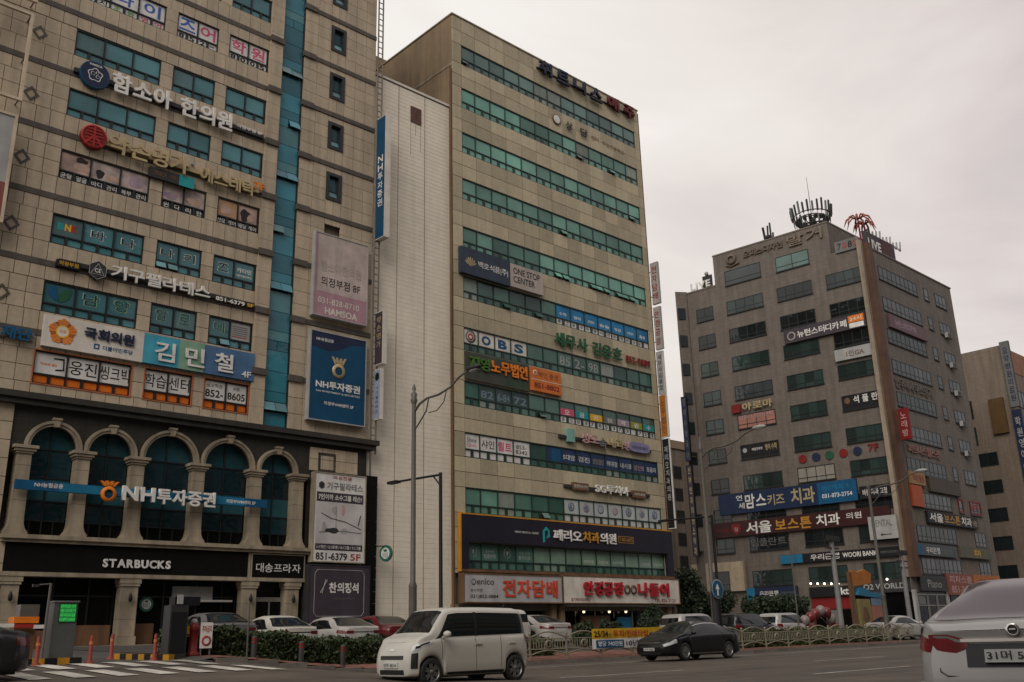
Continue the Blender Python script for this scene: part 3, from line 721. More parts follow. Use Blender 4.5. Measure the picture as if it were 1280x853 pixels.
text(t, '에스테틱', -17.7, -14.72, 24.15, 25.0, -.22, M_GOLD, .02, .12, each=True); text(t, '7F', -14.66, -14.02, 24.68, 25.1, -.2, M_ORNG, .02, .08, each=True)
disc_part(t, 'emblem', -23.15, 24.72, .62, -.3, -.06, M_DRED)
em = MB()
for k in range(5): em.box(-23.15 - .42 + .05 * abs(k - 2), -23.15 + .42 - .05 * abs(k - 2), -.33, -.3, 24.38 + k * .17, 24.44 + k * .17)
em.prism([(-23.19, 24.2), (-23.11, 24.2), (-23.11, 25.25), (-23.19, 25.25)], -.335, -.3); em.prism([(-23.6, 24.3), (-23.5, 24.25), (-23.1, 24.75), (-23.2, 24.8)], -.336, -.3); em.prism([(-22.7, 24.3), (-22.8, 24.25), (-23.2, 24.75), (-23.1, 24.8)], -.337, -.3)
em.lathe((-23.15, -.3, 24.72), [(.54, -.03), (.62, -.03), (.62, 0)], 28, ax='y'); part(t, 'emblem_strokes', em, M_RED)
disc_part(t, 'round_dot', -18.1, 25.0, .1, -.3, -.1, M_LGREY, 14)
t = sign(FM, 'panel_sign', 'small dark panel with a teal end below the gold letters', -20.3, -17.95, 23.6, 24.15, M_DKGREY, -.2); part(t, 'teal_panel', MB().box(-18.75, -17.95, -.22, -.2, 23.58, 24.17), M_TEALP); text(t, 'SINCE 1991', -20.1, -18.85, 23.76, 24.0, -.21, M_BRWN, .01)
t = letters_sign('lettered_sign', 'pale channel letters on a rail with a dark hexagon emblem and an amber label', '기구필라테스', -21.65, -16.7, 17.78, 18.46, M_LETW, rail=(-24.0, -14.15), bold=.02)
part(t, 'amber_box', MB().box(-24.1, -23.05, -.24, -.02, 17.8, 18.12), M_INK); text(t, '의정부점', -24.0, -23.15, 17.86, 18.07, -.25, M_YELL, .01)
hx = [(-22.28 + .44 * math.cos(R(90 + 60 * k)), 17.98 + .46 * math.sin(R(90 + 60 * k))) for k in range(6)]
part(t, 'hexagon_emblem', MB().prism(hx[::-1], -.3, -.05), M_DKGREY)
em = MB(); tri = [(-22.28 + .36 * math.cos(R(90 + 120 * k)), 17.95 + .36 * math.sin(R(90 + 120 * k))) for k in range(3)]
for k in range(3): em.tube([(tri[k][0], -.305, tri[k][1]), (tri[(k + 1) % 3][0], -.305, tri[(k + 1) % 3][1])], .014, 4)
for k in range(6): em.tube([(hx[k][0], -.305, hx[k][1]), (hx[(k + 1) % 6][0], -.305, hx[(k + 1) % 6][1])], .012, 4)
part(t, 'emblem_lines', em, M_LGREY); text(t, 'CE', -22.42, -22.14, 17.86, 18.06, -.31, M_LETW, .01)
text(t, '851-6379', -16.35, -14.75, 17.86, 18.08, -.24, M_LETW, .02, .03); text(t, '5F', -14.6, -14.25, 17.88, 18.06, -.24, M_YELL, .02, .03)
# assembly office banner
t = FM.thing('office_signboard', 'wide white and blue signboard with an orange flower emblem above the orange windows', 'sign', (-19, -.02, 13.95))
part(t, 'white_board', MB().box(-24.3, -19.77, -.2, -.02, 13.95, 15.42), M_CREAM); part(t, 'blue_board', MB().box(-19.765, -13.97, -.2, -.02, 13.95, 15.42), paint('sign_steel_blue', (.07, .15, .28), .5))
part(t, 'cyan_panel', MB().box(-19.765, -18.0, -.206, -.2, 13.96, 15.41), paint('sign_cyan', (.06, .34, .46), .5)); part(t, 'green_panel', MB().box(-18.0, -16.72, -.206, -.2, 13.96, 15.41), paint('sign_sage', (.20, .36, .25), .5))
fl = MB()
for k in range(5):
    a_ = R(90 + 72 * k); c_ = (-23.48 + .36 * math.cos(a_), 14.72 + .36 * math.sin(a_))
    for j in range(5):
        b_ = a_ + R(-36 + 18 * j); fl.prism([(-23.48 + .3 * math.cos(b_ - .1), 14.72 + .3 * math.sin(b_ - .1)), (-23.48 + .3 * math.cos(b_ + .1), 14.72 + .3 * math.sin(b_ + .1)), (-23.48 + (.62 - .05 * abs(j - 2)) * math.cos(b_ + .13), 14.72 + (.62 - .05 * abs(j - 2)) * math.sin(b_ + .13)), (-23.48 + (.62 - .05 * abs(j - 2)) * math.cos(b_ - .13), 14.72 + (.62 - .05 * abs(j - 2)) * math.sin(b_ - .13))], -.225, -.2)
part(t, 'flower_emblem', fl, M_ORNG); disc_part(t, 'emblem_centre', -23.48, 14.72, .3, -.23, -.2, M_YELL); disc_part(t, 'emblem_disc', -23.48, 14.72, .24, -.235, -.2, M_CREAM); text(t, '국회', -23.63, -23.33, 14.64, 14.8, -.238, M_ORNG, .01)
text(t, '국회의원', -22.55, -20.25, 14.62, 15.16, -.235, M_NAVY, .028, .05, each=True)
part(t, 'square_mark', MB().frame(-22.05, -21.8, 14.2, 14.45, .06, -.21, -.2), M_BLUE); text(t, '더불어민주당', -21.65, -20.25, 14.2, 14.42, -.21, M_BLUE, .02)
for s, x in (('김', -18.72), ('민', -17.2), ('철', -15.65)): text(t, s, x - .5, x + .5, 14.16, 15.12, -.23, M_LETW, .014, .05)
text(t, '4F', -14.66, -14.15, 14.08, 14.4, -.225, M_LETW, .015, .02)
# blue lettered board at the frame's edge
t = sign(FM, 'panel_sign', 'narrow grey panel with blue letters at the far end of the facade', -27.4, -24.62, 14.08, 14.42, M_GREY, -.15); text(t, '재단', -26.0, -24.75, 13.98, 14.55, -.22, M_BLUE, .03, .08, each=True)
# large framed boards at the far end
M_BEIGEF = paint('frame_cream_paint', (.56, .46, .34), .5, dirt=.15)
def framed(label, x0, x1, z0, z1, fill_m=None, low=None, group=None):
    t = FM.thing('billboard', label, 'billboard', ((x0 + x1) / 2, -.05, z0), group)
    part(t, 'frame', MB().frame(x0, x1, z0, z1, .13, -.75, -.6), M_BEIGEF)
    for zz in (z0 + .1, (z0 + z1) / 2, z1 - .1): part(t, 'bracket', MB().tube([(x1 - .1, -.62, zz), (x1 - .1, .02, zz)], .035, 6), M_POLE)
    if fill_m: part(t, 'panel', MB().box(x0 + .13, x1 - .13, -.70, -.66, z0 + .13, z1 - .13), fill_m)
    if low: part(t, 'lower_panel', MB().box(x0 + .13, x1 - .13, -.71, -.701, z0 + .13, z0 + (z1 - z0) * .36), low)
    return t
framed('empty cream sign frame highest on the far end of the facade', -33, -26.55, 30.45, 36.0)
framed('empty cream sign frame, middle of the three at the far end', -33, -26.6, 25.1, 29.8)
framed('pale billboard with a dull red foot in a cream frame at the far end', -33, -26.65, 19.0, 24.35, M_LGREY, paint('poster_maroon', (.22, .07, .06), .5))
# NH style band over the arches
M_GRAD = M_BLUE
t = FM.thing('bank_band_sign', 'long blue band across the arched windows with big white letters and an orange jar emblem', 'sign', (-18.9, -.2, 7.5))
part(t, 'band', MB().box(-24.68, -12.95, -.42, -.28, 7.52, 7.92), M_BLUE); part(t, 'pale_band', MB().box(-22.9, -14.2, -.425, -.42, 7.54, 7.90), M_BLUE2)
text(t, 'NH농협금융', -23.92, -22.75, 7.66, 7.86, -.43, M_LETW, .02); text(t, '의정부WM센터 2F', -15.15, -13.6, 7.62, 7.8, -.43, M_LETW, .02)
jar = MB(); jar.lathe((-20.82, -.5, 7.58), [(.2, -.06), (.2, .06), (.34, .06), (.34, -.06), (.2, -.06)], 24, ax='y')
for a_, b_ in ((-.36, .05), (-.12, .1), (.12, .1), (.36, .05)): jar.prism([(-20.82 + a_ * .35 - .1, 7.92), (-20.82 + a_ * .35 + .1, 7.92), (-20.82 + a_ + .06, 8.12 + b_ * .4), (-20.82 + a_ - .06, 8.12 + b_ * .4)], -.56, -.44)
part(t, 'jar_emblem', jar, M_ORNG)
text(t, 'NH', -20.25, -18.75, 7.35, 8.0, -.5, M_LETW, .03, .16, each=True); text(t, '투자증권', -18.65, -15.8, 7.3, 8.02, -.5, M_LETW, .026, .16, each=True)
# cafe letters, plaza panel
t = FM.thing('cafe_letters', 'white capital letters standing on the black cafe fascia', 'sign', (-19, -.06, 4.45))
text(t, 'STARBUCKS', -20.62, -17.55, 4.43, 4.80, -.1, M_LETW, .034, .06, each=True)
t = sign(FM, 'name_panel', 'black stone name panel with thin pale characters above the entrance', -13.45, -10.5, 4.0, 5.3, M_BLACK, -.1, rim=M_TRIM, rw=.05)
text(t, '대송프라자', -13.2, -10.72, 4.42, 4.86, -.11, M_LETW, .004, each=True)
# round cafe marks
def siren(t, x, z, r, y):
    disc_part(t, 'green_disc', x, z, r, y - .012, y, mat('cafe_green', (.012, .12, .08), .45)); disc_part(t, 'white_disc', x, z, r * .66, y - .016, y - .01, M_LETW)
    mb = MB(); mb.prism([(x - r * .2, z + r * .25), (x + r * .2, z + r * .25), (x + r * .28, z + r * .55), (x + r * .12, z + r * .42), (x, z + r * .62), (x - r * .12, z + r * .42), (x - r * .28, z + r * .55)], y - .022, y - .016)
    for k in (-2, -1, 0, 1, 2): mb.tube([(x + k * r * .2 + .03 * r * math.sin(q), y - .018, z - r * .55 + q * r * .1 + abs(k) * .05 * r) for q in range(7)], r * .04, 4)
    part(t, 'crown_and_waves', mb, mat('cafe_green', (.012, .12, .08), .45))
t = FM.thing('cafe_roundel', 'round green and white mark on the dark cafe window', 'sign', (-18.2, .7, 2.55)); siren(t, -18.2, 2.9, .33, .66)
t = FM.thing('cafe_blade_sign', 'round green sign on a bracket beside the corrugated wall', 'sign', (-6.0, -.2, 5.2))
part(t, 'bracket', MB().tube([(-6.15, -.05, 5.95), (-6.15, -.2, 5.95), (-5.8, -.62, 5.95)], .03, 6), M_INK)
M3 = Matrix.Rotation(0, 3, 'Z'); mb = MB(); mb.disc((0, 0), .44, -.06, .06); mb2 = MB(); mb2.disc((0, 0), .3, -.075, -.055); mb3 = MB()
mb3.prism([(-.1, .08), (.1, .08), (.16, .24), (.06, .17), (0, .28), (-.06, .17), (-.16, .24)], -.085, -.07)
for k in (-2, -1, 0, 1, 2): mb3.tube([(k * .08 + .012 * math.sin(q), -.08, -.24 + q * .045) for q in range(7)], .015, 4)
for nm, b, mm in (('green_disc', mb, mat('cafe_green', (.012, .12, .08), .45)), ('white_disc', mb2, M_LETW), ('crown_and_waves', mb3, mat('cafe_green', (.012, .12, .08), .45))):
    b.v = [(y_ - 5.86 , -x_ - .75, z_ + 5.62) for x_, y_, z_ in b.v] if False else [(-5.8 + .30 * x_ + .95 * y_, -.62 - .95 * x_ * .9 + .3 * y_, z_ + 5.56) for x_, y_, z_ in b.v]
    part(t, nm, b, mm)
# boards on the stair tower
M_HAMB = paint('faded_board', (.50, .42, .38), .55, dirt=.2); M_HAMP = paint('faded_pink', (.42, .24, .28), .55, dirt=.15)
t = sign(FM, 'billboard', 'faded cream and pink billboard, uppermost on the stair tower', -10.75, -7.2, 18.3, 23.25, M_HAMB, -.35, cat='billboard', rim=M_LGREY)
part(t, 'pink_foot', MB().box(-10.7, -7.25, -.356, -.35, 18.35, 19.75), M_HAMP); part(t, 'pink_edge', MB().box(-10.7, -10.55, -.357, -.35, 18.35, 23.2), M_HAMP)
text(t, '함소아한의원', -10.35, -7.65, 20.95, 21.6, -.36, paint('faded_letters', (.40, .34, .31), .5), .015); text(t, '의정부점 8F', -10.3, -7.7, 20.1, 20.65, -.36, M_INK, .005)
text(t, '031-828-8710', -10.45, -7.75, 19.05, 19.4, -.362, M_CREAM, .01); text(t, 'HAMSOA', -10.0, -7.85, 18.45, 18.85, -.362, M_CREAM, .03)
M_NHB = paint('poster_blue', (.005, .062, .135), .45); 
t = sign(FM, 'billboard', 'blue billboard with an orange jar emblem and white letters on the stair tower', -10.8, -7.18, 12.4, 17.4, M_NHB, -.35, cat='billboard', rim=M_LGREY)
part(t, 'navy_wave', MB().prism([(-10.74, 16.5), (-9.6, 16.35), (-8.9, 16.55), (-8.2, 16.95), (-7.3, 17.05), (-7.24, 17.33), (-10.74, 17.33)], -.356, -.35), M_NAVY)
text(t, 'NH농협금융', -10.45, -9.35, 16.85, 17.05, -.36, M_LETW, .015)
jar = MB(); jar.lathe((-8.98, -.37, 15.3), [(.24, -.01), (.24, .01), (.42, .01), (.42, -.01), (.24, -.01)], 24, ax='y')
for a_, b_ in ((-.42, .1), (-.14, 0), (.14, 0), (.42, .1)): jar.prism([(-8.98 + a_ * .4 - .12, 15.68), (-8.98 + a_ * .4 + .12, 15.68), (-8.98 + a_ + .06, 16.05 + b_ * .3), (-8.98 + a_ - .06, 16.05 + b_ * .3)], -.378, -.362)
part(t, 'jar_emblem', jar, M_GOLD)
text(t, 'NH투자증권', -10.4, -7.55, 14.2, 14.65, -.362, M_LETW, .03); text(t, 'NH INVESTMENT & SECURITIES', -10.35, -7.55, 13.98, 14.08, -.362, M_LETW, .01); text(t, '의정부WM센터 2F', -9.85, -7.95, 13.3, 13.5, -.362, M_LETW, .015)
# exercise studio board
t = sign(FM, 'billboard', 'tall white board with a grey exercise photograph and a phone number', -10.25, -7.05, 5.0, 9.62, M_WHITE, -.4, cat='billboard', rim=M_TRIM)
text(t, '여성전용', -9.15, -7.95, 9.3, 9.5, -.41, M_RED, .01); text(t, '기구필라테스', -9.5, -7.25, 8.75, 9.15, -.41, M_LGREY, .028); text(t, '기구필라테스', -9.5, -7.25, 8.75, 9.15, -.413, M_GREY, .006)
hx = [(-9.82 + .19 * math.cos(R(90 + 60 * k)), 8.95 + .21 * math.sin(R(90 + 60 * k))) for k in range(6)]; part(t, 'hexagon_emblem', MB().prism(hx[::-1], -.412, -.4), M_DKGREY)
part(t, 'dark_band', MB().box(-10.1, -7.2, -.406, -.4, 8.1, 8.6), M_PURP); text(t, '7인이하 소수그룹 레슨!', -10.0, -7.3, 8.2, 8.5, -.412, M_LETW, .02)
M_PHOT = mat('studio_photo', (.50, .47, .46), .5, var=.22, scale=.9); part(t, 'photo', MB().box(-10.1, -7.2, -.405, -.4, 5.95, 8.08), M_PHOT)
ph = MB(); ph.tube([(-9.8, -.408, 7.5), (-9.2, -.408, 7.25), (-8.3, -.408, 7.1), (-7.3, -.408, 6.75)], .022, 4); ph.tube([(-9.9, -.408, 6.5), (-8.5, -.408, 6.62), (-7.3, -.408, 6.55)], .015, 4); ph.tube([(-8.9, -.408, 7.9), (-8.88, -.408, 6.7)], .012, 4); ph.tube([(-7.35, -.408, 7.5), (-7.5, -.408, 6.95)], .03, 4)
part(t, 'photo_lines', ph, M_DKGREY); blob(t, -9.1, 6.62, .42, .14, M_DKGREY, 'photo_shape', -.411); blob(t, -8.35, 6.62, .25, .14, M_LGREY, 'photo_shape', -.411); blob(t, -9.0, 7.68, .14, .2, M_LGREY, 'photo_shape', -.411); blob(t, -8.45, 7.7, .1, .3, M_PINK, 'photo_shape', -.411); blob(t, -9.6, 6.75, .16, .28, M_LGREY, 'photo_shape', -.41)
part(t, 'dark_band', MB().box(-10.1, -7.2, -.406, -.4, 5.6, 5.93), M_PURP); text(t, '1:1개인 / 2:1듀엣 / 4:1그룹 / 7:1그룹', -10.0, -7.3, 5.68, 5.85, -.412, M_LETW, .01)
text(t, '851-6379', -10.05, -8.15, 5.1, 5.48, -.412, M_INK, .02, slant=0); text(t, '5F', -7.95, -7.3, 5.12, 5.46, -.412, M_RED, .012)
# restaurant board
t = sign(FM, 'billboard', 'dark plum restaurant board with crossed chopsticks and white brush letters', -10.45, -6.75, 1.95, 4.85, M_PURP, -.5, cat='billboard', rim=M_DKGREY)
lw = MB(); q = [(-10.1, 2.5), (-9.95, 2.3), (-7.25, 2.3), (-7.1, 2.5), (-7.1, 4.4), (-7.25, 4.6), (-9.95, 4.6), (-10.1, 4.4)]
for k in range(8): lw.tube([(q[k][0], -.505, q[k][1]), (q[(k + 1) % 8][0], -.505, q[(k + 1) % 8][1])], .014, 4)
lw.tube([(-9.75, -.51, 3.45), (-9.35, -.51, 4.1)], .02, 4); lw.tube([(-9.65, -.51, 3.42), (-9.45, -.51, 4.12)], .02, 4); part(t, 'line_work', lw, M_LGREY)
text(t, '찬의정석', -9.25, -7.45, 3.45, 3.98, -.51, M_LETW, .03, each=True); text(t, 'CHANEUI JEONGSEOK', -9.0, -7.7, 3.12, 3.2, -.51, M_GREY, .005)
part(t, 'foot_strip', MB().box(-10.35, -6.85, -.5, -.1, 1.84, 1.94), M_LETW)
# projecting blade signs (face towards -x)
def blade(fr, label, x, z0, z1, d, th, mface, medge, s=None, ml=None, y=-.12, group=None, hs=None, bold=.015, tw=.55, top=.92, bot=.08):
    t = fr.thing('blade_sign', label, 'sign', (x, y, z0), group)
    part(t, 'cabinet', MB().box(x, x + th, y - d, y, z0, z1), medge)
    part(t, 'face', MB().box(x - .012, x, y - d + .03, y - .02, z0 + .05, z1 - .05), mface)
    part(t, 'bracket', MB().tube([(x + th / 2, y, z0 + (z1 - z0) * .2), (x + th / 2, .05, z0 + (z1 - z0) * .2)], .04, 6).tube([(x + th / 2, y, z1 - (z1 - z0) * .2), (x + th / 2, .05, z1 - (z1 - z0) * .2)], .04, 6), M_POLE)
    if s:
        n = len(s); hh = (z1 - z0) * (top - bot) / n
        for i, c in enumerate(s):
            if c == ' ': continue
            me, w_, a_, b_, _ = glyph(c, bold, 0.0); zc = z0 + (z1 - z0) * top - (i + 1) * hh + hh * .1; sz = hh * .8 / (b_ - a_); sx = min(d * tw / w_, sz * 1.3)
            o = bpy.data.objects.new('letter', me); COL.objects.link(o); o.parent = t; A = off(t)
            o.location = (x - .016 - A[0], y - d / 2 + w_ * sx / 2 - A[1], zc - a_ * sz - A[2]); o.rotation_euler = (math.pi / 2, 0, -math.pi / 2); o.scale = (sx, sz, 1)
            o.material_slots[0].link = 'OBJECT'; o.material_slots[0].material = ml
    return t
blade(FM, 'tall blue vertical sign with a cream edge high on the corner of the arched building', -6.6, 23.85, 32.0, .92, .42, M_NHB, M_CREAM, 'NH투자증권', M_LETW, bot=.25, top=.68)
blade(FM, 'dark brown vertical sign with gold characters under the tall blue one', -6.45, 16.1, 19.3, .75, .32, M_PURP, M_CREAM, '약손명가', M_GOLD, bot=.3)
t = blade(FM, 'short pale blue vertical sign with a dark hexagon at its top', -6.45, 12.9, 15.85, .62, .22, paint('sign_lavender', (.30, .34, .46), .5), M_CREAM, '기구필라테스', M_NAVY, bot=.12, top=.66)
hx = [(.22 * math.cos(R(90 + 60 * k)), .26 * math.sin(R(90 + 60 * k))) for k in range(6)]
part(t, 'hexagon_emblem', MB().add([(-6.47, -.43 + a_, 15.4 + b_) for a_, b_ in hx], [(0, 1, 2, 3, 4, 5)]), M_INK)
# ------------------------------------------------------------------ corrugated wall between the two blocks
M_SIDING = mat('cream_siding', (.78, .71, .585), .6, var=.03, scale=2, streak=.06, dirt=.05)
M_SIDE2 = mat('beige_render', (.25, .178, .105), .8, var=.08, scale=1.2, streak=.18, dirt=.12)
B1 = FM.thing('infill_building', 'narrow building clad in cream corrugated siding between the two tall blocks', 'building', (-3, .4, .9))
part(B1, 'core_wall', MB().box(-6.69, -.46, .42, 14, .6, 35.5), M_SIDE2)
mb = MB(); zz = 1.0; vs = []; fs = []
rows = []
while zz < 35.4:
    rows += [(.341, zz), (.332, zz + .012), (.335, zz + .265), (.341, zz + .272)]; zz += .28
for y_, z_ in rows: vs += [(-6.68, y_, z_), (-.47, y_, z_)]
mb.add(vs, [(2 * i, 2 * i + 1, 2 * i + 3, 2 * i + 2) for i in range(len(rows) - 1)])
part(B1, 'siding', mb, M_SIDING)
for x0 in (-4.65, -2.55): part(B1, 'siding_seam', MB().box(x0, x0 + .03, .322, .345, 1.0, 35.4), M_SIDE2)
part(B1, 'roof_edge', MB().box(-6.69, -.45, .26, .6, 35.5, 35.66), M_CREAM)
part(B1, 'wall_vent', MB().box(-3.7, -2.85, .28, .345, 33.2, 34.35), mat('rusty_vent', (.10, .05, .035), .8, var=.3))
st = MB()
for x0, l in ((-3.7, 2.4), (-2.9, 1.9), (-3.3, .9)): st.box(x0, x0 + .035, .318, .327, 33.2 - l, 33.2)
part(B1, 'rust_streak', st, mat('rust_stain', (.42, .36, .28), .8))
# ------------------------------------------------------------------ middle block with ribbon windows
M_GRAN = mat('tan_granite', (.44, .378, .258), .72, var=.06, scale=4, isl=.19, streak=.07, bump=.08, dirt=.05)
MZ = [40.62, 37.22, 33.80, 30.36, 26.85, 23.40, 19.91, 16.40, 13.13, 9.75, 6.48]
MX = [.38, 1.62, 3.03, 4.45, 5.94, 7.44, 8.86, 10.33, 11.78, 13.21, 14.69, 16.14, 17.57, 18.95]
B2 = FM.thing('office_block', 'tall tan granite office block with green ribbon windows and many signs', 'building', (9.5, 0, .6))
XA, XB, TOPZ = -.42, 19.5, 42.78
core = MB(); core.box(XA + .02, XB - .02, .26, 22, 2.6, TOPZ - .1); core.box(XA + .02, XB - .02, 1.6, 22, .3, 2.6)
part(B2, 'core_wall', core, M_JOINT)
part(B2, 'side_wall', MB().box(XA - .02, XA + .06, .1, 22.02, .3, TOPZ - .02), M_SIDE2)
part(B2, 'side_moulding', MB().add([(XA - .05, .1, 38.9), (XA - .02, .1, 38.9), (XA - .02, 22, 38.9), (XA - .05, 22, 38.9), (XA - .05, .1, 38.72), (XA - .02, .1, 38.72), (XA - .02, 22, 38.72), (XA - .05, 22, 38.72)], [(0, 1, 2, 3), (7, 6, 5, 4), (0, 3, 7, 4), (0, 4, 5, 1)]), M_TRIM)
part(B2, 'parapet_cap', MB().box(XA - .08, XB + .05, -.06, .3, TOPZ, TOPZ + .1).box(XA - .08, XA + .25, .301, 22, TOPZ, TOPZ + .1), M_TRIM)
part(B2, 'rear_block', MB().box(-4.6, 8, 13, 24, 30, 47.2), M_SIDE2)
skin = []
def fillx(xs_, z0, z1, nz):
    for i in range(len(xs_) - 1):
        for j in range(nz): skin.append((xs_[i], xs_[i + 1], z0 + (z1 - z0) * j / nz, z0 + (z1 - z0) * (j + 1) / nz))
FULL = [XA] + MX + [XB]
for k, z in enumerate(MZ):
    b = z - 1.53
    if k == 0: fillx(FULL, z, TOPZ, 2)
    else: fillx(FULL, z, MZ[k - 1] - 1.53, 2)
    fillx([XA, MX[0]], b, z, 1); fillx([MX[-1], XB], b, z, 1)
fillx(FULL, 4.7, MZ[-1] - 1.53, 1)
skin.sort(key=lambda q: (q[0] + 36.6) ** 2 + 43.8 ** 2 + q[2] ** 2)
mb = MB()
for i, q in enumerate(skin):
    if i < 290: boxpart(B2, 'granite_panel', q[0] + .018, q[1] - .018, 0, .12, q[2] + .018, q[3] - .018, M_GRAN)
    else: mb.box(q[0] + .012, q[1] - .012, 0, .12, q[2] + .012, q[3] - .012)
part(B2, 'granite_panels_rest', mb, M_GRAN, kind='stuff')
M_GLG3 = glass('green_glass_bright', (.17, .38, .30), isl=.22)
M_GLGB = glass('green_grey_glass', (.12, .20, .185), isl=.3)
M_ADB = paint('window_ad_blue', (.02, .20, .42), .4, var=.25, scale=.8); M_NV2 = paint('window_film_navy', (.02, .045, .12), .4)
M_ICON = paint('icon_film', (.46, .50, .50), .45, var=.15); M_FILMG = paint('film_grey_green', (.06, .09, .085), .4)
M_LIT = paint('window_film_pale_green', (.19, .29, .22), .45, var=.25, scale=.7)
white4 = [M_WHITE] * 4
films = {5: {}, 6: {}, 7: {}, 8: {}, 9: {}, 10: {}}; vents = {k: {} for k in range(11)}
for i in range(6, 13): films[5][i] = M_ADB
for i in range(12, 26): vents[5][i] = M_WHITE
for i in range(4): films[6][i] = M_CREAM
for i in (1, 2, 3): films[7][i] = M_FILMG
for i in range(4): films[8][i] = M_WHITE; vents[8][2 * i] = vents[8][2 * i + 1] = M_WHITE
for i in range(5, 13): films[8][i] = M_NV2
for i in range(12, 26): vents[7][i] = M_WHITE
for i in range(6, 13): films[9][i] = M_ICON; vents[9][2 * i] = vents[9][2 * i + 1] = M_ICON
for i in range(4, 13): films[10][i] = M_LIT
for i in (8, 9, 10, 11): vents[10][i] = M_LIT
OPEN = {0: (0,), 1: (16, 21), 3: (), 4: (), 5: (5, 9), 2: (24,), 9: (9,), 7: (9,)}
OPEN[3] = (13, ); OPEN[4] = (12, 13, 17, 18, 19, 21, 22, 23)
ROW = {}
rg = random.Random(3)
for k, z in enumerate(MZ):
    z0 = z - 1.53; zm = z0 + .50; f = MB(); x0, x1 = MX[0], MX[-1]
    f.frame(x0, x1, z0, z, .05, .04, .22); f.box(x0 + .05, x1 - .05, .04, .22, zm - .03, zm + .04)
    for i in range(1, 13): f.box(MX[i] - .03, MX[i] + .03, .04, .22, z0 + .05, z - .05)
    for i in range(13):
        c = (MX[i] + MX[i + 1]) / 2; f.box(c - .11, c + .11, .06, .22, z0 + .05, zm - .03)
    rb = part(B2, 'ribbon_window', f, M_GREENF); ROW[k] = rb
    for i in range(13):
        base = M_GLGB if k == 0 else M_GLG
        if k == 1 and i in (4, 5): base = M_GLG2
        if k in (1, 2) and i < 4: base = M_GLG3
        if k == 4 and i > 5: base = M_GLG3
        if k == 4 and i in (0, 1, 2, 3, 4): base = M_GLG2 if i > 1 else M_GLG
        if k in (5, 6, 7) : base = M_GLG2
        if k == 9: base = M_GLG2 if i > 3 else M_GLG
        if k == 10 or k == 8: base = M_GLG2
        if k < 10 and rg.random() < .07: base = M_BLIND
        boxpart(rb, 'pane', MX[i] + .03, MX[i + 1] - .03, .10, .13, zm + .04, z - .05, films.get(k, {}).get(i, base))
        c = (MX[i] + MX[i + 1]) / 2
        for j, (a_, b_) in enumerate(((MX[i] + .05, c - .12), (c + .12, MX[i + 1] - .05))):
            o = boxpart(rb, 'vent_pane', a_, b_, .10, .13, z0 + .05, zm - .04, vents[k].get(2 * i + j, base))
            if 2 * i + j in OPEN.get(k, ()): o.rotation_euler = (-.6, 0, 0); o.location.y -= .17
def rtext(k, i, s, m, z0=.62, z1=1.2, fx=.62, bold=.02, dx=0.0, **kw):
    w_ = MX[i + 1] - MX[i]; c = (MX[i] + MX[i + 1]) / 2 + dx * w_; b = MZ[k] - 1.53
    return text(ROW[k], s, c - w_ * fx / 2, c + w_ * fx / 2, b + z0, b + z1, .094, m, bold, **kw)
def vtext(k, j, s, m=None, bold=.015):
    i = j // 2; c = (MX[i] + MX[i + 1]) / 2; a_ = (MX[i] + .05 + c - .12) / 2 if j % 2 == 0 else (c + .12 + MX[i + 1] - .05) / 2; b = MZ[k] - 1.53
    return text(ROW[k], s, a_ - .15, a_ + .15, b + .14, b + .38, .094, m or M_INK, bold)
for i in range(6, 13): rtext(5, i, ('수학', '영어', '수학영어', '술술', '학원', '수학영어', '술술')[i - 6], M_LETW, .75, 1.0, .5 if i != 9 else .75)
for j, s in enumerate('중고등수학영어전문학원상담'): vtext(5, 12 + j, s)
for i, s in enumerate('OBS'): rtext(6, i + 1, s, M_BLUE, .68, 1.3, .55, .05)
part(ROW[6], 'swirl_mark', MB().lathe((1.0, .09, MZ[6] - .5), [(.3, 0), (.42, 0), (.42, -.012), (.3, -.012)], 20, ax='y'), M_GREY)
part(ROW[6], 'swirl_mark', MB().lathe((1.0, .085, MZ[6] - .52), [(.14, 0), (.22, 0), (.22, -.012), (.14, -.012)], 20, ax='y'), M_RED)
for q, (i, s) in enumerate(((6, '85'), (7, '2-'), (8, '98'), (9, '89'))): rtext(6, i, s, M_LGREY, .6, 1.25, .7, .0)
M_OUTB = paint('letter_pale_blue', (.18, .26, .34), .5)
for i, s in ((1, '82'), (2, '6-84'), (3, '72')): rtext(7, i, s, M_OUTB, .66, 1.15, .75, .01)
for i, m, s in ((6, M_PINKL, '오'), (7, M_TEALP, '금'), (8, M_YELL, '약'), (9, M_GREY, '정보'), (10, M_LILAC, '학'), (11, paint('olive_yellow', (.30, .30, .03), .5), '원'), (12, M_TEALP, '수')):
    a_, b_ = MX[i] + .04, MX[i + 1] - .04; b = MZ[7] - 1.53
    part(ROW[7], 'colour_film', MB().box(a_, b_, .092, .0995, b + .55, b + 1.02), m); o = rtext(7, i, s, M_LETW, .62, .94, .35, .02); o.location.y -= .012
for j, s in enumerate('공오정보785373-723480'[:14]): vtext(7, 12 + j, s) if s != '-' else None
rtext(8, 0, 'Shine', M_INK, .98, 1.25, .6, .0); rtext(8, 0, 'Quilt', M_PINKL, .66, .92, .6, .0); rtext(8, 1, '샤인', M_INK, .72, 1.25, .75, .01); rtext(8, 2, '퀼트', M_PINKL, .68, 1.28, .85, .025); rtext(8, 3, '853-', M_INK, .98, 1.25, .6, .01); rtext(8, 3, '8342', M_INK, .66, .92, .7, .01)
for i, s, m in ((6, '5대암', M_LETW), (7, '검진', M_LETW), (8, '건강검진', M_GOLD), (9, '위대장', M_LETW), (10, '내시경', M_LETW), (11, '성인병', M_PINK), (12, '초음파', M_LETW)): rtext(8, i, s, m, .75, 1.12, .78, .008)
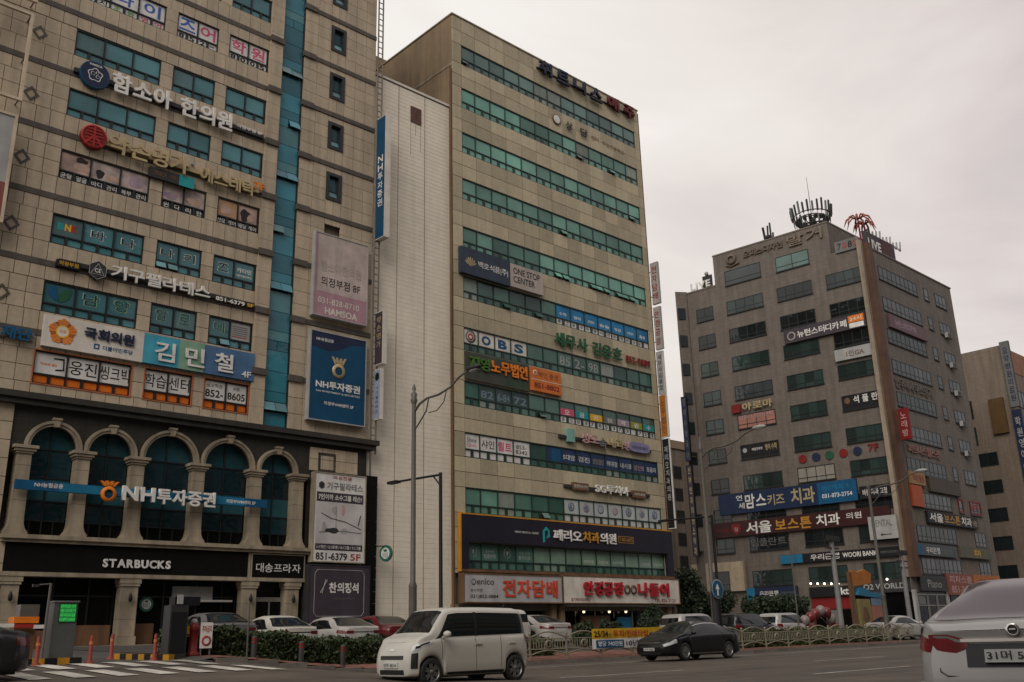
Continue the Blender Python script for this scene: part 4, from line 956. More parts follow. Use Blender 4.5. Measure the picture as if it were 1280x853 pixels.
part(ROW[8], 'blue_film', MB().box(MX[5] + .5, MX[6] - .03, .09, .099, MZ[8] - .98, MZ[8] - .06), M_BLUE)
M_ICB = paint('icon_blue_grey', (.16, .20, .28), .5)
for i in range(6, 13):
    c = (MX[i] + MX[i + 1]) / 2; zc = MZ[9] - .5; part(ROW[9], 'icon', MB().lathe((c, .092, zc), [(.22, 0), (.3, 0), (.3, -.008), (.22, -.008)], 16, ax='y'), M_ICB if i % 2 == 0 else M_LILAC)
    blob(ROW[9], c + .03 * (i % 3 - 1), zc - .02, .14 + .04 * (i % 2), .17, M_ICB if i not in (8, 9) else M_LGREY, 'icon', .088)
for i in (0, 2):
    c = (MX[i] + MX[i + 1]) / 2; hx = [(c + .28 * math.cos(R(90 + 60 * q)), MZ[10] - .5 + .34 * math.sin(R(90 + 60 * q))) for q in range(6)]
    mb = MB()
    for q in range(6): mb.tube([(hx[q][0], .09, hx[q][1]), (hx[(q + 1) % 6][0], .09, hx[(q + 1) % 6][1])], .016, 4)
    mb.prism([(c - .1, MZ[10] - .35), (c, MZ[10] - .7), (c + .1, MZ[10] - .35), (c, MZ[10] - .42)], .085, .095); part(ROW[10], 'hexagon_mark', mb, M_LGREY)
rtext(10, 1, '프라이빗', M_LGREY, 1.0, 1.15, .5, .01); rtext(10, 1, '임플란트', M_LGREY, .68, .93, .7, .015); rtext(10, 3, '자연스러운', M_LGREY, 1.0, 1.15, .6, .01); rtext(10, 3, '충치치료', M_LGREY, .68, .93, .7, .015)
for i, s in ((7, '심미치료'), (8, '교정치료'), (9, '소아치과'), (11, '스케일링'), (12, '보철치료')): rtext(10, i, s, M_WHITE, .68, .88, .7, .0)
# open vents over the front, drain pipes at the far corner, lit strips seen through panes are left to reflections
pp = MB(); pp.tube([(XB + .12, .1, .6), (XB + .12, .1, 42.6)], .07, 8); pp.tube([(XB + .32, .4, .6), (XB + .32, .4, 42.6)], .07, 8); part(B2, 'drain_pipe', pp, M_BRWN)
part(B2, 'drain_pipe', MB().tube([(XA - .15, .05, .6), (XA - .15, .05, 38.5)], .07, 8), M_BRWN)
# shops at street level
for x in (-.4, 7.6, 8.35, 19.2): part(B2, 'shop_pier', MB().box(x - .18, x + .18, .02, 1.2, .3, 2.95), M_SIDE2)
part(B2, 'brick_wall', MB().box(-.2, 7.4, .75, 1.2, .3, 2.95), mat('red_brick', (.14, .06, .045), .8, var=.2, grid=(.3, .1, 1.7)))
gw = MB(); gw.frame(2.5, 4.6, 1.6, 2.7, .06, .6, .75); gw.frame(5.0, 7.1, 1.6, 2.7, .06, .6, .75); wd_ = part(B2, 'shop_window', gw, M_FRAME); boxpart(wd_, 'pane', 2.56, 4.54, .66, .7, 1.66, 2.64, M_GLD); boxpart(wd_, 'pane', 5.06, 7.04, .66, .7, 1.66, 2.64, M_GLD)
gw = MB()
for x in (8.55, 10.4, 12.3, 14.2, 16.1, 18.0, 19.0): gw.box(x - .04, x + .04, .9, 1.0, .4, 2.95)
gw.box(8.5, 19.05, .9, 1.0, 2.6, 2.66); wd_ = part(B2, 'shop_window', gw, M_METAL)
for a_, b_ in ((8.6, 10.36), (10.44, 12.26), (12.34, 14.16), (14.24, 16.06), (16.14, 17.96)): boxpart(wd_, 'pane', a_, b_, .94, .97, .5, 2.6, M_GLD)
part(B2, 'awning', MB().box(8.4, 19.3, -.35, .9, 2.86, 2.97), M_LGREY)
lt = MB()
for x in (10.9, 13.4, 15.1): lt.ball((x, .6, 2.55), .09, 8)
part(B2, 'shop_lamp', lt, mat('lamp_glow', (.8, .7, .5), .5, emit=(1, .8, .5), es=2.0))
part(B2, 'display_panel', MB().box(10.6, 13.4, .55, .7, .7, 2.3), M_BRWN); part(B2, 'display_panel', MB().box(14.2, 15.6, .55, .7, .7, 2.2), M_BLUE2)
# ------------------------------------------------------------------ signs on the ribbon-window block
M_DRL = paint('letter_dark_navy', (.02, .028, .05), .5); M_DRR = paint('letter_maroon', (.13, .02, .025), .5)
t = FM.thing('roof_letters', 'large weathered blue and maroon letters along the parapet', 'sign', (13.3, 0, 41.6))
for i, (c, x) in enumerate((('휘', 7.8), ('트', 9.7), ('니', 11.55), ('스', 13.45), ('매', 15.5), ('주', 17.45))): text(t, c, x, x + 1.32, 41.5, 42.62, -.16, M_DRL if i < 4 else M_DRR, .024, .2, name='letter')
part(t, 'rail', MB().box(7.7, 18.9, -.1, -.01, 41.9, 42.0), M_DKGREY)
t = FM.thing('faded_letters', 'small faded letters with a round white disc between the top two window rows', 'sign', (13, 0, 37.9))
disc_part(t, 'disc', 9.65, 38.25, .42, -.1, -.005, M_BRWN, 22); disc_part(t, 'disc', 9.65, 38.25, .34, -.112, -.1, M_WHITE, 22)
text(t, '상', 10.6, 11.3, 37.85, 38.5, -.1, M_DKGREY, .01, .05); text(t, '담', 12.2, 13.0, 37.85, 38.5, -.1, M_DKGREY, .01, .05); text(t, '센터', 13.5, 14.4, 38.0, 38.4, -.02, M_BRWN, .0); text(t, '직업전문학교', 14.8, 17.4, 37.95, 38.3, -.02, M_BRWN, .0)
t = FM.thing('company_signboard', 'slate blue and pale two-part signboard with a leafy emblem', 'sign', (3.6, -.02, 23.5))
part(t, 'slate_board', MB().box(-.05, 4.22, -.32, -.02, 23.45, 25.27), paint('sign_slate', (.035, .05, .075), .5)); part(t, 'pale_board', MB().box(4.225, 7.32, -.32, -.02, 23.5, 25.15), M_PINK if False else paint('sign_pale', (.42, .36, .32), .5))
em = MB()
for k in range(7):
    a_ = R(20 + 23 * k); em.prism([(.72, 24.0), (.72 + .4 * math.cos(a_ - .12), 24.1 + .45 * math.sin(a_ - .12)), (.72 + .52 * math.cos(a_), 24.1 + .58 * math.sin(a_)), (.72 + .4 * math.cos(a_ + .12), 24.1 + .45 * math.sin(a_ + .12))], -.335, -.32)
part(t, 'leaf_emblem', em, M_GOLD); text(t, '백호식품|주|', 1.4, 4.0, 24.02, 24.55, -.33, M_LETW, .005, each=True)
text(t, 'ONE STOP', 4.5, 7.0, 24.45, 24.9, -.33, M_INK, .012); text(t, 'CENTER', 4.5, 6.5, 23.85, 24.3, -.33, M_INK, .012)
t = FM.thing('lettered_sign', 'dark green channel letters ending in a small red number on the tan wall', 'sign', (13, 0, 20.3))
text(t, '세무사 김용호', 8.35, 15.4, 20.2, 21.2, -.14, M_GREEN, .026, .1, each=True); text(t, '852-9889', 15.9, 18.7, 20.35, 20.85, -.1, M_DRED, .028, .06, each=True)
t = FM.thing('lettered_sign', 'green and orange letters on a grey-green panel beside an orange box', 'sign', (4.5, 0, 16.6))
part(t, 'panel', MB().box(.38, 5.88, -.12, -.01, 16.5, 18.3), paint('panel_grey_green', (.06, .065, .05), .6)); text(t, '지영', .65, 2.35, 17.2, 18.05, -.16, paint('letter_leaf_green', (.06, .16, .02), .5), .024, .08, each=True); text(t, '노무법인', 2.45, 5.65, 17.2, 18.1, -.16, M_ORNG, .024, .08, each=True); text(t, '산재전문', 3.6, 5.5, 16.6, 17.05, -.13, M_GREEN, .01)
part(t, 'orange_box', MB().box(5.95, 8.8, -.22, -.01, 16.62, 18.22), paint('box_orange', (.60, .16, .03), .5)); part(t, 'dividing_line', MB().box(5.95, 8.8, -.226, -.22, 17.38, 17.42), M_CREAM)
part(t, 'ring_mark', MB().lathe((6.35, -.225, 17.85), [(.13, 0), (.2, 0), (.2, -.01), (.13, -.01)], 16, ax='y'), M_CREAM); text(t, '해인 증권', 6.65, 8.5, 17.6, 18.0, -.23, M_BRWN, .01); text(t, '851-8802', 6.25, 8.6, 16.85, 17.2, -.23, M_DRED, .02)
t = FM.thing('lettered_sign', 'brown and pale raised letters between a mint box and a lilac oval box', 'sign', (13, 0, 13.6))
part(t, 'rail', MB().box(8.5, 18.1, -.16, -.02, 13.75, 13.95), M_DKGREY); part(t, 'mint_box', MB().box(9.2, 9.9, -.26, -.02, 13.55, 14.45), paint('mint', (.20, .38, .33), .5))
text(t, '성모', 10.45, 12.2, 13.62, 14.3, -.24, M_PINK, .024, .12, each=True); text(t, '속', 12.3, 13.0, 13.4, 14.2, -.24, M_GREY, .02, .1, each=True); text(t, '내과', 13.2, 14.85, 13.6, 14.3, -.24, M_GOLD, .024, .12, each=True); text(t, '의원', 14.9, 15.5, 13.6, 14.2, -.22, M_PINK, .01, .05, each=True)
ov = [(16.65 + 1.15 * math.copysign(abs(math.cos(a_)) ** .5, math.cos(a_)), 13.95 + .36 * math.copysign(abs(math.sin(a_)) ** .6, math.sin(a_))) for a_ in [2 * math.pi * k / 28 for k in range(28)]]
part(t, 'oval_box', MB().prism(ov, -.28, -.02), paint('lilac_box', (.22, .21, .36), .5)); text(t, '내시경센터', 15.8, 17.5, 13.8, 14.05, -.29, M_NAVY, .01)
t = FM.thing('lettered_sign', 'cream capital letters on a dark brown rail above the icon windows', 'sign', (13, 0, 10.4))
part(t, 'rail', MB().box(8.8, 17.6, -.16, -.02, 10.45, 10.62), M_DKGREY); part(t, 'brown_box', MB().box(9.55, 11.1, -.2, -.02, 10.35, 10.85), M_BRWN); text(t, '종합자산관리', 9.65, 11.0, 10.5, 10.72, -.21, M_CREAM, .01)
text(t, 'SG루치아', 11.7, 15.1, 10.3, 10.95, -.22, M_LETW, .02, .12, each=True); part(t, 'brown_box', MB().box(15.65, 17.1, -.2, -.02, 10.3, 10.8), M_BRWN); text(t, '아카데미', 15.8, 16.95, 10.45, 10.65, -.21, M_CREAM, .01)
# dental clinic: dark surround around the second floor windows
t = FM.thing('clinic_signboard', 'dark plum clinic signboard edged with an amber line around the pale green windows', 'sign', (9.7, -.02, 4.9))
M_DEN = paint('clinic_plum', (.018, .015, .027), .45)
part(t, 'top_board', MB().box(-.2, 19.62, -.28, -.01, 6.52, 8.1), M_DEN); part(t, 'side_board', MB().box(-.2, .36, -.28, -.01, 4.95, 6.518), M_DEN); part(t, 'side_board', MB().box(18.97, 19.62, -.28, -.01, 4.95, 6.518), M_DEN); part(t, 'foot_board', MB().box(-.2, 19.62, -.26, -.01, 4.78, 4.945), M_BRWN)
M_AMB = paint('amber_line', (.50, .24, .03), .4); part(t, 'amber_edge', MB().box(-.28, 19.62, -.3, -.02, 8.1, 8.19).box(-.28, -.2, -.3, -.02, 4.78, 8.099), M_AMB)
text(t, '페리오', 7.4, 10.05, 6.9, 7.62, -.31, M_LETW, .022, .06, each=True); text(t, '치과', 10.15, 11.75, 6.9, 7.62, -.31, M_AMB, .022, .06, each=True); text(t, '의원', 11.85, 13.45, 6.9, 7.62, -.31, M_LETW, .022, .06, each=True)
part(t, 'bracket_mark', MB().prism([(6.5, 7.45), (6.8, 7.72), (7.1, 7.5), (7.1, 7.1), (6.85, 7.0), (6.85, 7.15), (6.95, 7.2), (6.95, 7.42), (6.8, 7.52), (6.65, 7.4), (6.65, 6.78), (6.5, 6.72)], -.32, -.28), M_TEALP)
text(t, 'PERIO DENTAL CLINIC', 4.1, 6.15, 7.22, 7.34, -.29, M_LETW, .01); part(t, 'number_rim', MB().frame(13.75, 15.3, 7.05, 7.5, .03, -.29, -.28), M_AMB); text(t, 'T.842-6875', 13.85, 15.2, 7.16, 7.4, -.29, M_AMB, .005)
t = sign(FM, 'shop_signboard', 'pale grey shop signboard with bold red letters and a phone number', -.25, 7.84, 3.02, 4.68, paint('sign_pale_grey', (.42, .41, .41), .5), -.5, rim=M_BRWN, rw=.07)
text(t, '전자담배', 2.75, 7.4, 3.35, 4.38, -.52, paint('letter_vermilion', (.60, .07, .03), .5), .028, .03, each=True); text(t, 'enico', .75, 2.1, 4.05, 4.38, -.51, M_DKGREY, .01); part(t, 'ring_mark', MB().lathe((.5, -.505, 4.2), [(.13, 0), (.2, 0), (.2, -.008), (.13, -.008)], 6, ax='y'), M_GREY)
text(t, '본사직영', .25, 1.15, 3.62, 3.82, -.51, M_DKGREY, .0); text(t, '031)852-0884', .25, 2.4, 3.22, 3.48, -.51, M_INK, .01)
t = sign(FM, 'shop_signboard', 'cream optician signboard with crowded crimson letters and a pair of rings', 7.9, 19.75, 3.02, 4.74, M_CREAM, -.5, rim=M_BRWN, rw=.07)
M_CRIM = paint('letter_crimson', (.40, .015, .025), .4); text(t, '안경공장', 9.7, 13.6, 3.52, 4.42, -.56, M_CRIM, .03, .12, each=True); text(t, '나들이', 15.1, 18.4, 3.5, 4.42, -.56, M_CRIM, .03, .12, each=True)
rg_ = MB()
for x in (14.02, 14.68): rg_.lathe((x, -.55, 3.95), [(.2, 0), (.3, 0), (.3, -.05), (.2, -.05)], 20, ax='y')
part(t, 'spectacle_rings', rg_, M_BRWN); text(t, '경기북부최대매장', 8.6, 10.4, 3.14, 3.36, -.51, M_DRED, .01); text(t, 'TEL.826-2123', 16.9, 19.2, 3.14, 3.36, -.51, M_DRED, .015)
# projecting signs on the far corner, top to bottom
M_BLW = paint('blade_white', (.40, .36, .34), .5)
blade(FM, 'pale vertical sign with red characters, top of the column on the far corner', 19.55, 25.6, 29.05, .72, .22, M_BLW, M_LGREY, '전자담배', M_DRED, tw=.7)
blade(FM, 'pale vertical sign with maroon characters, second from the top on the far corner', 19.55, 21.9, 25.35, .66, .22, M_BLW, M_LGREY, '안경공장', M_DRED, tw=.7)
blade(FM, 'grey vertical sign with dark characters above the orange one on the far corner', 19.5, 18.35, 21.75, .62, .22, M_LGREY, M_WHITE, '세무사김용호', M_NAVY, tw=.6)
blade(FM, 'orange vertical sign on the far corner of the tan block', 19.5, 15.05, 18.3, .62, .22, paint('blade_orange', (.42, .15, .02), .5), M_WHITE, '노무법인', M_BRWN, tw=.6)
blade(FM, 'long black vertical sign with a blue foot, lowest on the far corner', 19.5, 8.3, 14.95, .62, .16, M_INK, M_WHITE, '페리오치과의원', M_LGREY, tw=.5, bot=.3)
# ------------------------------------------------------------------ corner block across the side street
M_RB = mat('corner_block_tile', (.152, .126, .104), .75, var=.08, scale=2, streak=.18, dirt=.12, grid=(.62, .42, .72))
M_RBW = mat('corner_block_cap', (.17, .14, .115), .75, var=.1)
M_GRB = glass('corner_green_glass', (.024, .040, .037), isl=.4); M_GRD = glass('corner_dark_glass', (.010, .014, .015), isl=.3); M_GRW = glass('corner_grey_glass', (.06, .07, .075), isl=.3)
B3 = RBR.thing('corner_building', 'grey brown tiled corner block with roof antennas and many shop signs', 'building', (0, 0, .6))
# plan in the RR frame: corner at 0,0; side to the left runs back along d2
d2 = Vector((math.cos(R(96.1)), math.sin(R(96.1))))
def plan(t, r=0.0): return (d2.x * t + r, d2.y * t)
def slab(mb, pts, z0, z1):
    n = len(pts); mb.add([(x, y, z0) for x, y in pts] + [(x, y, z1) for x, y in pts], [tuple(range(n))[::-1], tuple(range(n, 2 * n))] + [(i, (i + 1) % n, (i + 1) % n + n, i + n) for i in range(n)])
mb = MB(); slab(mb, [plan(20.3), plan(0), (20.1, 0), (20.1 + d2.x * 20, d2.y * 20)], 5.3, 37.75)
slab(mb, [plan(20.3), plan(0), (20.1, 0), (20.1 + d2.x * 20, d2.y * 20)][::1], .2, 5.298)
part(B3, 'wall', mb, M_RB)
mb = MB(); slab(mb, [plan(16.66), plan(3.3), plan(3.3, 9), plan(16.66, 9)], 37.75, 41.25); part(B3, 'penthouse', mb, M_RB)
mb = MB(); slab(mb, [plan(16.7, -.05), plan(3.25, -.05), plan(3.25, 9.05), plan(16.7, 9.05)], 41.25, 41.4); part(B3, 'parapet_cap', mb, M_RBW)
mb = MB(); slab(mb, [plan(20.35, -.06), plan(16.68, -.06), plan(16.68, .3), plan(20.35, .3)], 37.75, 37.9); slab(mb, [(1.0, -.08), (20.2, -.08), (20.2, .3), (1.0, .3)], 37.75, 37.9); part(B3, 'parapet_cap', mb, M_RBW)
mb = MB(); slab(mb, [plan(21.05, -1.1), plan(20.32, -.1), plan(20.32, 3), plan(21.05, 3)], .4, 38.0); part(B3, 'chamfer_wall', mb, M_RB)
# children built on the RL frame need their own matrix inside the RR root
def rl_child(o):
    o.parent = None; o.location = RBL.w((0, 0, 0)); o.rotation_euler = (0, 0, RBL.a); return o
ML = Matrix.Translation(RBR.w((0, 0, .6))) @ Matrix.Rotation(RBR.a, 4, 'Z')
MLi = ML.inverted() @ (Matrix.Translation(RBL.o) @ Matrix.Rotation(RBL.a, 4, 'Z'))
def b3(name, mb, m, left, parent=None):
    """a part of the block authored in the left-face frame (x = -t) or right-face frame"""
    o = bpy.data.objects.new(name, mb.mesh(name, m)); COL.objects.link(o)
    if parent: o.parent = parent; return o
    o.parent = B3
    o.matrix_local = MLi if left else Matrix.Translation((0, 0, -.6))
    return o
def bwin(x0, x1, z1, h, n, left, gm, film=None, y=0.0):
    z0 = z1 - h; f = MB(); f.frame(x0, x1, z0, z1, .07, y - .05, y + .05); zm = z0 + h * .3
    for i in range(1, n): c = x0 + (x1 - x0) * i / n; f.box(c - .03, c + .03, y - .045, y + .05, z0 + .07, z1 - .07)
    f.box(x0 + .07, x1 - .07, y - .048, y + .05, zm - .03, zm + .03); f.box(x0 - .05, x1 + .05, y - .12, y, z0 - .08, z0 - .002)
    wd_ = b3('window', f, M_FRAME, left)
    for i in range(n):
        a_, b_ = x0 + (x1 - x0) * i / n + .03, x0 + (x1 - x0) * (i + 1) / n - .03
        o = b3('pane', MB().box(a_, b_, y - .02, y + .02, zm + .03, z1 - .07).box(a_, b_, y - .02, y + .02, z0 + .07, zm - .03), (film or gm), left, wd_)
    return wd_
rr_ = random.Random(5)
RZ = [35.58, 32.42, 29.25, 26.0, 22.85, 19.65, 16.48, 13.3, 10.3, 6.85]
FILM_PK = paint('window_film_salmon', (.36, .17, .13), .5); FILM_CR = paint('window_film_cream', (.26, .24, .20), .5)
for k, z in enumerate(RZ):
    for ci, (t1, t0, n) in enumerate(((19.3, 17.2, 2), (15.5, 11.2, 4), (9.55, 5.7, 4), (4.15, .35, 4))):
        if k in (8, 9) and ci == 0: 
            if k == 9: continue
        gm = rr_.choice((M_GRB, M_GRB, M_GRD))
        if k in (7,): gm = M_GRD
        film = None
        if k == 4 and ci == 1: film = FILM_PK
        if k == 6 and ci == 2: film = FILM_CR
        if (k, ci) in ((5, 1), (4, 3)): film = M_INK
        if k == 3 and ci == 1: gm = M_GRW
        bwin(-t1, -t0, z, 1.5, n, True, gm, film)
bwin(-15.4, -11.1, 39.1, 1.7, 1, True, M_GRW); bwin(-9.35, -5.65, 39.0, 1.65, 2, True, glass('pale_green_glass', (.10, .17, .15), isl=.1))
for k, z in enumerate([36.2, 32.9, 29.5, 26.36, 23.05, 19.85, 16.6, 13.4, 10.2, 7.2]):
    bwin(2.6, 11.1, z, 1.45, 9, False, M_GRW if k % 2 else M_GRB); bwin(15.5, 18.2, z, 1.45, 3, False, M_GRW)
    if k < 8: bwin(12.75, 13.85, z, 1.4, 1, False, M_GRW)
    if k in (1, 2, 3, 4, 5):
        b3('air_conditioner', MB().box(16.2, 17.2, -.45, -.13, z - 1.75, z - 1.2).box(16.3, 17.1, -.47, -.451, z - 1.7, z - 1.25, 1), [M_LGREY, M_DKGREY], False)
for z in [36, 32.8, 29.5, 26.2, 22.9, 19.6, 16.3, 13.0]:
    o = b3('window', MB().add([(-20.98, 0, z - 1.3), (-20.45, 0, z - 1.3), (-20.45, 0, z), (-20.98, 0, z)], [(0, 1, 2, 3)]), M_GRD, True)
    o.data.transform(Matrix.Translation((0, 0, 0))); 
    for v in o.data.vertices: v.co.y = -.12 - ( -20.32 - v.co.x) * 1.15 if False else -.2 + (-20.32 - v.co.x) * -1.38
# brown boxed corner shaft with a pale side
b3('corner_shaft', MB().box(-.45, -.02, -.5, .0, 5.4, 38.2), M_CREAM if False else paint('shaft_beige', (.30, .24, .18), .6, streak=.3), True)
b3('corner_shaft', MB().box(-.02, .95, -.55, -.01, 5.4, 37.9), paint('shaft_brown', (.115, .062, .04), .6, streak=.3, dirt=.2), False)
# ground floor shops
mb = MB(); mb.box(-16.4, -10.6, -.06, .2, .9, 4.0); b3('dark_shopfront', mb, M_GLD, True)
b3('red_shopfront', MB().box(-9.6, -5.4, -.1, .2, 1.0, 4.0), M_DRED, True)
for x0_ in (-9.4, -8.1, -6.8):
    b3('shop_frame', MB().frame(x0_, x0_ + 1.2, 1.0, 2.9, .06, -.15, -.105), M_FRAME, True); b3('shop_poster', MB().box(x0_ + .1, x0_ + 1.1, -.125, -.106, 1.05, 2.8), M_GLD if x0_ != -8.1 else M_GREY, True)
b3('dark_shopfront', MB().box(-5.3, -.1, -.06, .2, .9, 4.1), M_GLD, True)
b3('dark_shopfront', MB().box(.2, 6.5, -.06, .2, .6, 4.1), M_GLD, False); b3('dark_shopfront', MB().box(7.2, 19.6, -.06, .2, .6, 4.0), M_GLD, False)
for x0_, x1_ in ((.5, 2.5), (2.6, 4.4), (4.5, 6.4), (7.4, 9.2), (9.3, 10.8), (10.9, 12.5), (13.3, 15.2), (15.3, 17.2), (17.3, 19.4)):
    fr_ = MB().frame(x0_, x1_, .6, 3.95, .09, -.12, -.061); fr_.box(x0_, x1_, -.11, -.062, 2.9, 2.98); b3('shop_frame', fr_, M_METAL if x0_ < 6 else M_FRAME, False)
for x0_, x1_, z0_, z1_, mm_ in ((.8, 2.2, 3.05, 3.8, M_GREY), (2.9, 4.1, 1.2, 2.4, M_PURP), (4.8, 6.1, 2.0, 2.8, M_GREY), (7.7, 8.9, 1.0, 2.7, M_BRWN), (9.5, 10.6, 3.05, 3.8, M_DRED), (11.2, 12.2, 1.2, 2.2, M_LGREY), (13.6, 14.8, 1.4, 2.7, M_DRED), (15.6, 16.9, 3.05, 3.85, M_LGREY), (17.6, 19.0, .9, 2.6, M_BRWN)):
    b3('shop_poster', MB().box(x0_, x1_, -.075, -.062, z0_, z1_), mm_, False)
for x in (.2, 6.85, 12.9): b3('shop_pier', MB().box(x - .25, x + .25, -.14, .2, .6, 4.3), M_LGREY, False)
b3('pale_annex_wall', MB().box(-22.3, -16.3, -.4, .1, 5.0, 7.9), paint('cream_render', (.42, .34, .24), .7, dirt=.15), True)
for a_, b_ in ((-21.9, -20.9), (-19.9, -17.9)): bwin(a_, b_, 7.0, 1.9, 1, True, M_GRD, y=-.4)
lt = MB()
for k in range(5): lt.ball((-9.3 + k * .68, -.45, 5.3 - .04 * k), .1, 8)
lt.ball((-2.0, -.4, 5.3), .1, 8)
b3('shop_spotlight', lt, mat('spot_glow', (.9, .85, .7), .5, emit=(1, .93, .75), es=4.0), True)

# ---- rooftop things
def roof_at(t, r, z): return RBR.w((plan(t, r)[0], plan(t, r)[1], z))
t = RBR.thing('antenna_crown', 'ring shaped crown of mobile phone antennas with a tall whip on the roof', 'antenna', (*plan(6.1, 2.6), 41.4)); c = (*plan(6.1, 2.6), 0)
mb = MB()
for z, r in ((42.95, 1.75), (43.6, 1.85), (42.4, 1.35), (43.25, 1.5)): mb.tube([(c[0] + r * math.cos(2 * math.pi * k / 24), c[1] + r * math.sin(2 * math.pi * k / 24), z) for k in range(25)], .06, 5)
for k in range(16):
    a_ = 2 * math.pi * k / 16; mb.tube([(c[0], c[1], 42.3), (c[0] + 1.75 * math.cos(a_), c[1] + 1.75 * math.sin(a_), 42.95)], .05, 4); mb.tube([(c[0] + .8 * math.cos(a_), c[1] + .8 * math.sin(a_), 41.4), (c[0] + 1.35 * math.cos(a_), c[1] + 1.35 * math.sin(a_), 42.4)], .06, 4)
    mb.cbox((c[0] + 1.5 * math.cos(a_), c[1] + 1.5 * math.sin(a_), 43.0), (.28, .28, .5))
mb.tube([(c[0], c[1], 41.4), (c[0], c[1], 43.4)], .25, 8); part(t, 'ring_frame', mb, M_DKGREY)
for k in range(26):
    a_ = 2 * math.pi * k / 26 + .1; r = 1.85; h = .45 + .35 * ((k * 7) % 5) / 4
    mb = MB(); x, y = c[0] + r * math.cos(a_), c[1] + r * math.sin(a_); mb.tube([(x, y, 42.5), (x + .25 * math.cos(a_), y + .25 * math.sin(a_), 44.1 + h)], .03, 4)
    xx, yy = x + .2 * math.cos(a_), y + .2 * math.sin(a_); mb.tube([(xx - .05 * math.cos(a_), yy, 43.4), (xx + .1 * math.cos(a_), yy + .1 * math.sin(a_), 44.0 + h)], .12, 4); part(t, 'antenna_panel', mb, M_DKGREY if k % 3 else M_GREY)
part(t, 'whip', MB().tube([(c[0], c[1], 43.4), (c[0], c[1], 45.5), (c[0] - .05, c[1], 48.3)], [.06, .04, .02], 5), M_GREY)
for (tt, r, z, n, label) in ((10.4, 1.4, 41.9, 4, 'clump of dark aerials on the roof edge before the antenna crown'), (2.4, 7.0, 40.6, 4, 'cluster of slim panel aerials between the crown and the red palm')):
    t = RBR.thing('roof_aerial', label, 'antenna', (*plan(tt, r), z)); x, y = plan(tt, r); mb = MB()
    for k in range(n): mb.tube([(x + .5 * k - .8, y + .2 * (k % 2), z - 1.8), (x + .5 * k - .8 + (.0 if k else -.5), y, z + 1.0 + .5 * (k % 3))], .11 if k else .14, 5)
    part(t, 'aerial_panel', mb, M_DKGREY); mb = MB()
    for k in range(n + 2): mb.ball((x + .38 * k - .9, y - .1, z - .1 + .2 * (k % 2)), .34, 8, sq=(1, 1, .7))
    part(t, 'aerial_box', mb, M_DKGREY)
t = RBR.thing('ornamental_palm', 'red metal palm tree ornament standing on the roof corner', 'ornament', (1.7, .9, 37.9)); mb = MB(); fr = MB()
for (x, z, s_) in ((1.7, 41.3, 1.0), (2.9, 41.0, .8)):
    mb.tube([(x + .1, .9, 37.9), (x, .9, z)], [.13, .08], 6)
    for k in range(9):
        a_ = 2 * math.pi * k / 9; fr.tube([(x, .9, z), (x + .6 * s_ * math.cos(a_), .9 + .6 * s_ * math.sin(a_), z + .4), (x + 1.1 * s_ * math.cos(a_), 0.9 + 1.1 * s_ * math.sin(a_), z + .1), (x + 1.45 * s_ * math.cos(a_), 0.9 + 1.45 * s_ * math.sin(a_), z - .7)], [.05, .1, .1, .02], 4)
part(t, 'trunk', mb, M_DRED); part(t, 'frond', fr, paint('faded_red', (.30, .075, .055), .5))
mb = MB()
t = RBR.thing('roof_sign_box', 'dark maroon roof box with white letters beside the red palm', 'sign', (4, .3, 37.9)); part(t, 'board', MB().box(1.2, 7.4, .1, .5, 37.9, 39.7), M_PURP); part(t, 'maroon_panel', MB().box(4.4, 6.6, .06, .1, 37.95, 39.6), paint('roof_maroon', (.07, .015, .015), .5)); text(t, 'LIVE', 1.5, 4.2, 38.0, 39.0, .05, M_LETW, .03)
mb = MB()
for k in range(9): mb.tube([(3.5 + k * .75, .4, 39.7), (3.5 + k * .75 + .1 * (k % 3), .4, 40.3 + .25 * (k % 3))], .09, 5)
for k in range(7): mb.ball((4.0 + k * .9, .4, 39.85), .26, 8, sq=(1, .5, .8))
part(t, 'roof_figures', mb, M_LGREY)
def rsign(label, t1, t0, z0, z1, m, **k):
    k.setdefault('y0', -.3); k.setdefault('y1', -.06)
    return sign(RBL, k.pop('name', 'signboard'), label, -t1, -t0, z0, z1, m, **k)
t = RBL.thing('roof_letters', 'white outlined roof letters and numbers by the roof corner', 'sign', (-1.5, 0, 37.75)); part(t, 'board', MB().box(-2.75, -.3, -.15, -.05, 37.55, 38.75), M_GREY)
for s, x, m_ in (('7', -2.3, M_DKGREY), ('0', -1.75, M_RED), ('8', -1.2, M_INK), ('0', -.7, M_RED)): text(t, s, x - .2, x + .22, 37.8, 38.5, -.16, m_, .02)
t = RBL.thing('roof_letters', 'white block letters at the far left end of the corner block roof', 'sign', (-18.6, 0, 37.9)); text(t, 'LIVE', -19.7, -17.2, 37.95, 38.75, 0, M_LETW, .03, .12, each=True); part(t, 'dark_board', MB().box(-18.2, -17.0, .05, .15, 37.9, 39.3), M_DKGREY); part(t, 'figure', MB().ball((-17.6, 0, 39.5), .25, 8), M_LGREY)
t = RBL.thing('roof_letters', 'stone coloured relief letters running under the top edge of the penthouse', 'sign', (-9, 0, 39.5)); M_REL = paint('relief_brown', (.15, .11, .085), .6)
text(t, '오피스디자인', -12.9, -8.3, 39.95, 40.75, -.06, M_REL, .02, .1, each=True); text(t, '발거', -7.8, -3.9, 39.7, 41.0, -.06, paint('relief_tan', (.20, .155, .115), .6), .012, .12, each=True)
part(t, 'emblem', MB().lathe((-14.4, -.06, 40.3), [(.35, 0), (.6, 0), (.6, -.12), (.35, -.12)], 18, ax='y'), M_REL); part(t, 'emblem_swash', MB().tube([(-15.1, -.1, 39.7), (-14.4, -.1, 39.45), (-13.5, -.1, 39.65)], .08, 5), M_REL)
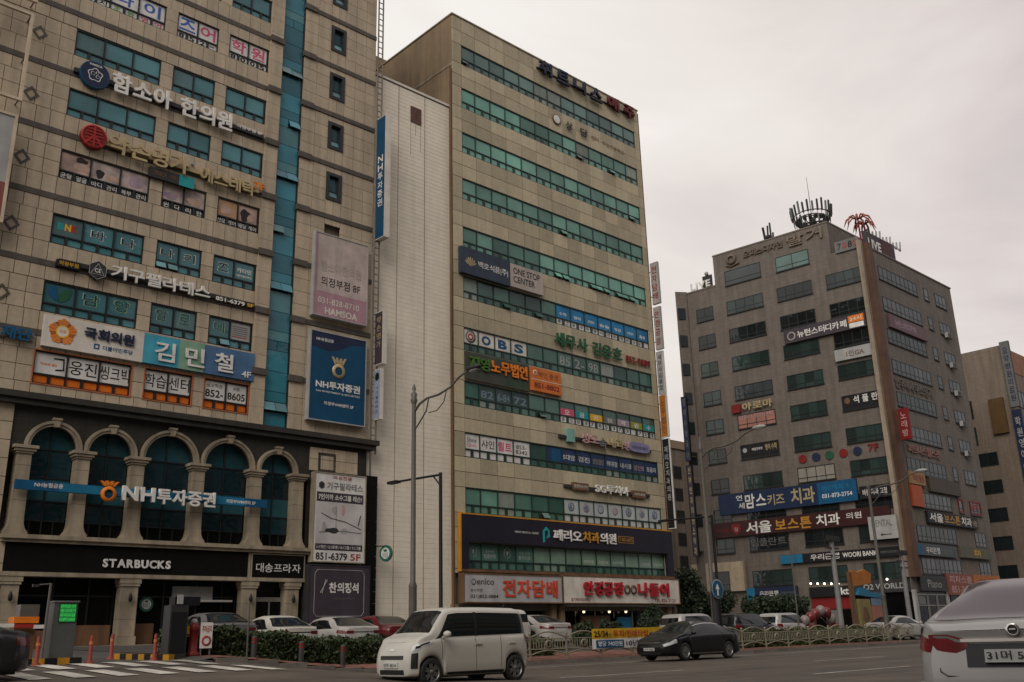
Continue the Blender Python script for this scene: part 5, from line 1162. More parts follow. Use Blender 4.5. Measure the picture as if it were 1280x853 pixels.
t = rsign('dark brown board with white letters and an orange box below the penthouse', 9.2, .65, 29.3, 30.75, M_PURP); text(t, '뉴턴스터디카페', -7.75, -2.55, 29.65, 30.4, -.31, M_LETW, .02, each=True); part(t, 'orange_box', MB().box(-2.35, -.8, -.33, -.3, 29.95, 30.65), M_ORNG); part(t, 'white_box', MB().box(-2.3, -.85, -.33, -.3, 29.4, 29.88), M_LETW); disc_part(t, 'crest', -8.4, 30.0, .45, -.33, -.3, M_LGREY, 18); disc_part(t, 'crest_centre', -8.4, 30.0, .33, -.34, -.33, M_PURP, 18)
text(t, '24시', -2.2, -1.0, 30.1, 30.5, -.335, M_LETW, .01)
t = rsign('pale board with small red brown characters under the dark brown one', 4.15, .4, 26.35, 27.5, M_LGREY); text(t, '1인GA', -3.0, -1.2, 26.6, 27.2, -.31, M_BRWN, .015)
t = RBL.thing('lettered_sign', 'gold letters with a maroon box over the salmon window', 'sign', (-13, 0, 23.1)); part(t, 'maroon_box', MB().box(-16.0, -14.95, -.25, -.02, 23.1, 24.0), M_DRED); text(t, '아로마', -14.7, -11.3, 23.15, 24.0, -.2, M_GOLD, .025, .12, each=True); text(t, '발관리 전신관리', -15.3, -11.5, 22.3, 22.75, -.06, M_PINK, .01)
t = RBL.thing('window_letters', 'white characters filling the black windows nearest the corner shaft', 'sign', (-2, 0, 21.6)); text(t, '석 플 란', -3.0, -.6, 21.95, 22.7, -.06, M_LETW, .02, each=True); disc_part(t, 'seal', -3.6, 22.3, .3, -.07, -.06, M_BRWN, 14)
t = RBL.thing('window_letters', 'small white and gold characters on the black window under the salmon one', 'sign', (-13, 0, 18.5)); text(t, '해법공부방', -14.2, -13.0, 18.9, 19.2, -.06, M_LETW, .01); text(t, '영어 수학', -12.7, -11.4, 18.75, 19.4, -.06, M_GOLD, .02); disc_part(t, 'seal', -15.0, 19.05, .25, -.07, -.06, M_LGREY, 14)
t = RBL.thing('colour_dots', 'row of red, blue and green discs with a red numeral on the tiled wall', 'sign', (-5, 0, 17)); 
for x, m_ in ((-8.83, M_DRED), (-7.42, M_NAVY), (-6.06, M_GREEN), (-4.64, M_DRED), (-3.27, M_NAVY)): disc_part(t, 'disc', x, 17.32, .42, -.1, -.02, m_, 18)
text(t, '7F', -2.2, -1.2, 17.1, 17.8, -.06, M_DRED, .02, .04)
t = rsign('long navy dental board with white and gold letters, upper of the two long boards', 18.45, 3.7, 12.65, 14.75, paint('board_navy', (.012, .026, .07), .45)); text(t, '연', -16.4, -15.7, 13.95, 14.5, -.31, M_LETW, .01); text(t, '세', -16.2, -15.5, 13.1, 13.7, -.31, M_LETW, .01); text(t, '맘스', -15.4, -13.1, 13.05, 14.5, -.31, M_LETW, .02, each=True); text(t, '키즈', -12.95, -11.1, 13.1, 14.2, -.31, M_GOLD, .015, each=True); text(t, '치과', -10.4, -7.9, 12.95, 14.5, -.31, M_GOLD, .022, each=True); part(t, 'blue_panel', MB().box(-7.6, -3.72, -.306, -.3, 12.67, 14.73), M_BLUE); text(t, '어린이치과', -7.2, -4.4, 13.9, 14.4, -.31, M_BLUE2, .01); text(t, '031-873-2754', -7.2, -4.2, 13.2, 13.6, -.31, M_LETW, .01)
t = rsign('small black board with white letters at the right of the navy board', 3.5, .6, 12.7, 13.9, M_INK); text(t, '바른 치과 교정', -3.2, -.9, 13.0, 13.6, -.31, M_LETW, .01)
t = rsign('long dark maroon dental board with white and amber letters, lower of the two long boards', 19.4, .9, 10.38, 11.9, paint('board_maroon', (.045, .014, .014), .45)); text(t, '서울', -15.6, -12.8, 10.5, 11.7, -.31, M_LETW, .025, each=True); text(t, '보스톤', -12.4, -8.6, 10.55, 11.65, -.31, M_AMB, .022, each=True); text(t, '치과', -8.1, -5.7, 10.6, 11.7, -.31, M_LETW, .02, each=True); text(t, '의원', -5.1, -3.6, 11.0, 11.6, -.31, M_LETW, .01); text(t, '치과 의원', -19.0, -17.6, 10.9, 11.3, -.31, M_DRED, .01); part(t, 'shield', MB().prism([(-17.2, 11.6), (-16.2, 11.6), (-16.2, 11.0), (-16.7, 10.5), (-17.2, 11.0)][::-1], -.32, -.3), M_DRED); text(t, '일', -16.9, -16.5, 10.9, 11.3, -.325, M_LGREY, .01)
t = RBL.thing('window_letters', 'pale characters in the windows under the maroon board', 'sign', (-13.5, 0, 9)); text(t, '임플란트', -15.3, -11.5, 9.25, 10.0, -.06, M_GREY, .0, each=True)
t = rsign('long black bank board with a sky blue end block wrapping towards the corner', 12.2, .5, 7.3, 8.15, M_INK); part(t, 'blue_block', MB().box(-12.2, -9.9, -.31, -.3, 7.32, 8.13), M_BLUE2); text(t, '우리은행', -9.1, -6.2, 7.45, 8.0, -.31, M_LETW, .012, each=True); text(t, 'WOORI BANK', -5.9, -2.6, 7.5, 7.95, -.31, M_LETW, .02); text(t, '의정부금융센터', -2.3, -.7, 7.6, 7.85, -.31, M_GREY, .005)
t = rsign('navy bank board with a blue end at street level behind the trees', 16.2, 10.8, 4.0, 5.2, M_NAVY); part(t, 'blue_block', MB().box(-16.2, -15.3, -.31, -.3, 3.6, 5.22), M_BLUE2); text(t, '우리은행', -14.8, -12.8, 4.35, 4.85, -.31, M_LETW, .012, each=True); text(t, '의정부금융센터', -12.5, -11.0, 4.5, 4.7, -.31, M_GREY, .005)
t = rsign('black fascia with white letters over the red shopfront', 9.6, 5.4, 4.02, 4.95, M_INK); text(t, 'kt', -6.5, -5.7, 4.15, 4.8, -.31, M_LETW, .03)
t = rsign('dark fascia with pale capital letters at the street corner', 5.2, .1, 4.15, 5.3, M_DKGREY); text(t, 'O2 WORLD', -4.3, -.5, 4.45, 4.95, -.31, M_LGREY, .02)
t = rsign('grey clinic board with a black arrow wrapped on the street corner', 2.9, .3, 8.85, 10.95, M_LGREY, y0=-.75, y1=-.56); text(t, 'DENTAL', -2.6, -.7, 10.0, 10.6, -.76, M_GREY, .01); part(t, 'arrow', MB().prism([(-1.9, 9.25), (-1.7, 9.38), (-1.7, 9.28), (-.9, 9.28), (-.9, 9.22), (-1.7, 9.22), (-1.7, 9.12)], -.77, -.75), M_INK)
def fsign(label, x0, x1, z0, z1, m, **k):
    k.setdefault('y0', -.3); k.setdefault('y1', -.06)
    return sign(RBR, 'signboard', label, x0, x1, z0, z1, m, **k)
t = fsign('faded purple study cafe board high on the street face', 2.9, 11.2, 29.65, 31.05, paint('faded_purple', (.13, .075, .085), .5)); text(t, '뉴턴스터디카페', 4.0, 8.6, 29.95, 30.7, -.31, M_LILAC, .01)
t = fsign('grey blue board with a small light block on the street face above ground floor', 1.3, 9.9, 7.4, 8.45, paint('board_slate', (.07, .085, .09), .5)); text(t, '우리은행', 3.3, 6.2, 7.6, 8.2, -.31, M_LETW, .012, each=True); text(t, 'WOORI', 6.6, 8.8, 7.65, 8.1, -.31, M_GREY, .01); part(t, 'blue_block', MB().box(1.3, 2.6, -.31, -.3, 7.42, 8.43), M_BLUE)
t = fsign('dull olive board next to the grey blue board on the street face', 10.9, 18.1, 7.5, 8.6, paint('board_olive', (.10, .095, .06), .5)); text(t, '피자', 14, 15.6, 7.7, 8.35, -.31, M_YELL, .015)
t = fsign('black dental board with white and amber letters on the street face', 4.8, 16.1, 10.5, 11.65, M_INK); text(t, '서울', 5.1, 8.0, 10.65, 11.5, -.31, M_LETW, .02, each=True); text(t, '보스톤', 8.3, 11.9, 10.65, 11.5, -.31, M_AMB, .02, each=True); text(t, '치과', 12.2, 14.6, 10.65, 11.5, -.31, M_LETW, .02, each=True); text(t, '의원', 14.9, 15.8, 10.7, 11.3, -.31, M_GOLD, .01)
t = fsign('plain olive brown board on the street face below the dotted wall', 6.3, 13.2, 13.6, 15.0, paint('board_umber', (.06, .05, .035), .5))
t = fsign('small orange and tan box sign hung by the corner shaft', 2.3, 5.4, 14.0, 15.2, paint('box_tan', (.30, .17, .07), .5)); text(t, '학원', 2.7, 5.0, 14.25, 14.95, -.31, M_DRED, .015)
t = fsign('bright orange red upright panel under the tan box sign', 2.2, 4.4, 11.9, 13.9, paint('panel_vermilion', (.38, .075, .02), .5))
t = fsign('red brown shop board with pink characters at street level', 6.9, 12.8, 3.9, 5.9, paint('board_rust', (.22, .07, .045), .5)); text(t, '피자스쿨', 7.3, 12.3, 5.0, 5.7, -.31, M_PINK, .015); text(t, '851-3441', 7.5, 12.0, 4.1, 4.75, -.31, M_PINK, .015)
t = fsign('orange shop board at the far end of the street face', 12.9, 19.4, 3.9, 5.9, paint('board_orange', (.38, .13, .03), .5)); text(t, '치킨', 13.8, 17.5, 4.4, 5.5, -.31, M_DRED, .02)
t = fsign('dark fascia with thin white script over the corner shop on the street face', 1.2, 6.6, 4.2, 5.6, M_DKGREY); text(t, 'Piano', 2.6, 5.4, 4.5, 5.2, -.31, M_LGREY, .0)
t = RBR.thing('window_letters', 'red framed pair of windows with red characters low on the street face', 'sign', (15, 0, 12)); part(t, 'red_film', MB().frame(15.5, 18.2, 12.0, 13.4, .16, -.09, -.055), M_DRED); part(t, 'red_film', MB().frame(12.7, 13.9, 12.0, 13.4, .16, -.09, -.055), M_DRED); text(t, '당구', 15.9, 17.7, 12.4, 13.1, -.08, M_RED, .02)
t = RBR.thing('colour_dots', 'row of faded pink characters on the street face', 'sign', (6, 0, 17)); text(t, '피트니스헬스장', 3.2, 10.2, 17.05, 17.95, -.05, paint('faded_pink_letters', (.25, .12, .10), .5), .02, .06, each=True)
t = RBR.thing('colour_dots', 'faded grey characters on the street face under the fourth window row', 'sign', (6, 0, 23.4)); text(t, '법무사사무소등기', 2.6, 10.6, 23.4, 24.5, -.05, paint('faded_grey_letters', (.12, .105, .09), .5), .02, .06, each=True)
blade(RBR, 'red vertical sign fixed low on the corner shaft', 1.0, 17.9, 20.9, 1.0, .25, M_DRED, M_DRED, '노래방', M_PINK, y=-.56)
def vsign(label, x0, x1, z0, z1, m, s_, ml):
    t = sign(RBL, 'vertical_sign', label, x0, x1, z0, z1, m, -2.0, -1.7, rim=M_INK, rw=.05); part(t, 'bracket', MB().box(x0 + .1, x1 - .1, -1.7, -.6, z0 + .5, z0 + .6), M_POLE); h = (z1 - z0) / len(s_)
    for i, c in enumerate(s_): text(t, c, x0 + .15, x1 - .15, z1 - (i + .85) * h, z1 - (i + .15) * h, -2.01, ml, .01, name='letter')
vsign('dark vertical sign stack on the far end of the corner block side face', -20.95, -20.35, 18.5, 25.5, M_NAVY, '영어수학국어', M_GREY)
vsign('brown vertical sign low on the far end of the side face', -20.95, -20.35, 8.6, 18.0, M_PURP, '산부인과의원소아과', M_GOLD)

# ------------------------------------------------------------------ blocks further along and behind
RB2 = Frame(*stw(123, 42)[:2], A0)
B4 = RB2.thing('office_building', 'brown brick block beyond the corner building with big dark windows', 'building', (0, 0, .6))
M_B4 = mat('brown_brick_far', (.19, .145, .11), .8, var=.1, streak=.2, grid=(1.2, .5, .8)); M_B4R = mat('orange_brick_far', (.26, .13, .075), .8, var=.12, streak=.2)
part(B4, 'wall', MB().box(0, 30, 0, 22, .4, 34.6), M_B4); part(B4, 'top_wall', MB().box(.02, 30, -.05, .0, 31.6, 34.5), M_B4R); part(B4, 'stair_head', MB().box(.5, 12, 14, 20, 34.6, 37), M_B4)
def farwin(B, side, a_, b_, z0, z1, n=2, m=None):
    f = MB(); yy = -.06
    if side == 'f':
        f.frame(a_, b_, z0, z1, .09, -.08, .0)
        for i in range(1, n): x = a_ + (b_ - a_) * i / n; f.box(x - .05, x + .05, -.08, 0, z0 + .09, z1 - .09)
        wd_ = part(B, 'window', f, M_FRAME); part(wd_, 'pane', MB().box(a_ + .05, b_ - .05, -.03, .0, z0 + .05, z1 - .05), m or M_GRD)
    else:
        f.frame(a_, b_, z0, z1, .09, -.08, .0)
        for i in range(1, n): x = a_ + (b_ - a_) * i / n; f.box(x - .05, x + .05, -.08, 0, z0 + .09, z1 - .09)
        f.v = [(y_, x_, z_) for x_, y_, z_ in f.v]; wd_ = part(B, 'window', f, M_FRAME); part(wd_, 'pane', MB().box(-.03, 0, a_ + .05, b_ - .05, z0 + .05, z1 - .05), m or M_GRD)
for k in range(9):
    z = 28.3 - k * 3.4; 
    farwin(B4, 's', 4.5 if k < 2 else 2.5, 13 if k < 2 else 5.0, z - (2.3 if k < 2 else 1.6), z, 4 if k < 2 else 2, M_GRB if k == 1 else M_GRD)
    if k > 1: farwin(B4, 's', 9, 11.5, z - 1.6, z, 2)
    for x in (2.4, 6.8, 11.2, 15.6): farwin(B4, 'f', x, x + 3, z - 1.2, z + 1.0, 3, M_GRW)
blade(RB2, 'grey vertical sign at the top corner of the brown brick block', -.3, 26.5, 34.9, 1.1, .35, paint('blade_dull_grey', (.13, .13, .13), .5), M_DKGREY, '요양병원의료원', M_NAVY, y=-.1)
blade(RB2, 'long dark vertical sign below the grey one on the brown brick block', -.3, 16.5, 26.2, 1.1, .35, M_NAVY, M_NAVY, '학원영어수학', M_LGREY, y=-.1)
blade(RB2, 'rust coloured vertical sign, lowest on the brown brick block corner', -.3, 8, 16.2, 1.1, .35, M_BRWN, M_DRED, '한의원내과', M_GOLD, y=-.1)
t = RB2.thing('wall_panel', 'amber panel on the brick block between the dark windows and the vertical signs', 'sign', (0, 2, 23)); part(t, 'board', MB().box(-.35, -.05, .6, 2.4, 23.6, 28.0), paint('panel_amber', (.10, .055, .02), .5))
B5 = Frame(*stw(112, 47)[:2], A0).thing('slim_building', 'slim blue grey block squeezed between the corner building and the brick block', 'building', (0, 0, .6))
part(B5, 'wall', MB().box(0, 10, 0, 12, .4, 27.5), mat('blue_grey_render', (.10, .115, .125), .7, var=.1, streak=.3)); part(B5, 'poster', MB().box(-.06, -.001, 1, 9, 13, 20), paint('poster_faint_blue', (.07, .12, .16), .5))
for k in range(7): farwin(B5, 's', 3, 5, 25.5 - k * 3.3, 27 - k * 3.3, 1)
FG = Frame(*stw(107, 85)[:2], A0)
B6 = FG.thing('apartment_building', 'dun rendered building seen through the gap between the two office blocks', 'building', (0, 0, .6)); part(B6, 'wall', MB().box(-14, 14, 0, 12, .2, 27.0), mat('dun_render', (.17, .135, .105), .8, var=.12, streak=.25)); part(B6, 'parapet', MB().box(-14.2, 14.2, -.2, 12, 27.0, 28.2), M_B4R if False else mat('dun_cap', (.25, .18, .12), .8))
for k in range(7):
    for x in (-12, -8, -4, 0, 4, 8, 11.5): farwin(B6, 'f', x, x + 1.8, 22.6 - k * 3.2, 24.4 - k * 3.2, 2)
blade(FG, 'red vertical sign in the gap between the office blocks', -.5, 14.5, 20, 1.6, .4, M_DRED, M_DRED, '노래연습장', M_PINK, y=-.15)
blade(FG, 'white vertical sign with red marks under the red one in the gap', -.5, 6.0, 14.2, 1.6, .4, M_LGREY, M_LGREY, '약국병원의원', M_DRED, y=-.15)
blade(FG, 'black vertical sign with a pale border, top of the gap', -.7, 20.5, 30, 1.8, .5, M_DKGREY, M_LGREY, '치과내과', M_GREY, y=-.15)
# ------------------------------------------------------------------ cars
M_TYRE = mat('tyre_rubber', (.018, .017, .017), .85, var=.15); M_RIM = mat('alloy_rim', (.30, .30, .30), .35, metal=.8, var=.05)
M_CGL = mat('car_glass', (.010, .011, .012), .05, var=.1, spec=.75); M_TRIMB = mat('car_black_trim', (.012, .012, .012), .45, var=.1)
M_HEAD = mat('headlamp', (.42, .43, .44), .12, var=.3, scale=9, spec=.8); M_TAIL = mat('tail_lamp', (.13, .008, .01), .15, var=.25, scale=8, spec=.8)
M_PLATE = mat('number_plate', (.50, .50, .48), .45, var=.08); M_CHROME = mat('chrome', (.62, .61, .59), .15, metal=1.0, var=.03)
def carpaint(name, col, metal=0.0): return mat(name, col, .45, metal=metal, var=.05, scale=.9, coat=.55, spec=.2, dirt=.06)
P_WHITE = carpaint('car_white', (.42, .405, .385)); P_CREAM = carpaint('car_cream_white', (.52, .50, .45)); P_BLACK = carpaint('car_black', (.006, .0065, .008)); P_GREY = carpaint('car_grey', (.17, .17, .175), .3); P_SILV = carpaint('car_silver', (.40, .39, .38), .2); P_RED = carpaint('car_maroon', (.11, .012, .014))
def interp(pts, x):
    return float(np.interp(x, [p[0] for p in pts], [p[1] for p in pts]))
class Body:
    """smooth car shell: x runs rear (-) to front (+); the section at each x is swept from the sill to the roof centre"""
    def __init__(s, L, W, top, belt, wheels, R_, sill=.2, xr=.55, endw=.74, roofw=.74, noz=(.26, .26), n=84, rear=None, front=None):
        s.L, s.W = L, W; s.wheels, s.R = wheels, R_; s.sill = sill; s.xr = xr; s.endw = endw; s.roofw = roofw; s.noz = noz
        xs = np.linspace(-L / 2, L / 2, 401)
        def sm(pts, k):
            y = np.interp(xs, [p[0] for p in pts], [p[1] for p in pts]); ker = np.exp(-.5 * (np.arange(-3 * k, 3 * k + 1) / k) ** 2); ker /= ker.sum()
            yp = np.pad(y, 3 * k, mode='edge'); return np.convolve(yp, ker, 'valid')
        s.xs = xs; s.topv = sm(top, 7); s.beltv = sm(belt, 10); s.rear = rear or [(.2, .0), (.45, .0), (1.0, .0)]; s.front = front or [(.2, .02), (.45, .0), (.8, .10)]
        e = list(np.linspace(-L / 2, L / 2, n))
        for wx in wheels:
            for a in np.linspace(-1, 1, 15): e.append(wx + R_ * 1.13 * math.sin(a * math.pi / 2))
        s.st = sorted(set(round(float(v), 4) for v in e))
    def hw(s, x):
        d = (abs(x) - (s.L / 2 - s.xr)) / s.xr
        return s.W / 2 * (1 - (1 - s.endw) * max(0, d) ** 2.4) * (1 - .02 * (abs(x) / (s.L / 2)) ** 2)
    def sec(s, x):
        w = s.hw(x); top = float(np.interp(x, s.xs, s.topv)); bl = min(float(np.interp(x, s.xs, s.beltv)), top - .03)
        zb = s.sill
        d = (abs(x) - (s.L / 2 - .5)) / .5
        if d > 0: zb = s.sill + (s.noz[0 if x < 0 else 1] - s.sill) * d
        for wx in s.wheels:
            q = (s.R * 1.13) ** 2 - (x - wx) ** 2
            if q > 0: zb = max(zb, s.R + math.sqrt(q))
        zb = min(zb, bl - .08); h = top - bl; g = min(1.0, max(0.0, (h - .05) / .38)); g = g * g * (3 - 2 * g)
        wr = w * (.93 + (s.roofw - .93) * g); wb = w * .945; f = bl - zb
        P = [(0, zb), (.84 * w, zb), (.955 * w, zb + .03 * f), (.99 * w, zb + .12 * f), (w, zb + .35 * f), (w, zb + .62 * f), (.99 * w, zb + .82 * f), (.972 * w, zb + .93 * f), (wb, bl)]
        zt_ = top - (.10 * g + .012)
        for k in (.02, .25, .5, .75, 1.0):
            bow = .018 * math.sin(math.pi * k) * g; P.append((wb + (wr - wb) * k + bow - .006 * g, bl + (zt_ - bl) * k))
        P += [(wr - .035 * g - .02, zt_ + (top - zt_) * .55), (wr * .72, top - .012), (wr * .38, top - .002), (0, top)]
        return P
    def pt(s, x, v, side=1):
        P = s.sec(x); i = min(len(P) - 2, int(v)); f = v - i; y = P[i][0] * (1 - f) + P[i + 1][0] * f; z = P[i][1] * (1 - f) + P[i + 1][1] * f
        return (x + s.shift(x, z, y), side * y, z)
    def shift(s, x, z, y=0):
        d = (abs(x) - (s.L / 2 - s.xr)) / s.xr
        if d <= 0: return 0.0
        prof = s.rear if x < 0 else s.front; k = d ** 2.2
        return (1 if x < 0 else -1) * interp(prof, z) * k
    def end(s, y, z, e):
        """x on the end face at height z"""
        x = s.L / 2 * e; w = s.hw(x); return x + s.shift(x, z) + e * .05 * (1 - (y / w) ** 2)
    def patch(s, mb, x0, x1, v0, v1, side, offs=.006, nx=8, nv=4, mi=0, s0=0.0, s1=0.0):
        vs = []
        for i in range(nx + 1):
            for j in range(nv + 1):
                xa, xb = x0 + s0 * j / nv, x1 - s1 * j / nv; x = xa + (xb - xa) * i / nx; v = v0 + (v1 - v0) * j / nv; p = Vector(s.pt(x, v, side)); q = Vector(s.pt(x + .02, v, side)); r = Vector(s.pt(x, v + .05, side))
                n = (q - p).cross(r - p); n = n.normalized() if n.length > 1e-9 else Vector((0, side, 0))
                if n.y * side < 0 and abs(n.y) > .05: n = -n
                if abs(n.y) <= .05 and n.z < 0: n = -n
                vs.append(p + n * offs)
        fs = [(i * (nv + 1) + j, (i + 1) * (nv + 1) + j, (i + 1) * (nv + 1) + j + 1, i * (nv + 1) + j + 1) for i in range(nx) for j in range(nv)]
        mb.add(vs, fs, mi, True)
    def build(s, side_x, wind, rearw):
        """returns dict of MB: body, side windows, windscreen, rear window"""
        out = {k: MB() for k in ('body', 'side', 'wind', 'rear')}; st = s.st; nv = len(s.sec(0))
        for side in (1, -1):
            G = [[s.pt(x, j, side) for j in range(nv)] for x in st]
            for i in range(len(st) - 1):
                for j in range(nv - 1):
                    f = (0, 1, 2, 3) if side < 0 else (3, 2, 1, 0)
                    out['body'].add([G[i][j], G[i][j + 1], G[i + 1][j + 1], G[i + 1][j]], [f], 0, True)
            s.patch(out['side'], side_x[0], side_x[1], 9.25, 12.8, side, .005, 26, 6, 0, side_x[3], side_x[2])
            for k, q in (('wind', wind), ('rear', rearw)):
                if q[0] > -5: s.patch(out[k], q[0], q[1], 14.25, 17, side, .005, 12, 6)
        for e in (-1, 1):
            x = s.L / 2 * e; P = s.sec(x); ny = 10; vs = []
            for (y, z) in P:
                for k in range(ny + 1): yy = -y + 2 * y * k / ny; vs.append((s.end(yy, z, e), yy, z))
            for j, (y, z) in enumerate(P):
                for k in (0, ny): vs[j * (ny + 1) + k] = (x + s.shift(x, z), (-y if k == 0 else y), z)
            fs = [(j * (ny + 1) + k, (j + 1) * (ny + 1) + k, (j + 1) * (ny + 1) + k + 1, j * (ny + 1) + k + 1) for j in range(len(P) - 1) for k in range(ny)]
            out['body'].add(vs, fs, 0, True)
        return out
def weld(o):
    import bmesh
    bm = bmesh.new(); bm.from_mesh(o.data); bmesh.ops.remove_doubles(bm, verts=bm.verts, dist=.0015); bmesh.ops.recalc_face_normals(bm, faces=bm.faces)
    bm.to_mesh(o.data); bm.free()
def wheel_mbs(R_, wdt, spokes=5):
    t = MB(); r = R_ * .68; h = wdt / 2
    t.lathe((0, 0, 0), [(r, -h * .9), (R_ * .93, -h), (R_, -h * .75), (R_, h * .75), (R_ * .93, h), (r, h * .9)], 28, ax='y')
    m = MB(); m.lathe((0, 0, 0), [(r, -h * .85), (r * .92, -h * .6), (r * .9, h * .3)], 28, ax='y')
    d = MB(); d.lathe((0, 0, 0), [(.01, -h * .25), (r * .92, -h * .2)], 24, ax='y')
    for k in range(spokes):
        a = 2 * math.pi * k / spokes
        for q in (-.16, .16):
            c, s_ = math.cos(a), math.sin(a); w0, w1 = .035, .045
            P = [(.04, q * .3 * r), (r * .95, q * r)]
            vs = []
            for (rr_, oo) in P:
                for dd in (-w1 * .5, w1 * .5): vs.append((rr_ * c - (oo + dd) * s_, -h * .72, rr_ * s_ + (oo + dd) * c))
            for (rr_, oo) in P:
                for dd in (-w1 * .5, w1 * .5): vs.append((rr_ * c - (oo + dd) * s_, -h * .35, rr_ * s_ + (oo + dd) * c))
            m.add(vs, [(0, 1, 3, 2), (0, 2, 6, 4), (1, 5, 7, 3), (2, 3, 7, 6), (4, 6, 7, 5)])
    m.lathe((0, 0, 0), [(.005, -h * .78), (.05, -h * .76), (.06, -h * .4)], 12, ax='y')
    return t, m, d
_wh = {}
def add_wheels(t, B, wdt=.21, spokes=5, track=None):
    k = (B.R, wdt, spokes)
    if k not in _wh: _wh[k] = [b.mesh(n, m) for b, n, m in zip(wheel_mbs(B.R, wdt, spokes), ('tyre', 'rim', 'brake_disc'), (M_TYRE, M_RIM, M_TRIMB))]
    for wx in B.wheels:
        for side in (1, -1):
            o = bpy.data.objects.new('wheel', _wh[k][0]); COL.objects.link(o); o.parent = t; y = side * (B.W / 2 - wdt / 2 - .015)
            o.location = (wx, y, B.R); o.rotation_euler = (0, 0.3 * wx, math.pi if side > 0 else 0)
            for n_, me in (('rim', _wh[k][1]), ('brake_disc', _wh[k][2])):
                q = bpy.data.objects.new(n_, me); COL.objects.link(q); q.parent = o
def make_car(label, s, p, rot, B, pm, side_x, wind, rearw, z=None, group=None, kind='parked_car', cat='car', spokes=5, lamps=None, plate=None, extra=None, fr=ST):
    z = zt(s, p) if z is None else z
    t = fr.thing(kind, label, cat, (s, p, z), group, rot=rot); t['off'] = (0.0, 0.0, 0.0)
    q = B.build(side_x, wind, rearw)
    o = part(t, 'body', q['body'], pm); weld(o)
    for k, n in (('side', 'side_window'), ('wind', 'windscreen'), ('rear', 'rear_window')):
        if q[k].f:
            if k == 'side':
                for sg in (1, -1):
                    mb = MB()
                    for f in q[k].f:
                        if q[k].v[f[0]][1] * sg > 0: mb.add([q[k].v[i] for i in f], [(0, 1, 2, 3)], 0, True)
                    o = part(t, n, mb, M_CGL); weld(o)
            else: o = part(t, n, q[k], M_CGL); weld(o)
    L, W = B.L, B.W
    part(t, 'underbody', MB().box(-L / 2 + .25, L / 2 - .25, -W / 2 + .24, W / 2 - .24, .17, min(.72, B.sill + .5)), M_TRIMB)
    add_wheels(t, B, spokes=spokes)
    hl, tl = lamps or ((L / 2 - .55, L / 2 - .02, 5.7, 7.9), (-L / 2 + .02, -L / 2 + .38, 5.6, 7.6))
    for side in (1, -1):
        mb = MB(); B.patch(mb, hl[0], hl[1], hl[2], hl[3], side, .008); part(t, 'headlight', mb, M_HEAD)
        mb = MB(); B.patch(mb, tl[0], tl[1], tl[2], tl[3], side, .008); part(t, 'tail_light', mb, M_TAIL)
        mx = wind[0] - .05 if len(wind) else .6
        bl = float(np.interp(side_x[1] - .25, B.xs, B.beltv))
        mb = MB(); mb.ball((side_x[1] - .22, side * (B.hw(.5) + .11), bl + .10), .11, 10, sq=(.75, 1.05, .7)); mb.tube([(side_x[1] - .22, side * (B.hw(.5) - .05), bl + .03), (side_x[1] - .22, side * (B.hw(.5) + .08), bl + .06)], .03, 6); part(t, 'wing_mirror', mb, pm)
        for hx in ((side_x[0] + side_x[1]) / 2 + .18, side_x[0] + .55):
            hz = bl - .12; mb = MB(); y = side * (B.hw(hx) * .988 + .012); mb.cbox((hx, y, hz), (.2, .03, .035)); part(t, 'door_handle', mb, pm)
    return t, B
def end_box(t, B, name, e, y0, y1, z0, z1, m, d=.02, inset=.02, n=6):
    """thin plate laid on the curved end face"""
    mb = MB(); vs = []
    for i in range(n + 1):
        y = y0 + (y1 - y0) * i / n
        for zz in (z0, z1): vs += [(B.end(y, zz, e) + e * d, y, zz), (B.end(y, zz, e) - e * inset, y, zz)]
    for i in range(n):
        a, b = 4 * i, 4 * (i + 1); mb.add([vs[a], vs[b], vs[b + 2], vs[a + 2]], [(0, 1, 2, 3)]); mb.add([vs[a], vs[b], vs[b + 1], vs[a + 1]], [(0, 1, 2, 3)]); mb.add([vs[a + 2], vs[b + 2], vs[b + 3], vs[a + 3]], [(0, 1, 2, 3)])
    for a in (0, 4 * n): mb.add([vs[a], vs[a + 1], vs[a + 3], vs[a + 2]], [(0, 1, 2, 3)])
    return part(t, name, mb, m)
def end_text(t, B, s, e, y0, y1, z0, z1, m, d=.03, bold=.01):
    """lettering on the rear (e=-1) or front (e=1) face; y0 is at the left of the text as seen by a viewer"""
    me, w, a, b, _ = glyph(s, bold, 0.0); o = bpy.data.objects.new('lettering', me); COL.objects.link(o); o.parent = t
    sz = (z1 - z0) / (b - a); sx = abs(y1 - y0) / w
    o.location = (B.end((y0 + y1) / 2, z0, e) + e * d, y0, z0 - a * sz); o.rotation_euler = (math.pi / 2, 0, -math.pi / 2 if e < 0 else math.pi / 2); o.scale = (sx, sz, 1)
    o.material_slots[0].link = 'OBJECT'; o.material_slots[0].material = m; return o
def sedan(L=4.85, W=1.85, H=1.46, fast=0.0, **k):
    h = L / 2
    top = [(-h, .98), (-h + .12, 1.05), (-h + .55 + fast * .2, 1.08), (-h + 1.25 + fast * .3, H - .06), (-h + 1.75, H - .01), (-.05, H), (.55, H - .07), (1.35, 1.0), (h - .5, .84), (h - .1, .70), (h, .62)]
    belt = [(-h, .90), (-h + .6, .98), (0, .95), (1.2, .90), (h - .4, .78), (h, .56)]
    return Body(L, W, top, belt, (-1.42, 1.42), .33, **k), (-h + .75 + fast * .1, 1.25, .75, .75), (.42, 1.36), (-h + .52, -h + 1.42)

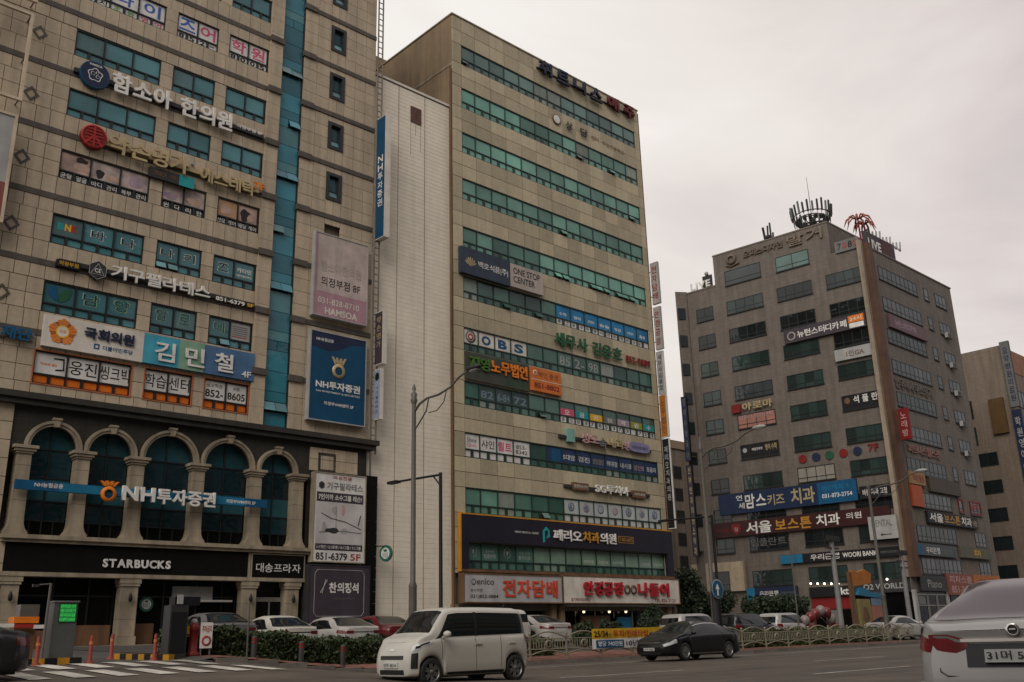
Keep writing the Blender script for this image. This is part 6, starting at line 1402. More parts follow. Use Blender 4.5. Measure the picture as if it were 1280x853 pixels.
# --- white boxy minicar driving towards the left
h = 1.8
rb = Body(3.6, 1.6, [(-h, 1.46), (-h + .1, 1.62), (-h + .35, 1.69), (-.3, 1.71), (.55, 1.70), (.84, 1.655), (1.26, 1.13), (h - .35, 1.07), (h - .1, 1.0), (h, .93)],
          [(-h, 1.05), (-.5, 1.02), (.6, 1.0), (1.2, .99), (h, .86)], (-1.25, 1.27), .30, xr=.42, endw=.78, roofw=.83, noz=(.28, .22), front=[(.2, .04), (.42, .0), (.66, .02), (.85, .08), (.98, .17)], rear=[(.2, .03), (.5, 0), (1.0, .03), (1.6, .12)])
car, _ = make_car('white boxy minicar with dark side windows driving past the hedge', 15.05, 18.35, math.pi, rb, P_CREAM, (-1.68, 1.17, .42, .12), (.84, 1.265), (-9, -8.9), z=.03, kind='minicar', spokes=6,
                  lamps=((h - .55, h - .03, 5.9, 8.0), (-h + .01, -h + .2, 5.9, 8.6)))
end_box(car, rb, 'grille_slot', 1, -.42, .42, .58, .66, M_TRIMB, .012); end_box(car, rb, 'lower_grille', 1, -.44, .44, .26, .36, M_TRIMB, .012); end_box(car, rb, 'number_plate', 1, -.26, .26, .40, .52, M_PLATE, .02); end_text(car, rb, '57수 8214', 1, -.23, .23, .42, .50, M_INK, .025)
end_box(car, rb, 'emblem', 1, -.09, .09, .76, .80, M_CHROME, .012)
for sd_ in (1, -1):
    mb = MB(); rb.patch(mb, h - .16, h - .03, 3.6, 5.6, sd_, .01); part(car, 'fog_lamp', mb, M_TRIMB)
    mb = MB(); rb.patch(mb, -.08, .0, 9.2, 12.9, sd_, .006, 2, 4); part(car, 'door_pillar', mb, M_TRIMB)
    mb = MB(); rb.patch(mb, h - .46, h - .1, 6.5, 7.3, sd_, .014); part(car, 'lamp_lens', mb, M_CGL)
    mb = MB()
    for xx in (-.78, .0, 1.0): rb.patch(mb, xx - .006, xx + .006, 2.4, 8.6, sd_, .003, 1, 8)
    part(car, 'door_seam', mb, M_TRIMB)
    mb = MB(); rb.patch(mb, -.85, .85, 2.0, 2.9, sd_, .004, 10, 1); part(car, 'sill_trim', mb, M_TRIMB)
o = end_box(car, rb, 'rear_window', -1, -.5, .5, 1.08, 1.45, M_CGL, .01)
part(car, 'roof_aerial', MB().tube([(-1.5, 0, 1.66), (-1.62, 0, 1.78)], .012, 5), M_TRIMB)
# --- black sedan driving towards the left
kb_, sx, wd_s, rw = sedan(4.95, 1.86, 1.475, fast=.6, endw=.7, front=[(.2, .06), (.45, .0), (.6, .02), (.8, .14)])
car, _ = make_car('glossy black sedan driving in front of the yellow banner', 32.3, 24.6, math.pi, kb_, P_BLACK, sx, wd_s, rw, z=.03, kind='sedan', spokes=9)
end_box(car, kb_, 'grille', 1, -.46, .46, .50, .66, M_TRIMB, .012); end_box(car, kb_, 'grille_rim', 1, -.5, .5, .665, .685, M_CHROME, .016); end_box(car, kb_, 'number_plate', 1, -.26, .26, .38, .49, M_PLATE, .024); end_text(car, kb_, '12가 3456', 1, -.22, .22, .40, .47, M_INK, .03); end_box(car, kb_, 'lower_grille', 1, -.5, .5, .24, .34, M_TRIMB, .012)
for sd_ in (1, -1):
    mb = MB(); kb_.patch(mb, -1.0, 1.0, 2.1, 2.8, sd_, .006, 8, 1); part(car, 'sill_trim', mb, M_CHROME)
    mb = MB(); kb_.patch(mb, sx[0] + .05, sx[1] - .05, 8.85, 9.05, sd_, .007, 10, 1); part(car, 'window_trim', mb, M_CHROME)
    mb = MB(); kb_.patch(mb, sx[0] + .62, sx[1] - .62, 12.9, 13.25, sd_, .007, 10, 1); part(car, 'window_trim', mb, M_CHROME)
# --- white sedan close on the right, seen from behind
lb = Body(4.9, 1.85, [(-2.45, .90), (-2.38, .965), (-2.30, .995), (-1.85, 1.02), (-1.05, 1.34), (-.65, 1.435), (-.05, 1.455), (.55, 1.39), (1.35, 1.0), (2.0, .84), (2.45, .62)],
          [(-2.45, .84), (-2.2, .90), (-1.6, .945), (0, .94), (1.2, .90), (2.45, .56)], (-1.42, 1.42), .335, xr=.62, endw=.80, roofw=.72, n=150, noz=(.27, .25), rear=[(.2, .05), (.42, .0), (.62, .01), (.70, .07), (.84, .075), (.98, .015), (1.06, .0)])
car, _ = make_car('large white sedan seen from behind, closest car of all', 0, 0, 0, lb, carpaint('car_pearl_grey', (.29, .28, .275)), (-1.75, 1.25, .75, .95), (.42, 1.36), (-1.9, -.72), z=0, kind='sedan', fr=ST,
                  lamps=((1.95, 2.42, 6.2, 7.9), (-2.435, -2.02, 5.8, 7.6)))
car.location = ST.w((11.75, 4.08, .05)); car.rotation_euler = (0, 0, A0 + .23)
LEX = car
for c_ in car.children:
    if c_.name.startswith('rear_window'): c_.data.materials[0] = mat('tinted_rear_glass', (.050, .033, .044), .12, var=.08, spec=.3)
end_box(car, lb, 'chrome_bar', -1, -.46, .46, .815, .842, M_CHROME, .02); end_box(car, lb, 'plate_recess', -1, -.42, .42, .60, .80, M_INK, .004); end_box(car, lb, 'number_plate', -1, -.26, .26, .64, .75, paint('plate_dull', (.27, .27, .26), .5), .05)
end_text(car, lb, '31머 5287', -1, .24, -.24, .66, .74, M_INK, .062, .015)
for sd_ in (1, -1):
    mb = MB(); y0, y1 = sd_ * .40, sd_ * .74
    vs = []
    for i in range(7):
        y = y0 + (y1 - y0) * i / 6; zl = .775 - .06 * min(1, i / 2); zh = .835 + .05 * min(1, i / 3)
        for zz in (zl, zh): vs.append((lb.end(y, zz, -1) - .012 + .03 * (i / 6) ** 3, y, zz))
    mb.add(vs, [(2 * i, 2 * i + 2, 2 * i + 3, 2 * i + 1) for i in range(6)], 0, True); part(car, 'tail_light', mb, M_TAIL)
    mb = MB()
    vs = []
    for i in range(7):
        y = y0 + sd_ * .05 + (y1 - y0) * .72 * i / 6
        for zz in (.81 + .02 * min(1, i / 3), .828 + .045 * min(1, i / 3)): vs.append((lb.end(y, zz, -1) - .02 + .02 * (i / 6) ** 3, y, zz))
    mb.add(vs, [(2 * i, 2 * i + 2, 2 * i + 3, 2 * i + 1) for i in range(6)], 0, True); part(car, 'lamp_lens', mb, M_GREY)
    mb = MB()
    lb.patch(mb, -2.0, -1.985, 2.2, 8.0, sd_, .003, 1, 8); part(car, 'panel_seam', mb, M_TRIMB)
sm_ = MB()
def seam(pts, w=.006):
    for i in range(len(pts) - 1): sm_.tube([(lb.end(pts[i][0], pts[i][1], -1) - .002, *pts[i]), (lb.end(pts[i + 1][0], pts[i + 1][1], -1) - .002, *pts[i + 1])], w, 4)
seam([(-.66, .70), (-.66, .56), (-.6, .52), (.6, .52), (.66, .56), (.66, .70)]); seam([(-.68, .40), (.68, .40)], .005); part(car, 'boot_seam', sm_, M_TRIMB)
mb = MB(); mb.lathe((lb.end(0, .92, -1) - .01, 0, .915), [(.042, -.01), (.058, -.012), (.058, .01)], 20, ax='x'); mb.cbox((lb.end(0, .94, -1) - .012, .0, .92), (.02, .05, .01)); part(car, 'badge', mb, M_CHROME); part(car, 'badge_disc', MB().lathe((lb.end(0, .92, -1) - .004, 0, .915), [(.001, 0), (.048, 0)], 20, ax='x'), M_TRIMB)
end_box(car, lb, 'bumper_insert', -1, -.55, .55, .27, .34, M_TRIMB, .01)
# --- black sedan leaving at the left edge
db, sx2, wd2, rw2 = sedan(4.9, 1.87, 1.50)
car, _ = make_car('dark sedan cut off by the edge of the photo beside the crossing', 4.45, 23.3, math.pi + .1, db, carpaint('car_charcoal', (.02, .021, .023)), sx2, wd2, rw2, kind='sedan', z=zt(6, 23) - .05)
# --- cars parked nose-in behind the hedge
for (label, s, p, a_, pm, kind) in (
        ('grey sedan parked behind the hedge nearest the cafe entrance', 16.15, 33.4, 1.47, P_GREY, 0), ('white hatchback with a dark tailgate window parked between two saloons', 18.75, 33.5, 1.47, P_CREAM, 1),
        ('white sedan with red tail lights parked in front of the plum billboard', 21.3, 33.4, 1.47, P_WHITE, 0), ('maroon car mostly hidden behind the white minicar', 24.0, 34.4, 1.45, P_RED, 0),
        ('white sedan parked nose-in under the red lettered shop sign', 32.3, 34.0, 1.5, P_WHITE, 0)):
    if kind == 1: b_, sx_, wd_, rw_ = sedan(4.5, 1.8, 1.5, fast=.8); 
    else: b_, sx_, wd_, rw_ = sedan(4.8, 1.85, 1.46, fast=.25)
    c_, _ = make_car(label, s, p, a_, b_, pm, sx_, wd_, rw_, group='cars parked along the shops', lamps=((b_.L / 2 - .5, b_.L / 2 - .03, 6.2, 7.9), (-b_.L / 2 + .01, -b_.L / 2 + .42, 6.0, 7.7)))
    end_box(c_, b_, 'number_plate', -1, -.27, .27, .66, .78, M_PLATE, .015); end_box(c_, b_, 'boot_trim', -1, -.5, .5, .84, .87, M_CHROME if kind == 0 else M_TRIMB, .012); end_box(c_, b_, 'tail_light', -1, .42, .68, .80, .90, M_TAIL, .012); end_box(c_, b_, 'tail_light', -1, -.68, -.42, .80, .90, M_TAIL, .012)
hs_ = 2.2
def suv(): return Body(4.5, 1.84, [(-hs_, 1.35), (-hs_ + .15, 1.6), (-hs_ + .4, 1.66), (.1, 1.69), (.5, 1.64), (1.2, 1.12), (hs_ - .1, .95), (hs_, .8)], [(-hs_, 1.05), (0, 1.02), (1.2, 1.0), (hs_, .75)], (-1.35, 1.35), .36, xr=.5, endw=.78, roofw=.78, rear=[(.2, 0), (1, .03), (1.6, .15)])
for (label, s, p, a_, pm) in (('pale box van parked beside the white sedan, half hidden by the minicar', 30.0, 34.2, 1.5, P_CREAM), ('black estate car parked behind the wavy fence', 49.5, 33.5, .05, P_BLACK), ('white estate car parked behind the fence to the right of a black one', 54.2, 33.8, .05, P_SILV), ('silver car roof showing just beyond the black sedan', 45.2, 34, .0, P_SILV)):
    b_ = suv(); c_, _ = make_car(label, s, p, a_, b_, pm, (-hs_ + .25, 1.2, .7, .3), (.5, 1.2), (-9, -8), group='cars parked along the shops')
    end_box(c_, b_, 'rear_window', -1, -.6, .6, 1.1, 1.45, M_CGL, .012); end_box(c_, b_, 'number_plate', -1, -.27, .27, .7, .82, M_PLATE, .015)
b_, sx_, wd_, rw_ = sedan(4.5, 1.8, 1.47)
make_car('white sedan nosing out beyond the end of the fence', 60.3, 29.6, -.15, b_, P_WHITE, sx_, wd_, rw_, kind='sedan', z=.32)
# ------------------------------------------------------------------ planting
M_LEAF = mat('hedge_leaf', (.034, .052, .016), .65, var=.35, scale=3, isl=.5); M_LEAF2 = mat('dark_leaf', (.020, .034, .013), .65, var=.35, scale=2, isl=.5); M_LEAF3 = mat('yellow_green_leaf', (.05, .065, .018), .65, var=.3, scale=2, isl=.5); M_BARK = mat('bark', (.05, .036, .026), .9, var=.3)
def leaves(n, sampler, size, seed):
    r_ = random.Random(seed); vs = []; fs = []
    for _ in range(n):
        c = Vector(sampler(r_)); a = Vector((r_.gauss(0, 1), r_.gauss(0, 1), r_.gauss(0, 1))).normalized(); b = a.cross(Vector((r_.gauss(0, 1), r_.gauss(0, 1), r_.gauss(0, 1)))).normalized(); l = size * r_.uniform(.6, 1.4); k = len(vs)
        vs += [c - a * l, c + b * l * .5, c + a * l, c - b * l * .5]; fs.append((k, k + 1, k + 2, k + 3))
    mb = MB(); mb.add(vs, fs); return mb
def hedge(label, s0, s1, p0, p1, h, n, m=M_LEAF, seed=1, group='clipped hedges along the parking bay'):
    t = ST.thing('hedge', label, 'hedge', ((s0 + s1) / 2, (p0 + p1) / 2, zt((s0 + s1) / 2, p0)), group)
    def smp(r_):
        s = r_.uniform(s0, s1); u_ = r_.random(); hh = h * (1 + .07 * math.sin(s * 3.1) + .05 * math.sin(s * 7.7))
        if u_ < .45: p, z = p0 + r_.gauss(0, .05), hh * r_.random()
        elif u_ < .8: p, z = r_.uniform(p0, p1), hh + r_.gauss(0, .045)
        else: p, z = r_.uniform(p0, p1), hh * r_.random(); s = s if r_.random() < .4 else (s0 if r_.random() < .5 else s1) + r_.gauss(0, .05)
        return (s, p, zt(s, p0) + z)
    part(t, 'foliage', leaves(n, smp, .075, seed), m); mb = MB()
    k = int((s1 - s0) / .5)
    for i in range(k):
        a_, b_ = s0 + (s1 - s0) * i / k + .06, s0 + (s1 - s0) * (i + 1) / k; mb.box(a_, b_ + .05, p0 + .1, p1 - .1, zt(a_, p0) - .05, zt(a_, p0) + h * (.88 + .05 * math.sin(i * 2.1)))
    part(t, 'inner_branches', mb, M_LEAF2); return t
hedge('long dark clipped hedge in front of the grey and white parked cars', 13.0, 17.75, 29.0, 30.3, .82, 9000)
hedge('short clipped hedge between the long hedge and the white minicar', 18.35, 24.0, 29.0, 30.3, .80, 8000, seed=2)
hedge('low yellow green planting behind the wavy fence', 39.5, 56.5, 28.6, 30.2, .75, 12000, M_LEAF3, 3, None)
hedge('sparse low planting behind the fence near the minicar', 25.5, 29.0, 29.0, 30.2, .6, 3500, M_LEAF3, 4, None)
def bush(label, s, p, z, r, h, n, m, name='bush', cat='bush', seed=5, base=0.0, trunk=None, size=.09, pw=.75, grp=None):
    t = ST.thing(name, label, cat, (s, p, z), grp)
    r0 = random.Random(seed); lumps = [(r0.uniform(-.55, .55) * r, r0.uniform(-.55, .55) * r, base + h * r0.uniform(.2, .85), r * r0.uniform(.4, .62)) for _ in range(16)] + [(0, 0, base + h * .45, r * .8)]
    def smp(r_):
        if cat == 'topiary':
            k = r_.random() ** 1.5; zz = k * h; rr_ = r * (1 - k ** 1.8) ** .75 * r_.uniform(.86, 1.03); a_ = r_.uniform(0, 6.283); return (s + rr_ * math.cos(a_), p + rr_ * math.sin(a_), z + base + zz)
        lx, ly, lz, lr = r_.choice(lumps); d = Vector((r_.gauss(0, 1), r_.gauss(0, 1), r_.gauss(0, 1))).normalized() * lr * r_.uniform(.7, 1.08); return (s + lx + d.x, p + ly + d.y, max(z + base * .9 + .02, z + lz + d.z * (h / r) * .55))
    part(t, 'foliage', leaves(n, smp, size, seed), m)
    mb = MB()
    if trunk:
        mb.tube([(s, p, z - .1), (s + .05, p, z + base + h * .3), (s, p, z + base + h * .6)], [trunk, trunk * .75, trunk * .4], 8)
        for k in range(6): a_ = k * 1.05; mb.tube([(s, p, z + base * .8 + k * .1), (s + r * .6 * math.cos(a_), p + r * .6 * math.sin(a_), z + base + h * .5)], [trunk * .4, .02], 5)
    else:
        for k in range(6): a_ = k * 1.05; mb.tube([(s, p, z), (s + r * .5 * math.cos(a_), p + r * .5 * math.sin(a_), z + h * .6)], [.03, .01], 4)
    if cat == 'topiary':
        mb.lathe((s, p, z), [(.01, h * .9), (r * .45, h * .7), (r * .75, h * .3), (r * .8, .0)], 12)
    part(t, 'trunk' if trunk else 'branches', mb, M_BARK if cat != 'topiary' else M_LEAF2)
    return t
bush('dark conical clipped topiary behind the yellow banner', 46.6, 38.0, .75, 1.15, 2.0, 5000, M_LEAF2, 'topiary_bush', 'topiary', 6)
bush('loose green bush by the white sedan under the optician sign', 39.2, 36.5, .5, .9, 1.2, 2500, M_LEAF, seed=8)
bush('low dark bush beside the shop display panels', 43.2, 38.5, .5, .8, 1.4, 2200, M_LEAF2, seed=9)
for i, (s, p, r, h, b, label) in enumerate(((61.0, 46.0, 1.4, 3.2, 1.6, 'tall narrow dark tree in the gap just beyond the optician sign'), (64.0, 46.0, 1.7, 2.2, .9, 'dark tree in front of the lower half of the cream annex wall'), (65.0, 42.5, 1.5, 2.0, .8, 'low dark tree behind the blue round road sign'), (67.2, 41.5, 1.9, 2.2, .9, 'spreading dark tree below the navy street level bank board'))):
    bush(label, s, p, zt(s, min(p, 43)), r, h, 5200, M_LEAF2, 'street_tree', 'tree', 20 + i, b, .16, .13, grp='dark street trees by the side street')
# ------------------------------------------------------------------ wavy guard fence
M_FEN = mat('fence_paint', (.30, .27, .20), .5, metal=.3, var=.12, dirt=.2); FP = 27.55
ft = ST.thing('guard_fence', 'cream metal guard fence with wavy arched rails along the pavement edge', 'fence', (25, FP, .2))
def fpanel(s0, ln):
    mb = MB(); n = 16; top = []; bot = []
    for i in range(n + 1):
        u_ = i / n; q = math.sin(math.pi * u_); top.append((s0 + ln * u_, FP, .80 + .20 * q - .06 * math.sin(3 * math.pi * u_) * 0)); bot.append((s0 + ln * u_, FP, .16 + .15 * q))
    mb.tube(top, .032, 6); mb.tube(bot, .028, 6); mb.tube([(s0, FP, .74), (s0 + ln, FP, .74)], .022, 5); mb.tube([(s0, FP, .36), (s0 + ln, FP, .36)], .022, 5)
    k = 13
    for i in range(1, k): x = s0 + ln * i / k; mb.box(x - .014, x + .014, FP - .014, FP + .014, .36, .74)
    return mb
def drop(mb, dz): mb.v = [(a_, b_, c_ + dz) for a_, b_, c_ in mb.v]; return mb
s = 22.3
while s < 57.5:
    z = zside(s + 1, FP) + .02
    part(ft, 'fence_panel', drop(fpanel(s + .06, 1.88), z), M_FEN)
    mb = MB(); mb.box(s - .035, s + .035, FP - .035, FP + .035, z - .05, z + .90); mb.ball((s, FP, z + .93), .055, 8); part(ft, 'post', mb, M_FEN)
    c = s + 1.0; mb = MB(); mb.lathe((c, FP - .03, z + .55), [(.10, 0), (.16, 0), (.16, .06), (.10, .06)], 14, ax='y'); part(ft, 'ornament_ring', mb, M_FEN)
    s += 2.0
t = ST.thing('banner', 'yellow and white cloth banner with red and blue print tied to the fence', 'banner', (31.5, FP - .1, .45))
mb = MB(); vs = []
n = 14
for i in range(n + 1):
    x = 29.7 + 4.6 * i / n; y = FP - .09 - .025 * math.sin(i * 1.3)
    for z in (.5, .88, 1.28): vs.append((x, y, z + .003 * i))
mb.add(vs, [(3 * i + j, 3 * i + 3 + j, 3 * i + 4 + j, 3 * i + 1 + j) for i in range(n) for j in (0, 1)]); mb.mi = [0 if k % 2 == 0 else 1 for k in range(2 * n)]; mb.f = mb.f
part(t, 'cloth', mb, [M_WHITE, paint('banner_yellow', (.62, .36, .02), .6)])
text(t, '25/34', 29.8, 30.65, .96, 1.2, FP - .13, M_INK, .02); text(t, '평', 30.68, 30.85, .96, 1.1, FP - .13, M_INK, .0); text(t, '투자/전매타입', 30.95, 33.2, .94, 1.22, FP - .13, M_RED, .02); part(t, 'blue_box', MB().box(29.9, 31.6, FP - .135, FP - .125, .55, .84), M_BLUE); text(t, '평당 740만원', 30.0, 31.5, .6, .8, FP - .14, M_LETW, .02); text(t, '10년임대', 31.75, 33.4, .58, .82, FP - .13, M_NAVY, .02)
# ------------------------------------------------------------------ bollards
M_BOL = paint('bollard_grey', (.045, .043, .042), .5)
b0 = ST.thing('bollard', 'dark grey bollard with red bands on the red paving', 'bollard', (0, 0, 0), 'bollards on the red paving')
part(b0, 'post', MB().lathe((0, 0, 0), [(.085, -.1), (.085, .62), (.07, .68), (.01, .70)], 14), M_BOL); part(b0, 'red_band', MB().lathe((0, 0, 0), [(.088, .48), (.088, .53)], 14).lathe((0, 0, 0), [(.088, .57), (.088, .62)], 14), M_DRED)
for i, (s, lab) in enumerate(((14.9, 'dark bollard nearest the crossing, in front of the long hedge'), (16.55, 'dark bollard in front of the end of the long hedge'), (18.1, 'dark bollard just before the nose of the white minicar'))):
    b_ = b0 if i == 0 else copy_tree(b0); b_.location = ST.w((s, 27.8, zside(s, 27.8))); b_['label'] = lab
# ------------------------------------------------------------------ street lamps
M_GLOW = mat('lamp_lens', (.5, .5, .48), .2)
def classic_lamp(label, s, p, h, arm=3.2):
    z = zt(s, p); t = ST.thing('street_lamp', label, 'street lamp', (s, p, z), 'tall lamps with curled arms'); mb = MB()
    mb.lathe((s, p, z), [(.20, 0), (.20, .3), (.15, .4), (.145, 2.6), (.16, 2.65), (.10, 2.8), (.085, h - 1.2), (.085, h - .5)], 14); part(t, 'pole', mb, M_POLE)
    part(t, 'finial', MB().lathe((s, p, z), [(.085, h - .5), (.14, h - .35), (.10, h - .25), (.12, h - .1), (.05, h), (.08, h + .12), (.015, h + .3)], 12), M_POLE)
    q = lambda d, zz: (s, p - d, z + zz); mb = MB()
    mb.tube([q(.08, h - .75), q(.35, h - .55), q(.8, h - .42), q(1.5, h - .42), q(2.2, h - .28), q(2.7, h + .0), q(arm, h + .12)], [.05, .05, .045, .045, .04, .04, .04], 7)
    mb.tube([q(.05, h - 1.5), q(.3, h - 1.3), q(.75, h - .9), q(.9, h - .45)], .03, 5); mb.tube([q(.9, h - 1.0), q(1.4, h - 1.0), q(1.8, h - .75), q(1.95, h - .38)], .022, 5); part(t, 'arm', mb, M_POLE)
    mb = MB(); mb.ball((s, p - arm - .3, z + h + .16), .2, 10, sq=(.8, 2.0, .55)); part(t, 'lamp_head', mb, M_DKGREY if s < 30 else M_LGREY); part(t, 'lens', MB().ball((s, p - arm - .3, z + h + .10), .16, 8, sq=(.7, 1.8, .4)), M_GLOW)
classic_lamp('tall grey street lamp with a curled arm against the corrugated wall', 21.3, 28.3, 9.85)
classic_lamp('tall street lamp with a pale head in front of the tiled corner block', 39.3, 28.3, 10.0)
classic_lamp('distant street lamp with a pale arm in front of the corner shaft', 57.0, 28.6, 9.6)
def plain_lamp(label, s, p, h, arm, m=M_INK):
    z = zt(s, p); t = ST.thing('street_lamp', label, 'street lamp', (s, p, z), 'plain dark footway lamps'); mb = MB(); mb.lathe((s, p, z), [(.11, 0), (.11, 1.2), (.075, 1.3), (.065, h)], 12); part(t, 'pole', mb, m)
    part(t, 'arm', MB().tube([(s, p, z + h - .08), (s, p + arm, z + h + .02)], .045, 7).tube([(s, p, z + h - .5), (s, p + .45, z + h - .07)], .03, 5), m); part(t, 'lamp_head', MB().cbox((s, p + arm + .2, z + h + .02), (.26, .6, .1)), m); part(t, 'control_box', MB().cbox((s - .15, p, z + 1.4), (.18, .16, .4)), m)
plain_lamp('plain black footway lamp with a straight arm, in front of the corrugated wall', 22.5, 28.2, 6.85, 2.8)
plain_lamp('plain black footway lamp with a straight arm, in front of the corner block', 39.9, 28.4, 6.4, 2.8)
t = ST.thing('road_sign', 'round blue direction sign with a white arrow on a grey pole', 'road sign', (39.0, 28.0, .4)); part(t, 'pole', MB().lathe((39.0, 28.0, .3), [(.15, 0), (.15, 2.6)], 10), M_DKGREY)
mb = MB(); mb.disc((39.0, 3.0), .46, 27.78, 27.82, 24); part(t, 'blue_disc', mb, M_BLUE); part(t, 'white_ring', MB().lathe((39.0, 27.775, 3.0), [(.41, 0), (.45, 0), (.45, -.005), (.41, -.005)], 24, ax='y'), M_LGREY)
part(t, 'arrow', MB().prism([(38.95, 2.7), (39.05, 2.7), (39.05, 3.0), (39.15, 3.0), (39.0, 3.25), (38.85, 3.0), (38.95, 3.0)], 27.77, 27.779), M_LETW)
def utility(label, s, p, h, boxes=True):
    z = zt(s, p); t = ST.thing('utility_pole', label, 'pole', (s, p, z)); part(t, 'pole', MB().lathe((s, p, z - .1), [(.17, 0), (.12, h)], 12), mat('pole_galvanised', (.22, .22, .22), .5, var=.12))
    mb = MB()
    for k in range(3): mb.box(s - .7, s + .7, p - .05, p + .05, z + h - .35 - .42 * k, z + h - .27 - .42 * k)
    for k in range(6): mb.cbox((s - .6 + .24 * k, p - .12, z + h - .2), (.1, .12, .3))
    part(t, 'equipment', mb, M_DKGREY); return t
utility('pale grey utility pole with small boxes near the top, before the kiosk', 52.0, 28.8, 6.0)
utility('pale utility pole before the street face of the corner block', 62.0, 29.5, 5.6)
t = ST.thing('sign_post', 'slim plain grey post standing in the hedge', 'post', (16.0, 28.9, .4)); part(t, 'post', MB().lathe((15.2, 28.8, .3), [(.03, 0), (.03, 2.0)], 8).ball((15.2, 28.8, 2.3), .03, 6), M_POLE)
t = ST.thing('sign_post', 'slim grey pole between the bank board and the red shopfront', 'post', (47.5, 28.8, .4)); part(t, 'post', MB().lathe((47.5, 28.8, .3), [(.05, 0), (.04, 5.6)], 8).ball((47.5, 28.8, 5.9), .04, 6), M_POLE)
# ------------------------------------------------------------------ car park gate
M_HAZY = paint('hazard_yellow', (.45, .22, .02), .6)
def kerbblocks(label, s0, s1, p, n):
    t = ST.thing('hazard_kerb', label, 'kerb', ((s0 + s1) / 2, p, zt(s0, p)), 'hazard striped kerbs at the gate')
    for i in range(n):
        a_, b_ = s0 + (s1 - s0) * i / n, s0 + (s1 - s0) * (i + 1) / n; z = zt(a_, p); part(t, 'kerb_block', MB().box(a_ + .004, b_ - .004, p - .15, p + .55, z - .05, z + .17), M_HAZY if i % 2 == 0 else M_INK)
kerbblocks('hazard striped kerb under the ticket machine', 7.9, 9.8, 27.9, 6)
def hazd(label, q0, q1, n):
    t = ST.thing('hazard_kerb', label, 'kerb', (*q0, zt(*q0)), 'hazard striped kerbs at the gate')
    for i in range(n):
        a_ = [q0[k] + (q1[k] - q0[k]) * i / n for k in (0, 1)]; b_ = [q0[k] + (q1[k] - q0[k]) * (i + .97) / n for k in (0, 1)]; z = zt(*a_)
        mb = MB(); d = Vector((b_[0] - a_[0], b_[1] - a_[1])).normalized(); nn_ = Vector((-d.y, d.x)) * .12
        mb.add([(a_[0] - nn_.x, a_[1] - nn_.y, z - .05), (b_[0] - nn_.x, b_[1] - nn_.y, z - .05), (b_[0] + nn_.x, b_[1] + nn_.y, z - .05), (a_[0] + nn_.x, a_[1] + nn_.y, z - .05), (a_[0] - nn_.x, a_[1] - nn_.y, z + .16), (b_[0] - nn_.x, b_[1] - nn_.y, z + .16), (b_[0] + nn_.x, b_[1] + nn_.y, z + .16), (a_[0] + nn_.x, a_[1] + nn_.y, z + .16)], [(0, 3, 2, 1), (4, 5, 6, 7), (0, 1, 5, 4), (1, 2, 6, 5), (2, 3, 7, 6), (3, 0, 4, 7)])
        part(t, 'kerb_block', mb, M_HAZY if i % 2 == 0 else M_INK)
hazd('hazard striped kerb running to the dark pay kiosk', (11.6, 30.0), (12.5, 28.2), 9)
hazd('hazard striped kerb far in at the gate', (4.5, 30.8), (7.2, 30.6), 6)
t = ST.thing('ticket_machine', 'grey car park ticket machine with a bright green text display', 'ticket machine', (9.3, 28.1, .6)); z = zt(9.3, 28.1) + .1
part(t, 'cabinet', MB().box(9.0, 9.62, 27.95, 28.45, z, z + 1.5), paint('cabinet_grey', (.085, .092, .09), .5)); part(t, 'cap', MB().box(8.97, 9.65, 27.92, 28.48, z + 1.5, z + 1.54), M_GREY)
M_LED = mat('led_screen', (.01, .05, .015), .4, emit=(.04, .62, .10), es=.55, var=0); part(t, 'display', MB().box(9.14, 9.58, 27.925, 27.95, z + .98, z + 1.46), M_INK)
for i, s_ in enumerate(('만차입니다', '잠시대기', '주차요금', '10분1000')): text(t, s_, 9.16, 9.56, z + 1.35 - .115 * i, z + 1.44 - .115 * i, 27.92, M_LED, .05)
part(t, 'display_glow', MB().box(9.15, 9.57, 27.922, 27.925, z + .99, z + 1.45), mat('led_glow', (.01, .10, .03), .4, emit=(.02, .30, .05), es=.35, var=0))
t = ST.thing('barrier_gate', 'grey and orange barrier gate with a white and red boom', 'barrier', (8.0, 29.6, .6)); z = zt(8, 29.6)
part(t, 'cabinet', MB().box(8.45, 9.0, 29.3, 29.7, z, z + 1.05), M_BRWN); part(t, 'orange_head', MB().box(8.4, 9.05, 29.25, 29.75, z + 1.05, z + 1.22), M_ORNG); part(t, 'top_box', MB().box(8.55, 9.05, 29.3, 29.7, z + 1.22, z + 1.55), M_POLE)
for i in range(5): part(t, 'boom_section', MB().box(6.9 + i * .5, 7.395 + i * .5, 29.15, 29.22, z + .98 - i * .02, z + 1.08 - i * .02), M_LETW if i % 2 == 0 else M_RED)
t = ST.thing('barrier_gate', 'bright orange barrier housing beside the dark sedan', 'barrier', (7.0, 30, .6)); z = zt(7.0, 30)
part(t, 'cabinet', MB().box(7.3, 7.95, 30.0, 30.5, z, z + 1.15), paint('barrier_orange', (.50, .14, .02), .5)); part(t, 'orange_head', MB().box(7.25, 7.8, 29.95, 30.5, z + 1.15, z + 1.4), M_ORNG); part(t, 'lamp_box', MB().box(7.3, 7.75, 30.0, 30.4, z + 1.4, z + 1.75), M_BRWN)
t = ST.thing('camera_pole', 'slim grey pole with a short arm beside the ticket machine', 'pole', (8.8, 27.9, .6)); z = zt(8.8, 27.9); part(t, 'pole', MB().tube([(8.8, 27.9, z), (8.83, 27.9, z + 2.1)], .035, 8).tube([(8.83, 27.9, z + 2.08), (8.5, 27.9, z + 2.05)], .02, 6), M_POLE); part(t, 'camera', MB().cbox((8.45, 27.9, z + 2.03), (.16, .08, .07)), M_DKGREY)
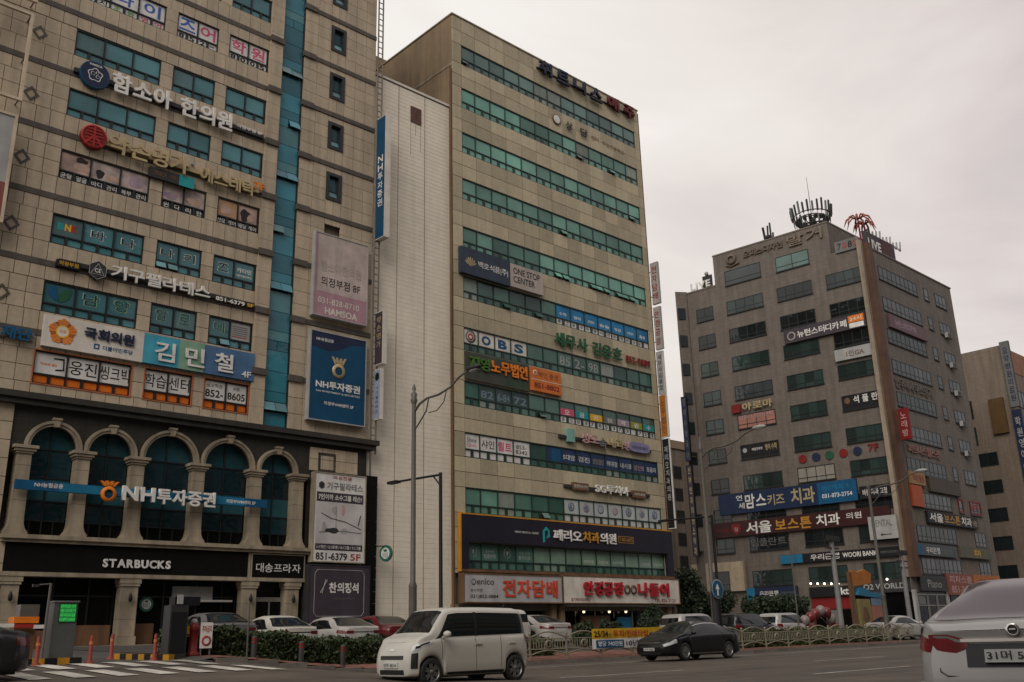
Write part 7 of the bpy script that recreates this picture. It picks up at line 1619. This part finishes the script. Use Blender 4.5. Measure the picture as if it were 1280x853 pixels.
b0 = ST.thing('delineator_post', 'x', 'delineator post', (0, 0, 0), 'red delineator posts at the gate'); part(b0, 'post', MB().lathe((0, 0, 0), [(.13, 0), (.10, .05), (.055, .10), (.045, .70), (.02, .74)], 12), paint('delineator_red', (.24, .035, .02), .5)); part(b0, 'band', MB().lathe((0, 0, 0), [(.056, .5), (.052, .58)], 12), paint('band_orange', (.55, .16, .05), .4))
for i, (s, p, lab) in enumerate(((8.55, 27.45, 'red delineator post in front of the slim camera pole'), (9.95, 27.6, 'red delineator post just past the ticket machine'), (11.5, 30.2, 'red delineator post farther in by the striped kerb'), (12.15, 28.6, 'red delineator post in front of the dark pay kiosk'), (6.3, 28.2, 'red delineator post near the dark sedan'))):
    b_ = b0 if i == 0 else copy_tree(b0); b_.location = ST.w((s, p, zt(s, p))); b_['label'] = lab
t = ST.thing('pay_kiosk', 'black pay kiosk with a small screen at the gate', 'kiosk', (12.8, 28.6, .6)); z = zt(12.7, 28.6)
part(t, 'cabinet', MB().box(12.45, 13.0, 28.4, 28.9, z, z + 1.55), M_DKGREY); part(t, 'top_box', MB().box(12.6, 13.4, 28.5, 28.9, z + 1.55, z + 1.8), M_INK); part(t, 'screen', MB().box(12.62, 12.8, 28.37, 28.4, z + 1.58, z + 1.85), M_LGREY); part(t, 'front_panel', MB().box(12.5, 12.95, 28.385, 28.4, z + .2, z + 1.35), M_INK)
t = ST.thing('fire_hydrant', 'red standing hydrant with a grey cap at the end of the hedge', 'hydrant', (13.35, 28.7, .6)); z = zt(13.35, 28.7)
mb = MB(); mb.lathe((13.35, 28.7, z), [(.2, 0), (.2, .08), (.14, .12), (.14, .7), (.18, .74), (.16, .86), (.08, .96)], 14); mb.lathe((13.35, 28.7, z + .6), [(.06, -.24), (.06, .24)], 10, ax='x'); part(t, 'barrel', mb, paint('hydrant_red', (.17, .018, .014), .5)); part(t, 'cap', MB().lathe((13.35, 28.7, z), [(.09, .95), (.1, 1.0), (.05, 1.06), (.01, 1.07)], 12), M_LGREY); part(t, 'side_box', MB().box(13.0, 13.2, 28.65, 28.85, z + .55, z + .85), M_YELL)
t = ST.thing('notice_board', 'small white notice board with a red ring beside the hydrant', 'notice board', (13.75, 28.6, .6)); part(t, 'board', MB().box(13.52, 13.9, 28.58, 28.62, z + .2, z + .95), M_LETW); part(t, 'red_ring', MB().lathe((13.71, 28.57, z + .42), [(.1, 0), (.15, 0), (.15, -.006), (.1, -.006)], 18, ax='y'), M_RED); text(t, '주차금지', 13.56, 13.86, z + .66, z + .86, 28.575, M_RED, .02); part(t, 'leg', MB().box(13.55, 13.58, 28.6, 28.64, z - .05, z + .2).box(13.84, 13.87, 28.6, 28.64, z - .05, z + .2), M_GREY)
t = ST.thing('planter_wall', 'low timber fence panels at the back of the gate', 'fence', (10.9, 38, 1)); 
for i in range(9): part(t, 'plank', MB().box(10.4 + i * .3, 10.68 + i * .3, 41.5, 41.56, 1.0, 1.75), M_BRWN)
# ------------------------------------------------------------------ kiosk stand and balloons near the red shopfront
t = ST.thing('promotional_stand', 'tall coloured promotional stand with orange, blue and yellow panels', 'stand', (61.5, 32, .6)); z = .65
part(t, 'post', MB().box(59.4, 59.7, 31.9, 32.1, z, 4.6), M_BRWN); part(t, 'post', MB().box(62.9, 63.2, 31.9, 32.1, z, 3.4), M_BRWN); part(t, 'orange_top', MB().prism([(59.7, 3.7), (62.0, 3.9), (62.2, 4.55), (61.4, 4.8), (60.4, 4.6), (59.7, 4.7)], 31.85, 32.1), paint('stand_orange', (.38, .13, .015), .5)); part(t, 'blue_swoosh', MB().prism([(60.0, 3.15), (61.5, 3.05), (63.4, 2.95), (63.4, 3.3), (61.8, 3.35), (61.0, 3.6), (60.3, 3.6)], 31.8, 32.0), M_BLUE2)
part(t, 'yellow_panel', MB().box(60.1, 61.6, 31.85, 32.05, z, 2.9), paint('stand_ochre', (.24, .19, .07), .5)); part(t, 'pink_panel', MB().box(61.8, 63.1, 31.84, 32.05, z, 2.5), paint('stand_coral', (.34, .14, .10), .5)); part(t, 'blue_panel', MB().box(61.7, 63.2, 31.83, 31.84, 2.5, 2.95), paint('stand_pale_blue', (.15, .22, .33), .5)); blob(t, 60.85, 1.9, .4, .5, M_BRWN, 'printed_picture', 31.84)
r_ = random.Random(4)
M_BALR = mat('balloon_red', (.17, .022, .022), .3, var=.05); M_BALW = mat('balloon_white', (.23, .18, .17), .3, var=.05)
BL = [(55.2, 1.5, 1), (55.9, 1.7, 0), (56.5, 1.9, 0), (57.2, 2.1, 1), (57.9, 2.0, 0), (58.4, 1.6, 1), (54.8, 1.0, 1), (58.7, 1.1, 0), (55.6, 1.1, 0)]
BLAB = ['white balloon, upper of the two at the left end of the cluster', 'red balloon next to the upper white one at the left of the cluster', 'red balloon between its two red neighbours, left of the top white one', 'topmost white balloon of the cluster', 'red balloon just right of the topmost white one', 'white balloon, upper of the two at the right end of the cluster', 'lowest white balloon at the left end of the cluster', 'lowest red balloon at the right end of the cluster', 'low red balloon beside the lowest white one on the left']
for i, (s, z, c) in enumerate(BL):
    mb = MB().ball((s, 33.0, z + .1), .31, 14, sq=(1, 1, 1.1)); mb.lathe((s, 33.0, z - .36), [(.05, 0), (.02, .06)], 6); single(ST, 'balloon', mb, M_BALW if c else M_BALR, BLAB[i], 'balloon', 'balloons before the red shopfront', at=(s, 33.0, z))
t = ST.thing('balloon_stand', 'thin pale stand holding the balloons', 'stand', (56.8, 33.1, .6)); part(t, 'pole', MB().tube([(56.8, 33.3, .5), (56.8, 33.3, 2.0)], .03, 6).tube([(54.8, 33.3, 1.1), (55.9, 33.3, 1.75), (57.2, 33.3, 2.1), (58.7, 33.3, 1.2)], .025, 5), M_LGREY)
